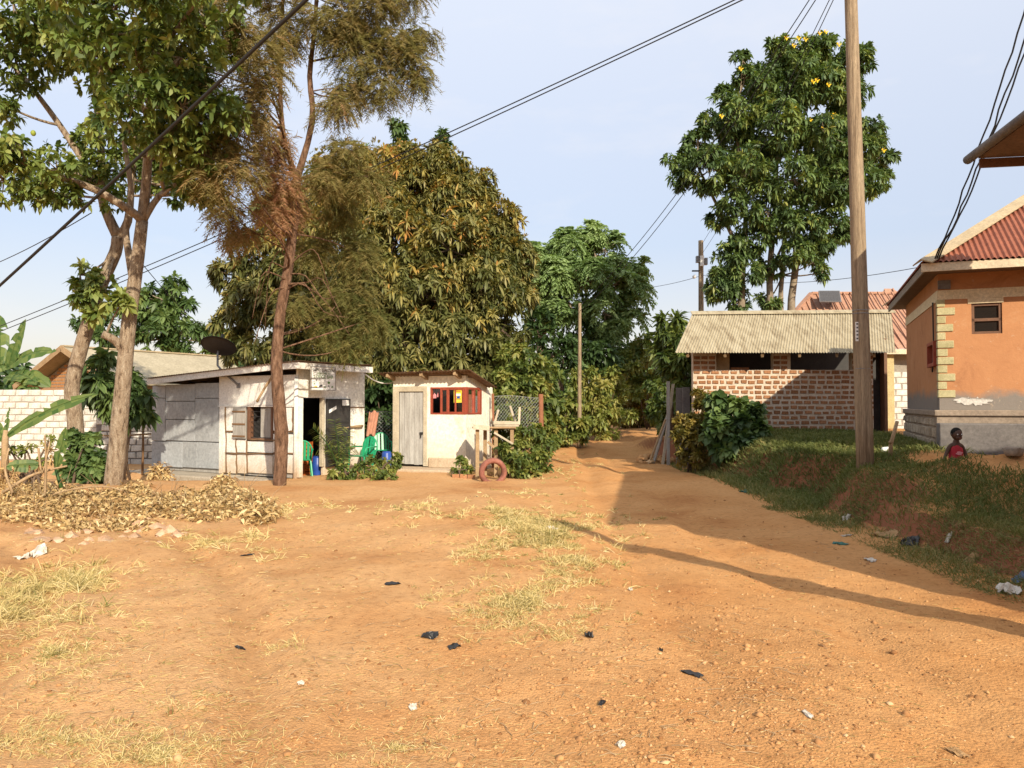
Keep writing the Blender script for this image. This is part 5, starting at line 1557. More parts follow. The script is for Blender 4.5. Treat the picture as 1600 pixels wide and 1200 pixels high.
rowsB = [(60, 50, 15.5, 65), (20, 100, 15.8, 50), (130, 40, 16, 60), (150, 225, 16.6, 36), (165, 270, 16.5, 34), (205, 255, 16.8, 36), (240, 280, 16.8, 28), (175, 310, 16.2, 22), (100, 80, 15.5, 45), (20, 0, 15, 70), (0, 160, 15.6, 38), (170, 150, 16.8, 40), (80, -50, 16, 80), (200, 100, 17, 50), (270, 60, 17, 60), (275, 300, 16.8, 26), (310, 285, 16.6, 30), (335, 240, 16.8, 34), (255, 240, 17, 34), (300, 200, 17, 40), (80, 300, 16, 26), (45, 275, 16, 28), (120, 270, 16.4, 26)]
fruit_tree('left tree behind with dark crooked trunk and dense leaves', stemsB, rowsB, [(125, 430, 16.2, 24), (128, 465, 16.2, 22), (158, 450, 16, 22), (150, 485, 16, 14)], 12, 1.2, b2_, [])

# ------------------------------------------------------------------ brown feathery pine-like tree
rng = np.random.default_rng(21)
d3 = 15.5
b3 = W(437, 762, d3); b3[2] = gz(b3[0], b3[1]) - .1
pine = thing('needle_tree', 'tall needle tree with browning feathery foliage in front of the shack', 'tree', b3)
mb = MB(); src = []
src += limb(mb, [b3, W(440, 690, d3), W(437, 640, d3), W(432, 570, d3), W(437, 500, d3), W(450, 420, d3), W(460, 340, d3), W(464, 280, d3)], .14, .09, 11, .09, 1)[8:]
src += limb(mb, [W(464, 280, d3), W(445, 225, d3 - .1), W(438, 150, d3 - .2), W(440, 60, d3 - .3), W(445, -80, d3 - .4)], .06, .03, 9, .08, 2)
src += limb(mb, [W(464, 280, d3), W(488, 190, d3 + .1), W(484, 120, d3 + .1), W(492, 40, d3), W(500, -90, d3)], .07, .035, 9, .08, 3)
rows = [(270, 95, 12.6, 42, 0.45), (320, 130, 12.6, 48, 0.5), (285, 190, 12.6, 40, 0.5), (345, 215, 12.6, 40, 0.45), (240, 70, 12.6, 25, 0.5), (385, 60, 12.6, 50, 0.5), (350, 30, 12.6, 45, 0.5), (395, 165, 12.6, 42, 0.55), (330, 280, 12.6, 32, 0.5), (375, 265, 12.6, 36, 0.55),
        (355, 330, 14.8, 28, 0.7), (372, 360, 15, 22, 0.75), (425, 225, 15, 38, 0.85), (440, 285, 14.9, 42, 0.85), (455, 330, 15.9, 26, 0.9), (425, 330, 14.9, 26, 0.9), (415, 120, 12.6, 40, 0.5), (450, 30, 15, 50, 0.5), (520, 25, 15.2, 58, 0.4), (575, 10, 15.4, 52, 0.45), (560, 75, 15.4, 48, 0.35), (620, 60, 15.6, 40, 0.4), (655, 45, 15.7, 24, 0.35), (645, 95, 15.7, 32, 0.35),
        (600, 125, 15.6, 36, 0.4), (655, 125, 15.8, 20, 0.35), (545, 140, 15.4, 34, 0.45), (520, 160, 15.2, 28, 0.5), (540, 235, 15.2, 34, 0.4), (570, 275, 15.3, 34, 0.4), (510, 280, 15.2, 32, 0.45), (530, 330, 16.7, 40, 0.35), (555, 400, 16.7, 42, 0.3), (540, 455, 16.7, 44, 0.28), (510, 505, 16.7, 34, 0.25), (575, 500, 16.7, 36, 0.2), (490, 390, 16.7, 30, 0.4), (460, 470, 15.9, 22, 0.35), (545, 540, 16.7, 20, 0.25), (300, -40, 12.6, 60, 0.5), (420, -50, 14.6, 60, 0.5), (540, -60, 15, 60, 0.4), (630, -30, 15.4, 50, 0.4)]
ls = Leafset(); lc = []
for (px, py, d, rp, tone) in rows:
    c, r = W(px, py, d), rp * d / FPX
    nb_ = int(150 * (r / .5) ** 1.8) + 30
    Pt, A, cc, k = lobe_points(c, r, nb_, rng, clumps=9, clump_r=.46, shell=(.2, .8))
    D = A * .8 + rng.normal(0, .35, A.shape); D[:, 2] -= .35
    tt_ = tone + rng.normal(0, .1, nb_)
    Ls = rng.uniform(.22, .42, nb_)
    fronds(ls, Pt, D, 9, Ls, .13, .0085, tt_, droop=.5, rng=rng, needle=True)
    # needles along the middle of each spray
    for t_ in (.15, .4, .65, .9):
        q = Pt + nrmz(D) * (Ls * t_)[:, None]; q[:, 2] -= .5 * t_ ** 2 * Ls
        ls.add(needles(q, D + rng.normal(0, .45, D.shape), .14, .008, rng), tt_)
    lc.append((c, r, cc))
twigs(mb, src, lc, .03, 5, .05, .22, 5)
# bare twisted twigs low on the trunk
rs = random.Random(77)
for k in range(9):
    y0 = rs.uniform(350, 470); p0 = W(450, y0, 15.45); sx = rs.choice((-.6, 1, 1))
    limb(mb, [p0, p0 + [.35 * sx, rs.uniform(-.3, .2), rs.uniform(-.1, .35)], p0 + [.7 * sx, rs.uniform(-.4, .3), rs.uniform(-.5, .2)], p0 + [(.8 + rs.uniform(0, .4)) * sx, rs.uniform(-.4, .4), rs.uniform(-1.2, -.3)]], .016, .005, 6, .05, k)
mb.build('trunk', M['bark_pine'], pine, smooth=True)
ls.build('crown', M['leaf_pine'], pine)

# ------------------------------------------------------------------ the big mango tree behind the shacks
def leafy_tree(name, label, base, stems, rows, seed, k, L, Wd, dens, m, bark, cat='tree', down=.3, droop=.25, tone=(.2, .75), twig=.09, top_bias=0.0, roll=.5, kind_fr=None, clf=1.0):
    rng = np.random.default_rng(seed)
    t = thing(name, label, cat, base)
    mb = MB(); src = []
    for i, (pts, r0, r1) in enumerate(stems):
        o_ = limb(mb, pts, r0, r1, 10, .06, seed + i); src += o_[len(o_) // 2:]
    ls = Leafset(); lc = []
    zmin = min(c[2] for c, r in rows); zmax = max(c[2] + r for c, r in rows)
    for (c, r) in rows:
        n = int(dens * r ** 2) + 8
        P, A, cc, kk = lobe_points(c, r, n, rng, clumps=max(6, int(n / 8)), clump_r=.30 * clf)
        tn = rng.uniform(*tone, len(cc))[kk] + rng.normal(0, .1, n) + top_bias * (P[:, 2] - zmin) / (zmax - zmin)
        if kind_fr:
            mm, Lf, lf, wd = kind_fr
            Pn = np.repeat(P, k, 0); An = np.repeat(A, k, 0)
            S, N = basis(An); ph = rng.uniform(0, 6.28, len(Pn))[:, None]
            D = An * .5 + (S * np.cos(ph) + N * np.sin(ph)) * .9; D[:, 2] += .1
            fronds(ls, Pn, D, mm, Lf, lf, wd, np.repeat(tn, k), droop=droop, rng=rng)
        else:
            rosettes(ls, P, A, k, L, Wd, rnd=tn, down=down, droop=droop, rng=rng, roll=roll)
        lc.append((c, r, cc))
    twigs(mb, src, lc, twig, seed)
    mb.build('trunk', M[bark], t, smooth=True)
    ls.build('crown', M[m], t)
    return t, lc

dm = 25.5
bm = W(640, 690, dm); bm[2] = gz(bm[0], bm[1]) - .1
rowsM = lobes_px([(610, 300, 25.5, 62), (670, 285, 25.5, 50), (560, 300, 26, 55), (715, 320, 25.5, 52), (755, 360, 25.5, 48), (785, 410, 25.5, 45), (805, 460, 25, 36), (700, 390, 24.2, 68), (620, 380, 24.2, 72), (540, 370, 25, 62), (750, 450, 24.2, 62), (660, 460, 23.4, 70), (570, 450, 23.6, 70), (790, 520, 24.4, 46), (720, 530, 23.4, 66), (630, 535, 23, 66), (550, 530, 23.2, 62), (480, 500, 23.8, 58), (470, 420, 24.6, 58), (480, 340, 25.6, 55), (410, 400, 25.2, 52), (365, 430, 25.4, 34), (400, 470, 24.6, 52), (360, 500, 25, 28), (415, 540, 24.4, 46), (360, 545, 24.8, 24), (490, 565, 23.4, 46), (570, 580, 22.8, 42), (650, 585, 22.6, 42), (725, 590, 22.8, 48), (790, 580, 23.6, 50), (520, 280, 26.5, 45), (440, 330, 26, 48), (640, 250, 25.8, 30), (690, 262, 25.6, 40), (600, 262, 26, 44), (735, 300, 25.6, 44), (775, 345, 25.6, 40), (800, 400, 25.4, 36), (550, 262, 26.4, 40), (740, 300, 25.8, 28), (820, 430, 25.6, 24), (600, 340, 26.8, 80), (700, 450, 26.5, 90), (560, 480, 26.5, 90), (450, 450, 26.8, 70)])
stemsM = [([bm, W(640, 620, dm), W(635, 560, dm), W(640, 480, dm), W(645, 380, dm)], .42, .16), ([W(637, 560, dm), W(560, 500, dm), W(480, 450, dm), W(420, 430, dm)], .24, .08), ([W(640, 540, dm), W(700, 460, dm), W(750, 400, dm)], .22, .08), ([W(640, 500, dm - .3), W(600, 430, dm - .8), W(580, 360, dm)], .18, .07), ([W(637, 570, dm), W(720, 550, dm - 1), W(780, 530, dm - 1)], .18, .06), ([bm + [-2.2, .2, 0], W(600, 600, 25.2), W(612, 560, 25), W(640, 500, 25.3)], .26, .2)]
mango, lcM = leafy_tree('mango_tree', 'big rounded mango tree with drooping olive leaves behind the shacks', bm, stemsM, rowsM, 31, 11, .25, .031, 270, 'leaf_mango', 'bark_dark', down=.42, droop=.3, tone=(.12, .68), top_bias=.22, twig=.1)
# yellow flower sprays on the upper crown
rng = np.random.default_rng(33); ls = Leafset()
for (c, r, cc) in lcM:
    if W(600, 430, 25)[2] < c[2]:
        n = int(26 * r * r)
        D0 = rand_dirs(n, rng); D0[:, 2] = np.abs(D0[:, 2]) + .15; D0[:, 1] -= .4; D0 = nrmz(D0)
        P = c + D0 * r * rng.uniform(.9, 1.08, n)[:, None]
        Pn = np.repeat(P, 9, 0); Dn = np.repeat(D0, 9, 0) * .6 + rng.normal(0, .5, (n * 9, 3)); Dn[:, 2] += .5
        ls.add(leaves(Pn, Dn, .15, .022, .05, rng=rng), rng.uniform(.2, 1, n * 9))
ls.build('flower_sprays', M['leaf_yellow'], mango, kind='stuff')

# two slender tips rising behind the mango
for (px, py0, py1, lab, sd) in ((628, 185, 275, 'slender leafy tree tip left above the mango crown', 1), (690, 203, 280, 'slender leafy tree tip right above the mango crown', 2)):
    d = 29.5; b_ = W(px + 6, 690, d); b_[2] = gz(b_[0], b_[1])
    rws = lobes_px([(px + random.uniform(-6, 6), y, d, 10 + 8 * (y - py0) / (py1 - py0)) for y in np.linspace(py0 + 8, py1, 6)] + ([(px + 18, 240, d, 12), (px - 14, 235, d, 10), (px - 52, 240, d, 12), (px + 25, 262, d, 12)] if sd == 1 else []))
    leafy_tree('slender_tree', lab, b_, [([b_, W(px + 3, 500, d), W(px + 2, 350, d), W(px, py0 + 5, d)], .14, .03)], rws, 40 + sd, 8, .26, .035, 260, 'leaf_dark', 'bark_grey', twig=.03, down=.5)

# ------------------------------------------------------------------ feathery green tree in the middle distance
df = 35
bf = W(880, 660, df); bf[2] = gz(bf[0], bf[1])
rowsF = lobes_px([(850, 395, 35, 30), (900, 385, 35, 34), (945, 390, 35, 34), (980, 415, 35, 24), (870, 430, 34, 34), (920, 430, 34, 36), (960, 445, 34, 32), (990, 450, 34.5, 20), (840, 440, 35, 28), (890, 475, 34, 30), (945, 490, 34, 32), (975, 500, 34.5, 24), (830, 400, 35.5, 22), (925, 370, 35.5, 22), (900, 410, 36.5, 40), (960, 530, 34.5, 26), (860, 480, 35, 24), (985, 545, 35, 18)])
stemsF = [([bf, W(870, 600, df), W(845, 545, df), W(850, 500, df), W(880, 450, df)], .34, .14), ([W(848, 520, df), W(890, 460, df - .5), W(940, 430, df - .5)], .18, .07), ([W(848, 505, df), W(840, 450, df), W(850, 400, df)], .15, .06), ([W(855, 560, df), W(900, 540, df), W(950, 500, df)], .16, .06)]
leafy_tree('feathery_tree', 'bright green feathery leaved tree in the middle distance', bf, stemsF, rowsF, 51, 5, 0, 0, 52, 'leaf_feather', 'bark_grey', droop=.5, tone=(.25, .85), kind_fr=(8, .66, .24, .045), twig=.1)

# ------------------------------------------------------------------ tall tree with yellow flowers behind the shed
dt = 26
bt = W(1200, 640, dt); bt[2] = gz(bt[0], bt[1])
rowsT = lobes_px([(1240, 90, 26, 34), (1290, 80, 26, 36), (1330, 100, 26, 30), (1215, 65, 26, 16), (1265, 130, 25.5, 42), (1320, 150, 25.5, 38), (1345, 95, 26, 18), (1352, 80, 26, 10), (1160, 95, 26, 18), (1165, 120, 26, 20), (1130, 150, 26, 20), (1200, 140, 25.8, 36), (1150, 185, 25.6, 40), (1110, 190, 26, 20), (1220, 200, 25, 44), (1290, 210, 25, 46), (1345, 220, 25.4, 40), (1375, 245, 25.8, 22), (1380, 280, 25.8, 16), (1090, 220, 26, 24), (1065, 250, 26, 24), (1060, 280, 26, 18), (1110, 265, 25.4, 40), (1170, 265, 25, 42), (1240, 280, 24.8, 46), (1310, 290, 25, 44), (1355, 280, 25.4, 30), (1150, 320, 25.4, 30), (1120, 345, 25.8, 16), (1200, 330, 25.2, 32), (1250, 350, 25, 36), (1300, 350, 25.2, 36), (1170, 375, 25.6, 34), (1140, 400, 25.6, 28), (1245, 395, 25, 26), (1290, 385, 25.2, 22), (1270, 410, 25.2, 16), (1130, 450, 25.8, 26), (1165, 430, 25.6, 26), (1125, 425, 25.8, 20), (1155, 470, 26, 18), (1205, 415, 25.8, 20), (1200, 470, 26, 18), (1285, 425, 25, 12), (1220, 120, 26.6, 50), (1300, 250, 26.6, 50), (1160, 240, 26.6, 50)])
stemsT = [([bt + [0, 0, -.1], W(1203, 500, dt), W(1203, 420, dt), W(1210, 340, dt), W(1215, 200, dt)], .14, .06),
          ([bt + [.85, 0, 0], W(1221, 500, dt), W(1222, 430, dt), W(1230, 330, dt), W(1260, 160, dt)], .10, .05),
          ([bt + [1.1, 0, 0], W(1236, 500, dt), W(1243, 420, dt), W(1250, 340, dt), W(1300, 200, dt), W(1320, 120, dt)], .15, .05),
          ([bt + [-.95, 0, 0], W(1158, 500, dt), W(1160, 430, dt), W(1165, 340, dt), W(1150, 200, dt)], .15, .05),
          ([W(1205, 440, dt), W(1215, 400, dt), W(1235, 360, dt)], .06, .03), ([W(1160, 400, dt), W(1120, 320, dt), W(1090, 260, dt)], .08, .03), ([W(1250, 340, dt), W(1320, 290, dt), W(1360, 260, dt)], .09, .03)]
tulip, lcT = leafy_tree('flowering_tree', 'tall multi stemmed tree with yellow flowers behind the brick shed', bt, stemsT, rowsT, 61, 9, .21, .032, 400, 'leaf_tulip', 'bark_grey', down=.38, droop=.25, tone=(.1, .7), twig=.06)
rng = np.random.default_rng(66)
for (px, py) in ((1247, 60), (1258, 62), (1280, 52), (1290, 50), (1240, 72), (1310, 70), (1228, 60), (1270, 128), (1276, 126), (1294, 133), (1240, 168), (1127, 182), (1256, 192), (1258, 190), (1300, 182), (1303, 180), (1265, 188), (1286, 200), (1290, 204), (1335, 130), (1380, 235), (1157, 108)):
    c = W(px, py, 24.6); mb = MB()
    for k in range(5):
        a = 2 * math.pi * k / 5
        q = c + np.array([math.cos(a) * .06, -.04, math.sin(a) * .06])
        mb.add([c, q + [.025, 0, .03], q + (q - c) * .35, q + [-.025, 0, -.03]], [(0, 1, 2, 3)])
    mb.build('flower', M['petal_yellow'], tulip)

# ------------------------------------------------------------------ far tree at the left, behind the tan roof
bl = W(270, 640, 45); bl[2] = gz(bl[0], bl[1])
leafy_tree('far_tree', 'hazy far tree behind the tan roof between the left trunks', bl, [([bl, W(268, 560, 45), W(265, 470, 45)], .3, .1)],
           lobes_px([(255, 470, 45, 37), (225, 480, 45, 32), (290, 490, 45, 32), (205, 500, 45, 32), (250, 510, 44, 43), (300, 525, 44, 40), (340, 535, 45, 29), (180, 520, 45, 32), (150, 500, 45, 27), (270, 445, 45, 18), (220, 450, 45, 18), (355, 525, 45, 16)]), 71, 9, .42, .07, 55, 'leaf_dark', 'bark_grey', tone=(.3, 1), twig=.08)

# ------------------------------------------------------------------ hedge, bushes and saplings along the far road
def bush(name, label, rows, m, seed, k=8, L=.16, Wd=.032, dens=150, tone=(.2, .85), bark='bark_dark', down=.15, droop=.2, base=None, cat='bush', nst=5, bedge=0.0):
    rng = np.random.default_rng(seed); lb = lobes_px(rows)
    if base is None:
        base = np.mean([c for c, r in lb], 0)
    base = np.array(base, float); base[2] = gz(base[0], base[1])
    if cat in ('bush', 'shrub'):
        for c, r in list(lb):
            g_ = gz(c[0], c[1])
            if c[2] - r * .8 > g_ + .05: lb.append((np.array([c[0], c[1], max(g_ + r * .5, c[2] - r * 1.3)]), r))
    t = thing(name, label, cat, base)
    mb = MB(); rs = random.Random(seed); src = []
    for i in range(nst):
        c = lb[i % len(lb)][0]; s = base + [rs.uniform(-.2, .2), rs.uniform(-.2, .2), -.05]
        pts = bez(s, c, [rs.uniform(-.1, .1), rs.uniform(-.1, .1), .2], 6); mb.tube(pts, list(np.linspace(.03 if L < .3 else .05, .012, 6)), 6); src += pts[2:]
    ls = Leafset(); lc = []
    for (c, r) in lb:
        n = int(dens * 2.0 * r ** 2) + 14
        P, A, cc, kk = lobe_points(c, r, n, rng, clumps=max(7, n // 10), clump_r=.38, shell=(.3, .9))
        keep = P[:, 2] > gh(P[:, 0], P[:, 1]) + .03
        P, A, kk = P[keep], A[keep], kk[keep]
        tn = rng.uniform(*tone, len(cc))[kk] + rng.normal(0, .1, len(P))
        rosettes(ls, P, A, k, L, Wd, rnd=tn, down=down, droop=droop, rng=rng)
        lc.append((c, r, cc))
    twigs(mb, src, lc, .018, seed)
    mb.build('stem', M[bark], t, smooth=True); ls.build('foliage', M[m], t)
    return t
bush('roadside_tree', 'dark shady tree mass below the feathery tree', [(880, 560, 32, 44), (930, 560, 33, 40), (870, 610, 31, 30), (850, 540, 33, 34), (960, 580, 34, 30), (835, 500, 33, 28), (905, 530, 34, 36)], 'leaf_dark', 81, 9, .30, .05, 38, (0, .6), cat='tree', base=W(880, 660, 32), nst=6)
bush('green_bush', 'olive green roadside bush left of the far road end', [(870, 640, 27, 30), (845, 630, 26.5, 24), (895, 630, 27.5, 26), (860, 665, 26, 20), (905, 655, 27, 20)], 'leaf_hedge', 82, 8, .20, .04, 95, (.3, .9), base=W(870, 690, 27))
bush('light_bush', 'light green bush behind the thin pole', [(930, 615, 31, 32), (965, 600, 32, 30), (945, 645, 31, 24), (910, 590, 31, 26), (985, 580, 33, 24)], 'leaf_hedge', 83, 8, .22, .04, 75, (.55, 1), base=W(945, 670, 31))
bush('yellow_bush', 'yellowing bush at the far end of the road', [(995, 620, 36, 24), (1010, 640, 36, 20), (980, 640, 36, 20), (1005, 600, 36, 16), (970, 650, 36, 14), (1020, 655, 36, 12)], 'leaf_yellow', 84, 8, .2, .04, 60, (.3, 1), base=W(995, 668, 36))
bush('green_tree', 'mid green small tree above the far road end', [(990, 560, 34, 28), (1010, 540, 34, 24), (1000, 590, 34, 24), (1035, 590, 33, 24), (1030, 560, 33, 22)], 'leaf_hedge', 85, 9, .26, .045, 50, (.4, 1), cat='tree', base=W(1015, 668, 34))
bush('long_leaf_tree', 'sapling with drooping long leaves left of the brick shed', [(1050, 500, 24, 16), (1045, 520, 24, 18), (1062, 530, 23.8, 18), (1040, 545, 24, 18), (1066, 560, 23.6, 18), (1070, 590, 23.4, 18), (1050, 575, 24, 20), (1068, 615, 23.4, 16)], 'leaf_hedge', 86, 9, .34, .04, 120, (.1, .6), cat='tree', down=.5, base=W(1060, 680, 24))
bush('fence_shrub', 'sunlit leafy shrub beside the wire fence', [(800, 590, 21.6, 34), (820, 560, 22.3, 30), (790, 630, 21.3, 26), (830, 610, 21.8, 28), (815, 640, 21.4, 24), (795, 555, 22.8, 26), (840, 575, 22.8, 24)], 'leaf_hedge', 87, 8, .17, .034, 130, (.3, .95), base=W(810, 700, 21.8), cat='shrub')
bush('low_shrub', 'low tangled shrub behind the red tyre', [(815, 690, 18, 26), (795, 700, 17.6, 20), (835, 680, 18.5, 24), (855, 700, 18.6, 18), (800, 670, 18.2, 20), (810, 715, 17.4, 16), (838, 715, 17.8, 16), (780, 680, 18.3, 14)], 'leaf_hedge', 88, 7, .12, .026, 200, (.1, .8), base=W(815, 735, 17.8), cat='shrub')
bush('golden_shrub', 'yellow green shrub before the left end of the brick shed', [(1085, 660, 18.6, 24), (1070, 680, 18.4, 20), (1100, 640, 18.8, 20), (1090, 690, 18.2, 18), (1065, 655, 18.8, 14), (1108, 670, 18.4, 18), (1095, 615, 19, 12)], 'leaf_yellow', 89, 8, .11, .022, 260, (0, .75), base=W(1085, 712, 18.4), cat='shrub')
bush('broadleaf_shrub', 'dark broad leaved shrub in front of the brick wall', [(1150, 640, 17.8, 22), (1125, 630, 18, 18), (1165, 660, 17.4, 20), (1135, 670, 17.4, 24), (1180, 645, 17.8, 14), (1115, 655, 17.6, 16), (1155, 690, 17.2, 18), (1185, 668, 17.4, 10)], 'leaf_dark', 90, 7, .2, .065, 140, (.2, 1), base=W(1145, 712, 17.3), cat='shrub')
bush('trunk_shrub', 'dark leafy shrub at the foot of the left trunks', [(130, 700, 15.4, 28), (115, 725, 15.2, 22), (145, 735, 15, 24), (120, 690, 15.6, 18), (135, 760, 14.8, 18), (155, 715, 15.2, 16)], 'leaf_dark', 91, 8, .15, .045, 190, (.3, 1), base=W(132, 775, 15), cat='shrub')
bush('hanging_sapling', 'sapling with large drooping leaves between the left trunks', [(150, 580, 18, 20), (160, 600, 18, 24), (200, 595, 18.2, 20), (215, 620, 18.2, 22), (175, 625, 18, 22), (205, 650, 18.2, 18), (145, 610, 18, 16), (225, 640, 18.3, 12), (160, 560, 18.2, 12)], 'leaf_dark', 92, 9, .26, .05, 130, (.3, 1), down=.6, droop=.35, base=W(190, 735, 18.2), cat='sapling')
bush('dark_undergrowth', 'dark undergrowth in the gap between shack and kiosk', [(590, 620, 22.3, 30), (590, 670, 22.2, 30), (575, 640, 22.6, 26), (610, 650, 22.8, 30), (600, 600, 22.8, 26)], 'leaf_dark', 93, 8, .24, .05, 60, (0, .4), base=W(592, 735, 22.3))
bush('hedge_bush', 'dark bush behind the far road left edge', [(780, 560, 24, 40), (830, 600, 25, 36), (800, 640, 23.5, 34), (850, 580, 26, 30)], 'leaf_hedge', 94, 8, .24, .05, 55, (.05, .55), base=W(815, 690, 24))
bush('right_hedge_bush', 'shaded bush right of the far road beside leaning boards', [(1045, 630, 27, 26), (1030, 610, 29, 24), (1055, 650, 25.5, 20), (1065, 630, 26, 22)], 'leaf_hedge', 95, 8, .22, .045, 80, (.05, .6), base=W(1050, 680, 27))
# far hill of trees closing the view (reads as one mass)
rng = np.random.default_rng(99); ls = Leafset()
for i in range(300):
    px = rng.uniform(-900, 2500); d = rng.uniform(60, 80)
    if 300 < px < 1250 and rng.random() < .25: continue
    c = W(px, rng.uniform(585, 650), d); r = rng.uniform(1.8, 3.2)
    P, A, cc, kk = lobe_points(c, r, 42, rng, clumps=10)
    rosettes(ls, P, A, 6, 1.0, .25, rnd=rng.uniform(.1, .9, 42), rng=rng)
o = ls.build('distant_trees', M['leaf_dark'], None, kind='stuff'); tag(o, 'distant tree line beyond the village', 'trees')

# ------------------------------------------------------------------ banana plants
def banana_leaf(mb, base, d0, length, width, droop, seed, ref=(0, 0, 1)):
    rs = random.Random(seed); base = np.asarray(base, float); d0 = unit(d0)
    n = 14; mid = []; p = base.copy(); d = d0.copy()
    for i in range(n + 1):
        mid.append(p.copy()); d = unit(d + np.array([0, 0, -droop / n])); p = p + d * length / n
    for sgn in (-1, 1):
        vs_, fs = [], []
        for i in range(n + 1):
            t = i / n
            tdir = unit(mid[min(i + 1, n)] - mid[max(i - 1, 0)])
            s = unit(np.cross(tdir, ref)) * sgn
            w = width * (math.sin(math.pi * min(1, t * .93 + .07)) ** .6)
            vs_ += [mid[i], mid[i] + s * w * .6 + [0, 0, w * .12], mid[i] + s * w + [0, 0, -w * rs.uniform(.05, .35)]]
        for i in range(n):
            if rs.random() < .25 and 2 < i < n - 1:   # torn
                continue
            a = i * 3
            fs += [(a, a + 3, a + 4, a + 1), (a + 1, a + 4, a + 5, a + 2)]
        # torn strips stay attached along the midrib
        for i in range(n):
            a = i * 3
            if (a, a + 3, a + 4, a + 1) not in fs: fs.append((a, a + 3, a + 1))
        mb.add(vs_, fs)
    mb.tube(mid, list(np.linspace(.022, .006, n + 1)), 5)
def set_rnd(o, seed):
    at = o.data.attributes.new('rnd', 'FLOAT', 'FACE'); rs = random.Random(seed)
    at.data.foreach_set('value', [rs.random() for _ in range(len(o.data.polygons))])
bb = W(12, 640, 26); bb[2] = 0
bp_ = thing('banana_plant', 'banana plant with torn leaves behind the white block wall', 'banana plant', bb)
mb = MB(); mb.tube([bb, bb + [0, 0, 1.5], bb + [.03, 0, 2.3]], [.16, .13, .1], 10); mb.build('stem', M['leaf_banana'], bp_, smooth=True)
for i, (px, py, dx, dz, ln, dr) in enumerate(((10, 575, .9, .9, 1.9, 1.0), (12, 575, .35, 1.2, 1.8, .6), (5, 580, -.6, 1.1, 1.8, .9), (14, 585, 1.1, .35, 1.5, 1.2), (8, 590, .7, .1, 1.3, 1.1), (0, 570, -.2, 1.3, 1.9, .7), (16, 590, 1.0, .6, 1.4, 1.4))):
    mb = MB(); banana_leaf(mb, W(px, py, 26), (dx, random.uniform(-.5, .3), dz), ln, .3, dr, 100 + i, (0, -.7, .7)); o = mb.build('leaf', M['leaf_banana'], bp_); set_rnd(o, i)
bb = G(8, 760)
bp2 = thing('young_banana', 'young banana plant with one long leaf at the left edge', 'banana plant', bb)
mb = MB(); mb.tube([bb, W(8, 690, bb[1]), W(9, 672, bb[1])], [.07, .06, .04], 8); mb.build('stem', M['timber'], bp2, smooth=True)
for i, (px, py, q, dr, w_) in enumerate(((12, 680, W(122, 590, 15.0), 1.0, .14), (8, 680, W(14, 640, 15), .2, .05), (9, 690, W(-20, 640, 15), .6, .12))):
    a = W(px, py, bb[1]); mb = MB(); banana_leaf(mb, a, q - a, np.linalg.norm(q - a) * 1.1, w_, dr * .6, 120 + i, (0, -.9, .4)); o = mb.build('leaf', M['leaf_banana'], bp2); set_rnd(o, i)
bb = G(100, 775)
bp3 = thing('banana_shoot', 'small banana shoot standing before the trunk shrub', 'banana plant', bb)
for i, (q0, q, w_) in enumerate(((W(88, 730, bb[1]), W(100, 672, bb[1]), .1), (W(60, 726, bb[1] + .2), W(12, 722, bb[1]), .12))):
    mb = MB(); banana_leaf(mb, q0, q - q0, np.linalg.norm(q - q0) * 1.1, w_, .3, 130 + i, (0, -.9, .4)); o = mb.build('leaf', M['leaf_banana'], bp3); set_rnd(o, i)
mb = MB(); mb.tube([bb, W(92, 750, bb[1]), W(86, 730, bb[1])], [.04, .03, .02], 7); mb.build('stem', M['leaf_banana'], bp3, smooth=True)

# ------------------------------------------------------------------ small palm and weeds before the shack door
rng = np.random.default_rng(141)
pb = G(530, 742)
pm = thing('small_palm', 'small feathery palm beside the shack doorway', 'palm', pb)
mb = MB(); ls = Leafset()
for i, (px, py) in enumerate(((488, 668), (500, 680), (522, 655), (545, 672), (556, 700), (498, 700), (530, 668), (512, 690), (548, 690))):
    q = W(px, py, pb[1] + random.uniform(-.4, .2)); a = pb + [random.uniform(-.08, .08), 0, .1]
    pts = bez(a, q, [0, 0, .25], 12); mb.tube(pts, list(np.linspace(.012, .004, 12)), 5)
    for t in range(3, 12):
        for u in (0, .5):
            p = pts[t - 1] + (pts[t] - pts[t - 1]) * u; d = unit(pts[t] - pts[t - 1]); s = unit(np.cross(d, [0, 1, .2]))
            for sg_ in (-1, 1):
                ls.add(leaves(p[None], (d * .6 + s * sg_ * .8 + [0, 0, -.25])[None], .2, .011, .2, rng=rng), np.array([rng.uniform(.3, .9)]))
mb.build('stem', M['leaf_banana'], pm); ls.build('frond_leaflets', M['leaf_hedge'], pm)
bush('flower_weed', 'leafy weed with pale flowers in front of the green chair', [(590, 730, 17.2, 20), (610, 722, 17.2, 14), (570, 735, 17, 14), (605, 745, 16.8, 14), (620, 712, 17.3, 7), (585, 750, 16.7, 10)], 'leaf_hedge', 142, 7, .09, .022, 380, (.2, .9), base=W(595, 760, 16.9), cat='weed')
bush('door_weed', 'low weed growing at the foot of the small palm', [(520, 738, 16.9, 12), (545, 740, 17, 12), (535, 730, 17.1, 10)], 'leaf_hedge', 143, 7, .09, .022, 380, (.2, .9), base=W(532, 750, 16.9), cat='weed')
bush('corner_weed', 'small weed by the kiosk corner near the tyre', [(722, 722, 17.6, 12), (728, 735, 17.4, 11), (715, 737, 17.4, 9)], 'leaf_hedge', 144, 7, .09, .022, 380, (.3, .95), base=W(722, 748, 17.4), cat='weed')
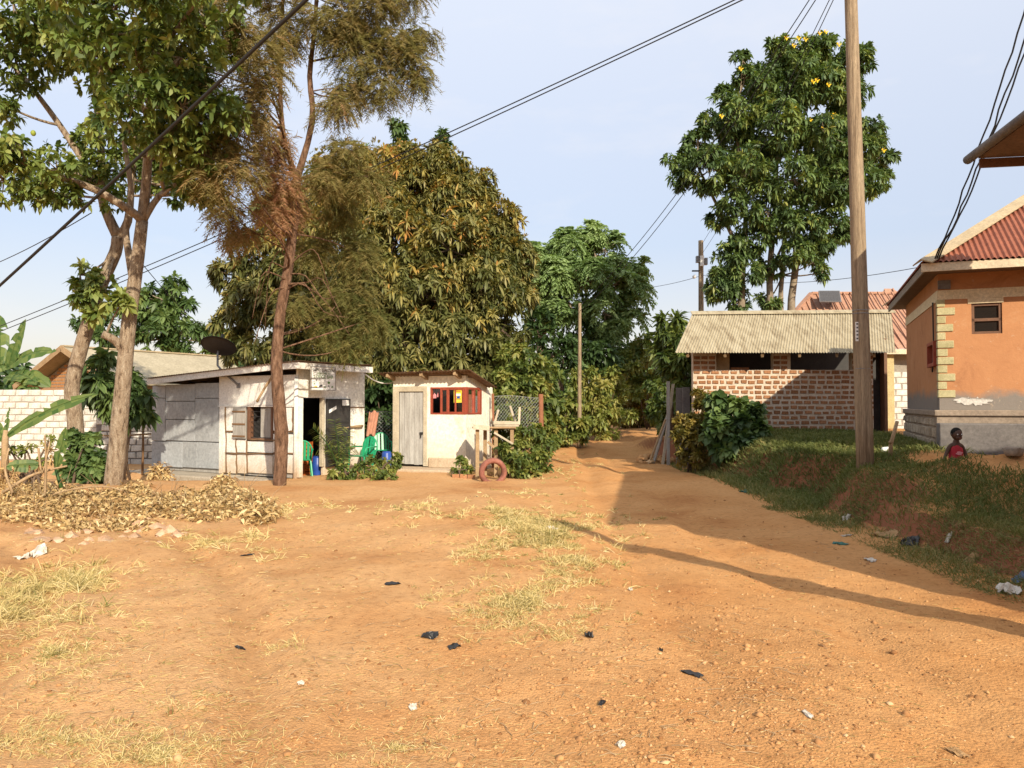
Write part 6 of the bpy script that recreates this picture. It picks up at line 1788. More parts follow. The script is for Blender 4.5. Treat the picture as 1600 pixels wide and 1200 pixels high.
bush('dry_weed_clump', 'greyish weed clump at the near end of the dry leaf pile', [(340, 840, 11.5, 18), (370, 830, 11.7, 18), (400, 815, 12, 18), (320, 850, 11.3, 10), (385, 845, 11.4, 12), (420, 800, 12.4, 12)], 'leaf_hedge', 145, 6, .07, .012, 420, (.5, 1), base=W(365, 855, 11.5), cat='weed')
bush('mound_weed', 'green weed tuft on the raised strip between the tracks', [(740, 792, 13.2, 8), (755, 795, 13.1, 7), (728, 795, 13.1, 6), (715, 797, 13.1, 5)], 'leaf_dark', 147, 7, .06, .014, 500, (.3, .9), base=W(740, 800, 13.1), cat='weed')
bush('left_weed', 'small bright green weed on the dirt at left', [(165, 880, 9.6, 10), (180, 876, 9.7, 8), (152, 884, 9.5, 8)], 'leaf_hedge', 148, 7, .05, .016, 700, (.4, .9), base=W(165, 888, 9.5), cat='weed', nst=3)

bush('dead_weed', 'dry brown weed stalks before the left end of the white wall', [(20, 740, 14.6, 26), (60, 735, 14.6, 22), (45, 760, 14.3, 22), (90, 760, 14.2, 16), (10, 775, 14, 20), (75, 715, 14.8, 14)], 'leaf_dry', 151, 5, .10, .016, 60, (.1, .9), base=W(45, 790, 14.2), cat='weed', nst=9)
bush('wall_weed', 'thin green weed against the white block wall', [(40, 700, 15.2, 16), (75, 690, 15.2, 12), (15, 705, 15.2, 14), (60, 720, 15.0, 12)], 'leaf_hedge', 152, 5, .08, .02, 70, (.3, 1), base=W(45, 760, 15.1), cat='weed', nst=7)

rng = np.random.default_rng(160); mb = MB()
stk_ = thing('dry_stalks', 'standing dry stalks poking out of the leaf heap', 'stalks', G(200, 800))
for i in range(70):
    c = G(rng.uniform(5, 420), rng.uniform(775, 815)); h_ = rng.uniform(.2, .55); l_ = rng.normal(0, .18, 2)
    mb.tube([c, c + [l_[0] * .4, l_[1] * .4, h_ * .6], c + [l_[0], l_[1], h_]], [.006, .005, .002], 4)
mb.build('stalk_mass', M['timber'], stk_, kind='stuff')
# ------------------------------------------------------------------ green plastic chairs
def make_chair(label, loc, rz, grp='green plastic chairs by the shack'):
    t = thing('plastic_chair', label, 'chair', loc, grp); t.rotation_euler = (0, 0, rz)
    Z = np.zeros(3); g = M['green_plastic']
    def part(name, mb, **k): return mb.build(name, g, t, org=Z, **k)
    mb = MB(); mb.hexa([(-.21, -.22, .41), (.21, -.22, .41), (.19, .2, .39), (-.19, .2, .39), (-.22, -.23, .44), (.22, -.23, .44), (.2, .2, .42), (-.2, .2, .42)]); part('seat', mb, bevel=.012)
    # back: rim with upright slats
    bk = MB(); arc = [(.21 * math.cos(a), .22 + .10, .62 + .24 * math.sin(a)) for a in np.linspace(0, math.pi, 11)]
    bk.tube([(.2, .2, .40)] + arc + [(-.2, .2, .40)], .018, 7); back = part('backrest', bk, smooth=True)
    for x in (-.13, -.05, .05, .13):
        h_ = .62 + .24 * math.sqrt(max(0, 1 - (x / .21) ** 2)); mb = MB(); mb.hexa([(x - .03, .2, .41), (x + .03, .2, .41), (x + .03, .215, .41), (x - .03, .215, .41), (x - .03, .31, h_), (x + .03, .31, h_), (x + .03, .325, h_), (x - .03, .325, h_)]); part('slat', mb).parent = back
    for x in (-1, 1):
        mb = MB(); mb.tube([(x * .21, -.21, .42), (x * .25, -.25, 0)], [.024, .02], 7); part('leg', mb)
        mb = MB(); mb.tube([(x * .19, .18, .41), (x * .23, .27, 0)], [.024, .02], 7); part('leg', mb)
        mb = MB(); mb.tube([(x * .22, -.21, .42), (x * .25, -.2, .62), (x * .26, 0, .64), (x * .21, .27, .63)], .02, 7); part('armrest', mb, smooth=True)
    return t
def floor_at(px, py, d, z=None):
    p = W(px, py, d); p[2] = gz(p[0], p[1]) if z is None else z; return p
make_chair('green plastic chair facing out beside the weeds', floor_at(566, 735, 18.4), R(-25))
make_chair('green plastic chair in the dark gap near the kiosk', floor_at(596, 735, 20.2), R(15))
make_chair('green plastic chair just inside the shack doorway', S1.p(.3, .42, -.04), R(200))
# blue drums
def drum(label, base, r, h):
    t = thing('plastic_drum', label, 'drum', base, 'blue plastic drums')
    mb = MB(); mb.tube([base, base + [0, 0, h * .1], base + [0, 0, h * .33], base + [0, 0, h * .36], base + [0, 0, h * .66], base + [0, 0, h * .69], base + [0, 0, h * .93], base + [0, 0, h]], [r * .93, r, r, r * 1.05, r * 1.05, r, r, r * .9], 16); mb.build('body', M['blue_plastic'], t, smooth=True)
    mb = MB(); mb.tube([base + [0, 0, h * 1.001], base + [0, 0, h * 1.05]], r * .8, 16); mb.build('lid', M['blue_plastic'], t)
drum('blue plastic drum by the kiosk wall in the gap', floor_at(604, 735, 19.3), .12, .42)
drum('blue plastic drum beside the orange crates in the doorway', S1.p(.3, RF(232, 900)[0] + .3, -.05), .12, .45)
# orange crates stacked in the doorway
cb = S1.p(.9, 1.0, -.05)
for k in range(3):
    t = thing('drink_crate', ('lowest orange drink crate in the doorway stack', 'middle orange drink crate in the doorway stack', 'topmost orange drink crate in the doorway stack')[k], 'crate', cb + [0, 0, .27 * k], 'orange crates in the doorway')
    z0 = .27 * k - .05
    fr = Fr((S1.p(.62, .82, 0)[0], S1.p(.62, .82, 0)[1], 0), S1.A, S1.B)
    for r_ in range(3):
        mb = MB(); za = z0 + .005 + r_ * .09
        for (a0, a1, b0, b1) in ((0, .42, 0, .02), (0, .42, .28, .30), (0, .02, .02, .28), (.40, .42, .02, .28)): fr.box(mb, a0, a1, b0, b1, za, za + .065)
        mb.build('side_slat', M['orange_crate'], t)
    mb = MB()
    for (a, b_) in ((.02, .02), (.4, .02), (.02, .28), (.4, .28)): fr.box(mb, a - .018, a + .018, b_ - .018, b_ + .018, z0 + .002, z0 + .262)
    mb.build('corner', M['orange_crate'], t)
# towel hung on the fence in the gap
tw = thing('towel', 'reddish brown towel hanging in the gap between shack and kiosk', 'towel', W(581, 660, 19.9))
mb = MB(); vs_, fs = [], []
nx_, nz_ = 14, 12
for sd_ in (0, 1):
    for j in range(nz_ + 1):
        for i in range(nx_ + 1):
            u, v = i / nx_, j / nz_
            px = 574 + 15 * u + 1.5 * (1 - v) * 2 - 2.5 * v; py = 643 + 37 * v + 2 * math.sin(u * 9)
            p = W(px, py, 19.9); p[1] += .025 * math.sin(u * 22 + v * 2) + sd_ * .012
            vs_.append(p)
st = (nx_ + 1) * (nz_ + 1)
for sd_ in (0, 1):
    for j in range(nz_):
        for i in range(nx_):
            a = sd_ * st + j * (nx_ + 1) + i; fs.append((a, a + 1, a + nx_ + 2, a + nx_ + 1))
mb.add(vs_, fs); mb.build('cloth', M['towel'], tw, smooth=True)
mb = MB(); mb.tube([W(560, 643, 20.0), W(615, 643, 20.0)], .008, 6); mb.build('line', M['cable'], tw)

# ------------------------------------------------------------------ chain link fence by the kiosk
def chainlink(label, p0, p1, z0, z1, posts, pitch=.1):
    p0, p1 = np.asarray(p0, float), np.asarray(p1, float)
    t = thing('wire_fence', label, 'fence', p0)
    d = unit((p1 - p0) * [1, 1, 0]); Ln = np.linalg.norm((p1 - p0)[:2]); nrm = np.cross(d, [0, 0, 1]); h = z1 - z0
    mb = MB()
    for i in range(int((Ln + h) / pitch)):
        for sg_ in (-1, 1):
            # diagonal clipped to the panel
            s0 = i * pitch if sg_ > 0 else i * pitch - h
            a0, a1 = (s0 - h, s0) if sg_ > 0 else (s0 + h, s0)
            pts = []
            for k in range(9):
                s_ = a0 + (a1 - a0) * k / 8; z_ = z0 + h * k / 8
                if -1e-6 <= s_ <= Ln: pts.append(p0 * [1, 1, 0] + d * s_ + nrm * (.006 * sg_) + [0, 0, z_ + .03 * math.sin(s_ * 3)])
            if len(pts) > 1: mb.tube(pts, .0038, 4, cap=False)
    mb.build('wire_mesh', M['galv_wire'], t, kind='stuff')
    mb = MB(); mb.tube([p0 * [1, 1, 0] + d * Ln * k / 6 + [0, 0, z1 + .03 * math.sin(Ln * k / 6 * 3)] for k in range(7)], .006, 5); mb.build('top_wire', M['galv_wire'], t)
    for s_, r_ in posts:
        b_ = p0 * [1, 1, 0] + d * s_; b_[2] = gz(b_[0], b_[1]); mb = MB(); mb.tube([b_ - [0, 0, .2], b_ + [0.01, 0, .6], b_ * [1, 1, 0] + [0, 0, z1 + .08]], [r_, r_ * .95, r_ * .9], 9, wob=.06); mb.build('post', M['rust_post'], t, smooth=True)
f0, f1 = W(770, 650, 20.0), W(846, 650, 21.0)
chainlink('wire mesh fence with rusty post right of the kiosk', f0, f1, .6, W(800, 620, 20.4)[2], [(.0, .04), (np.linalg.norm((f1 - f0)[:2]) - .02, .075)])
chainlink('wire mesh fence in the dark gap between shack and kiosk', W(573, 650, 20.6), W(616, 650, 20.6), .1, W(590, 645, 20.6)[2], [])

# ------------------------------------------------------------------ rough table, upturned stool, tyre
td = 17.9
tb_ = floor_at(770, 735, td)
tbl = thing('plank_table', 'rough wooden plank stand beside the kiosk corner', 'table', tb_)
zt = W(760, 668, td)[2]
def plank(name, p, q, w, h, m, parent): mb = MB(); mb.bar(p, q, w, h); return mb.build(name, M[m], parent, bevel=.004)
for k in range(3):
    plank('top_plank', W(738, 668, td - .25 + .2 * k), W(806, 668 + k, td - .25 + .2 * k), .17, .035, 'timber', tbl)
for (px, dd) in ((746, -.25), (758, .2), (775, -.2), (800, -.25), (800, .2)):
    a = W(px, 670, td + dd); b_ = a.copy(); b_[2] = gz(a[0], a[1]) - .05; plank('leg', b_, a - [0, 0, .02], .085, .06, 'timber', tbl)
plank('brace', W(772, 676, td - .29), W(802, 694, td - .29), .03, .045, 'pale_timber', tbl)
plank('brace', W(762, 690, td - .29), W(776, 703, td - .29), .03, .06, 'timber', tbl)
plank('rail', W(739, 667, td - .36), W(765, 669, td - .36), .03, .11, 'pale_timber', tbl)
plank('shelf', W(745, 722, td), W(800, 722, td), .4, .03, 'timber', tbl)
stl = thing('upturned_stool', 'pale wooden stool lying upside down on the plank stand', 'stool', W(790, 667, td))
zs_ = zt + .025
sq = [W(772, 665, td - .2), W(811, 668, td - .2), W(806, 664, td + .2), W(768, 662, td + .2)]
for p in sq: p[2] = zs_
mb = MB(); mb.slab([sq[0], sq[1], sq[2], sq[3]], (0, 0, .045)); mb.build('seat', M['pale_timber'], stl, bevel=.006)
for i in range(4):
    a, b_ = sq[i] + [0, 0, .085], sq[(i + 1) % 4] + [0, 0, .085]; mb = MB(); mb.bar(a, b_, .035, .07); mb.build('apron_rail', M['pale_timber'], stl)
for (p, (px, py)) in zip(sq, ((779, 640), (812, 636), (797, 634), (767, 639))):
    q = W(px, py, p[1]); mb = MB(); mb.bar(p + [0, 0, .046], q, .05, .045); mb.build('leg', M['pale_timber'], stl, bevel=.004)
# painted tyre half sunk
ty = G(770, 752)
tyr = thing('tyre', 'red painted tyre standing upright in the dirt', 'tyre', ty)
mb = MB(); vs_, fs = [], []; nm, nn = 36, 14; Rr, rr_ = .25, .066; tc_ = ty + [0, .05, .19]
ta = unit(np.array([.95, .25, 0])); tn = np.cross(ta, [0, 0, 1])
for i in range(nm):
    a = 2 * math.pi * i / nm; rad = ta * math.cos(a) + np.array([0, 0, 1]) * math.sin(a)
    for k in range(nn):
        b_ = 2 * math.pi * k / nn
        cr_ = rr_ * (1.0 if abs(math.cos(b_)) < .75 else .93) * (1 + (.03 if (i % 2 and math.cos(b_) > .5) else 0))
        vs_.append(tc_ + rad * (Rr + cr_ * math.cos(b_)) + tn * (rr_ * 1.35 * math.sin(b_)))
for i in range(nm):
    for k in range(nn):
        a, b_ = i * nn + k, i * nn + (k + 1) % nn; c, d = ((i + 1) % nm) * nn + (k + 1) % nn, ((i + 1) % nm) * nn + k; fs.append((a, b_, c, d))
mb.add(vs_, fs); mb.build('casing', M['red_tyre'], tyr, smooth=True)
e0_, e1_ = G(706, 746) + [0, 0, .03], G(742, 748) + [0, 0, .03]
edg = thing('brick_edging', 'row of red bricks edging the kiosk apron beside the tyre', 'brick edging', e0_)
for k in range(3): plank('brick', e0_ + (e1_ - e0_) * (k / 3 + .01) + [0, 0, random.uniform(-.01, .015)], e0_ + (e1_ - e0_) * ((k + 1) / 3 - .015), .11, .1, 'brick', edg)

# ------------------------------------------------------------------ boards and junk right of the far road
jb = floor_at(1040, 685, 21.5)
jk = thing('board_stack', 'leaning weathered boards beside the brick shed', 'boards', jb)
for (a, b_, w_, m) in ((W(1020, 688, 21.5), W(1050, 628, 21.9), .1, 'grey_wood'), (W(1044, 684, 21), W(1044, 596, 21.2), .09, 'grey_wood'), (W(1035, 686, 21.3), W(1052, 600, 21.5), .08, 'pale_timber'), (W(1062, 680, 20.6), W(1062, 606, 20.7), .2, 'plinth_dark'), (W(1072, 680, 20.4), W(1072, 605, 20.5), .2, 'plinth_dark'), (W(1013, 690, 21.4), W(1040, 655, 21.6), .06, 'timber')):
    a[2] = gz(a[0], a[1]) - .03; plank('board', a, b_, w_, .04, m, jk)


# ------------------------------------------------------------------ stick and bottle near the pole
sb = G(1391, 715)
sk = thing('cut_stump', 'thin cut stick standing in the grass beside the pole', 'stick', sb)
mb = MB(); mb.tube([sb - [0, 0, .05], sb + [.01, 0, .2], W(1402, 658, sb[1])], [.035, .033, .028], 8); mb.tube([sb + [.01, 0, .22], W(1390, 690, sb[1] - .05)], [.03, .02], 7); mb.build('shaft', M['timber'], sk, smooth=True)
c_ = G(1384, 708) + [0, 0, .05]
o = MB(); o.tube([c_ + [-.07, 0, 0], c_ + [-.05, 0, 0], c_ + [.1, .02, .01], c_ + [.12, .02, .01]], [.02, .05, .05, .03], 10); tn_ = o.build('tin_can', M['sign_white'], smooth=True); tag(tn_, 'white tin lying in the grass beside the utility pole', 'tin')
# red basin by the house
bc = G(1584, 716) + [0, 0, .02]
bs = thing('basin', 'dull brown basin on the ground by the orange house', 'basin', bc)
mb = MB(); mb.tube([bc, bc + [0, 0, .01], bc + [0, 0, .1], bc + [0, 0, .115], bc + [0, 0, .1], bc + [0, 0, .03]], [.08, .1, .135, .14, .12, .08], 20, cap=True); mb.build('bowl', M['plinth'], bs, smooth=True)

# ------------------------------------------------------------------ the child
cd_ = 11.2
cp = W(1494, 727, cd_); cp[2] = gz(cp[0], cp[1])
kid = thing('person', 'small child in a red sleeveless top sitting on the ground by the house', 'person', cp)
s_ = .50 / .50
def kp(x, y, z): return (x, y, z)
verts = [kp(0, 0, .09), kp(0, .01, .19), kp(0, .0, .29), kp(0, -.005, .345), kp(0, -.012, .385), kp(0, -.02, .44),   # pelvis..head base
         kp(.085, 0, .325), kp(.125, -.015, .22), kp(.13, -.06, .12), kp(.13, -.09, .07),        # left arm
         kp(-.085, 0, .325), kp(-.14, -.01, .23), kp(-.20, -.05, .14), kp(-.225, -.075, .09),    # right arm, reaching to the side
         kp(.06, -.06, .075), kp(.10, -.24, .10), kp(.05, -.36, .045), kp(.05, -.42, .06),
         kp(-.06, -.06, .075), kp(-.11, -.24, .10), kp(-.05, -.37, .045), kp(-.05, -.43, .06)]
edges = [(0, 1), (1, 2), (2, 3), (3, 4), (4, 5), (3, 6), (6, 7), (7, 8), (8, 9), (3, 10), (10, 11), (11, 12), (12, 13), (0, 14), (14, 15), (15, 16), (16, 17), (0, 18), (18, 19), (19, 20), (20, 21)]
rad = [.085, .082, .082, .05, .033, .04, .036, .027, .022, .018, .036, .027, .022, .018, .055, .042, .028, .022, .055, .042, .028, .022]
me = bpy.data.meshes.new('body'); me.from_pydata(verts, edges, []); me.update()
body = bpy.data.objects.new('body', me); link(body, kid); me.materials.append(M['skin'])
md = body.modifiers.new('skin', 'SKIN'); md.use_smooth_shade = True
for i, sv in enumerate(me.skin_vertices[0].data): sv.radius = (rad[i], rad[i] * (.8 if i < 3 else 1)); sv.use_root = (i == 0)
sub = body.modifiers.new('sub', 'SUBSURF'); sub.levels = 2; sub.render_levels = 2
Z = np.zeros(3)
def kpart(name, mb, m, parent=kid, **k): return mb.build(name, M[m], parent, org=Z, **k)
mb = MB(); hc = np.array([0, -.028, .495]); sphere_pts(mb, hc, .078, 16, 12, (.9, 1.02, 1.1)); sphere_pts(mb, hc + [0, -.055, -.045], .045, 10, 8, (1, .7, .8)); head = kpart('head', mb, 'skin', smooth=True)
mb = MB(); sphere_pts(mb, hc + [0, .014, .018], .081, 16, 12, (.93, 1.0, 1.02)); kpart('hair', mb, 'hair', head, smooth=True)
for x in (-1, 1):
    mb = MB(); sphere_pts(mb, hc + [x * .029, -.074, .0], .0105, 8, 6); kpart('eye', mb, 'eye_white', head, smooth=True)
    mb = MB(); sphere_pts(mb, hc + [x * .029, -.0835, .0], .005, 6, 5); kpart('pupil', mb, 'ink_dark', head, smooth=True)
    mb = MB(); sphere_pts(mb, hc + [x * .073, .0, -.005], .018, 8, 6, (.4, .8, 1.1)); kpart('ear', mb, 'skin', head, smooth=True)
mb = MB(); sphere_pts(mb, hc + [0, -.09, -.024], .013, 8, 6, (1.1, .8, .9)); kpart('nose', mb, 'skin', head, smooth=True)
mb = MB(); sphere_pts(mb, hc + [0, -.088, -.052], .016, 8, 6, (1.2, .4, .45)); kpart('mouth', mb, 'red_tyre', head, smooth=True)
# hands with five fingers
for (c, dx) in (((.13, -.09, .07), 1), ((-.225, -.075, .09), -1)):
    c = np.array(c); dv = unit(np.array([.0 if dx > 0 else -.3, -.6, -.75])); sd_ = np.array([1.0, 0, 0])
    mb = MB(); mb.tube([c, c + dv * .03, c + dv * .04], [.016, .02, .014], 8)
    for k in range(4):
        o_ = sd_ * (k - 1.5) * .0095; ln = (.024, .03, .032, .025)[k]; mb.tube([c + dv * .034 + o_, c + dv * (.036 + ln * .55) + o_, c + dv * (.036 + ln) + o_ + [0, 0, -.006]], [.0055, .005, .0035], 6)
    mb.tube([c + dv * .008 - sd_ * dx * .014, c + dv * .022 - sd_ * dx * .03, c + dv * .034 - sd_ * dx * .033], [.006, .0055, .004], 6)
    kpart('hand', mb, 'skin', smooth=True)
# red top: a fitted shell with shoulder straps, and dark shorts
mb = MB(); vs_, fs = [], []; rings = ((.085, .1, .088), (.13, .098, .087), (.19, .097, .085), (.25, .098, .083), (.30, .094, .076), (.335, .062, .06))
for (z_, rx, ry) in rings:
    for k in range(20):
        a = 2 * math.pi * k / 20; vs_.append((rx * math.cos(a) * (1 + .03 * math.sin(3 * a + z_ * 40)), ry * math.sin(a) + .004, z_ + .008 * math.sin(2 * a)))
for i in range(len(rings) - 1):
    for k in range(20):
        a, b_ = i * 20 + k, i * 20 + (k + 1) % 20; fs.append((a, b_, b_ + 20, a + 20))
mb.add(vs_, fs); kt_ = kpart('sleeveless_top', mb, 'red_cloth', smooth=True)
mb = MB(); pts = [(.045 * math.cos(a) * (1 + .3 * math.sin(4 * a)), -.088, .225 + .026 * math.sin(a)) for a in np.linspace(0, 2 * math.pi, 16, endpoint=False)]; mb.slab(pts, (0, .006, 0)); kpart('print', mb, 'pink_bag', kt_)
mb = MB(); mb.tube([(0, .01, .05), (0, .005, .1), (0, 0, .13)], [.105, .104, .098], 16); mb.tube([(.05, -.03, .08), (.09, -.17, .105)], [.066, .056], 12); mb.tube([(-.05, -.03, .08), (-.1, -.17, .105)], [.066, .056], 12); kpart('shorts', mb, 'shorts', smooth=True)

# ------------------------------------------------------------------ grass
rng = np.random.default_rng(200)
def tuft_points(n, px0, px1, py0, py1, fn=None):
    px = rng.uniform(px0, px1, n); py = rng.uniform(py0, py1, n)
    return px, py
def ground_from_px(px, py):
    """vectorised: flat first guess, then a few steps onto the terrain"""
    x, y = (px - 800) / FPX, (600 - py) / FPX
    ry = math.cos(PITCH) - y * math.sin(PITCH); rz = math.sin(PITCH) + y * math.cos(PITCH)
    z = np.zeros_like(px)
    for _ in range(14):
        Y = (z - CAM_H) / (rz / ry); Y = np.clip(Y, 1.5, 60); X = x / ry * Y
        z = .5 * z + .5 * gh(X, Y)
    return X, Y, gh(X, Y)
ls = Leafset()
# (centre px, centre py, rx, ry, blades, length, tone)
patches = [(60, 925, 130, 45, 3600, .16, .5), (130, 915, 50, 30, 1500, .16, .55), (30, 960, 60, 25, 1200, .15, .5), (860, 835, 90, 30, 5200, .13, .45), (800, 820, 130, 26, 3500, .12, .45), (900, 870, 60, 30, 2600, .12, .5), (830, 940, 110, 40, 4200, .10, .5), (760, 870, 60, 25, 900, .09, .55), (780, 800, 90, 14, 1600, .14, .55),
           (430, 1010, 60, 24, 900, .07, .5), (90, 1020, 130, 50, 1900, .07, .5), (60, 1150, 160, 50, 2600, .07, .5), (250, 1180, 160, 40, 1700, .06, .5), (330, 1090, 80, 30, 600, .06, .5), (620, 1170, 120, 40, 900, .05, .5), (900, 960, 70, 60, 1300, .09, .5), (660, 790, 90, 10, 700, .1, .6), (850, 740, 70, 14, 1100, .12, .5), (900, 720, 40, 10, 500, .1, .5), (500, 790, 90, 12, 700, .1, .6), (360, 850, 70, 14, 1600, .18, .55), (820, 770, 60, 10, 500, .09, .5), (960, 940, 40, 50, 500, .06, .5), (450, 800, 40, 14, 500, .12, .7)]
for (cx, cy, rx, ry, n, ln, tone) in patches:
    n = int(n * 2.4)
    nt = max(4, n // 16)
    a = rng.uniform(0, 6.28, nt); q = rng.normal(0, .75, nt)
    X, Y, Z_ = ground_from_px(cx + rx * q * np.cos(a), np.clip(cy + ry * q * np.sin(a), 690, 1330))
    kt4 = vnoise(X * 2.2, Y * 2.2, 77) + .6 * vnoise(X * 6, Y * 6, 78) > rng.uniform(-.3, .25, nt)
    X, Y = X[kt4], Y[kt4]; nt = len(X); nb_ = rng.integers(6, 26, nt)
    idx = np.repeat(np.arange(nt), nb_); m_ = len(idx); sz = rng.uniform(.5, 1.35, nt)
    bx_, by_ = X[idx] + rng.normal(0, .022, m_) * sz[idx], Y[idx] + rng.normal(0, .022, m_) * sz[idx]
    lean = rng.normal(0, .45, (nt, 2))
    D = np.column_stack([rng.normal(0, .6, m_) + lean[idx, 0], rng.normal(0, .6, m_) + lean[idx, 1], rng.uniform(.15, .9, m_)])
    ls.add(blades(np.column_stack([bx_, by_, gh(bx_, by_) - .006]), D, ln * sz[idx] * rng.uniform(.4, 1.4, m_), np.clip(.00042 * by_, .0018, .006), .35, rng), tone + rng.normal(0, .18, nt)[idx] + rng.normal(0, .15, m_))
# loose straw lying all over the dirt
n = 16000
px = rng.uniform(-20, 1500, n); py = rng.uniform(790, 1230, n)
keep = rng.uniform(0, 1, n) < .25 + .75 * np.clip((900 - px) / 900, 0, 1)
X, Y, Z_ = ground_from_px(px[keep], py[keep]); k3 = (vnoise(X * 1.3, Y * 1.3, 90) > -.12) & (X < 4.3); X, Y, Z_ = X[k3], Y[k3], Z_[k3]; m_ = len(X)
D = np.column_stack([rng.normal(0, 1, m_), rng.normal(0, 1, m_), rng.uniform(-.02, .15, m_)])
ls.add(blades(np.column_stack([X, Y, Z_ + .004]), D, rng.uniform(.02, .08, m_), np.clip(.0003 * Y, .0012, .004), .05, rng), rng.uniform(0, 1, m_))
o = ls.build('dry_grass', M['grass_dry'], None, kind='stuff'); tag(o, 'straw coloured dry grass on the dirt', 'grass')
# green grass on the bank
ls = Leafset()
n = 190000
X = rng.uniform(4.0, 10.5, n); Y = rng.uniform(4.2, 22, n) 
t = X - 4.5
dens = np.where(Y < 10, ss((t + .35) / .4), ss((t + .3) / .4)) * (1 - ss((t - 3.2) / 1.2) * .9)
path = np.exp(-(np.maximum(0, np.abs(Y - 11.0 + .16 * (X - 6.4)) - 1.0) / .35) ** 2) * ss((X - 6.0) / .3)             # bare earth path by the house
yard = ss((X - 7.0) / .6) * (Y > 10.6) * (Y < 13)
bare = (vnoise(X * 1.1, Y * 1.1, 55) > .22) * (t < .5)
hs = (X - H.O[0]) * H.A[0] + (Y - H.O[1]) * H.A[1]; ht = (X - H.O[0]) * H.B[0] + (Y - H.O[1]) * H.B[1]
inside = ((hs > -.05) & (ht > -.36) & (hs < 9)) | ((Y > 19.45) & (X > 4.4))
nbs = (X - NBF.O[0]) * NBF.A[0] + (Y - NBF.O[1]) * NBF.A[1]; nbt = (X - NBF.O[0]) * NBF.B[0] + (Y - NBF.O[1]) * NBF.B[1]
inside |= (nbs > .5) & (nbt < -.6)
pr = dens * (1 - .97 * path) * (1 - .93 * yard) * (1 - .6 * bare)
keep = (rng.uniform(0, 1, n) < pr) & ~inside & (X / Y < .78)
X, Y = X[keep], Y[keep]; Z_ = gh(X, Y); m_ = len(X); t = X - 4.5
D = np.column_stack([rng.normal(0, .45, m_), rng.normal(0, .45, m_), rng.uniform(.5, 1.1, m_)])
ln = np.where(Y > 12, .18, .115) * rng.uniform(.5, 1.5, m_) * (1 + .5 * (vnoise(X * .8, Y * .8, 21)))
tone = .42 + .25 * np.exp(-(t / .5) ** 2) + .25 * vnoise(X * .9, Y * .9, 31) + rng.normal(0, .16, m_)
ls.add(blades(np.column_stack([X, Y, Z_ - .008]), D, ln, np.clip(.00055 * Y, .003, .009), .4, rng), tone)
n = 60000
X = rng.uniform(4.1, 5.9, n); Y = rng.uniform(4.6, 13, n); k4 = (rng.uniform(0, 1, n) < .5 + 1.6 * vnoise(X * 1.3, Y * 1.3, 61)) & (np.abs(Y - 13.6) > .9) & (X / Y < .78); X, Y = X[k4], Y[k4]; Z_ = gh(X, Y); m_ = len(X)
D = np.column_stack([rng.normal(-.35, .5, m_), rng.normal(-.15, .5, m_), rng.uniform(.1, .9, m_)])
ls.add(blades(np.column_stack([X, Y, Z_ - .01]), D, rng.uniform(.05, .15, m_), .0032, .5, rng), .62 + .4 * vnoise(X * 1.1, Y * 1.1, 62) + rng.normal(0, .2, m_))
o = ls.build('bank_grass', M['grass_green'], None, kind='stuff'); tag(o, 'green and brown grass on the right bank', 'grass')

# ------------------------------------------------------------------ stones, grit, leaf litter
def rock_verts(rng, r, n):
    """n squashed octahedra"""
    base = np.array([[1, 0, 0], [0, 1, 0], [-1, 0, 0], [0, -1, 0], [0, 0, .75], [0, 0, -.4], [.6, .6, .4], [-.6, .6, .45], [-.6, -.6, .35], [.6, -.6, .4]], float)
    fc = np.array([[0, 6, 9], [6, 4, 9], [1, 7, 6], [7, 4, 6], [2, 8, 7], [8, 4, 7], [3, 9, 8], [9, 4, 8], [0, 1, 6], [1, 2, 7], [2, 3, 8], [3, 0, 9]])
    V = base[None] * rng.uniform(.65, 1.25, (n, 10, 3)) * rng.uniform(.7, 1.2, (n, 1, 3))
    an = rng.uniform(0, 6.28, n); c, s = np.cos(an)[:, None], np.sin(an)[:, None]
    x, y = V[..., 0] * c - V[..., 1] * s, V[..., 0] * s + V[..., 1] * c
    V = np.stack([x, y, V[..., 2]], -1) * r[:, None, None]
    F = (np.arange(n) * 10)[:, None, None] + fc[None]
    return V, F.reshape(-1, 3)
M['pebble'] = leaf_mat('pebble', [(0.0, (0.20, 0.095, 0.04)), (0.15, (0.33, 0.165, 0.07)), (0.5, (0.45, 0.24, 0.105)), (0.9, (0.50, 0.285, 0.13)), (1.0, (0.54, 0.36, 0.20))], 0.0, .95, .1)
n = 45000
px = rng.uniform(-20, 1650, n); py = 640 + 580 * rng.uniform(0.0, 1, n) ** .8
w = np.exp(-(((px - 1150) / 260) ** 2 + ((py - 1050) / 130) ** 2)) + .22 + .35 * np.exp(-(((px - 900) / 300) ** 2 + ((py - 1100) / 140) ** 2))
keep = rng.uniform(0, 1, n) < w; px, py = px[keep], py[keep]
X, Y, Z_ = ground_from_px(px, py)
k2 = (Y < 14) & (X < 4.5); X, Y, Z_ = X[k2], Y[k2], Z_[k2]; m_ = len(X)
r = .0045 * np.exp(rng.normal(0, .6, m_)) * (.75 + .06 * Y)
Vr, Fr_ = rock_verts(rng, np.clip(r, .003, .028), m_)
Vr = Vr + np.stack([X, Y, Z_], -1)[:, None, :]
o = fast_mesh('pebbles', Vr.reshape(-1, 3), Fr_, M['pebble'], rnd=np.repeat(rng.uniform(0, 1, m_) ** 1.3, 12), kind='stuff'); tag(o, 'small stones and grit scattered over the dirt', 'gravel')

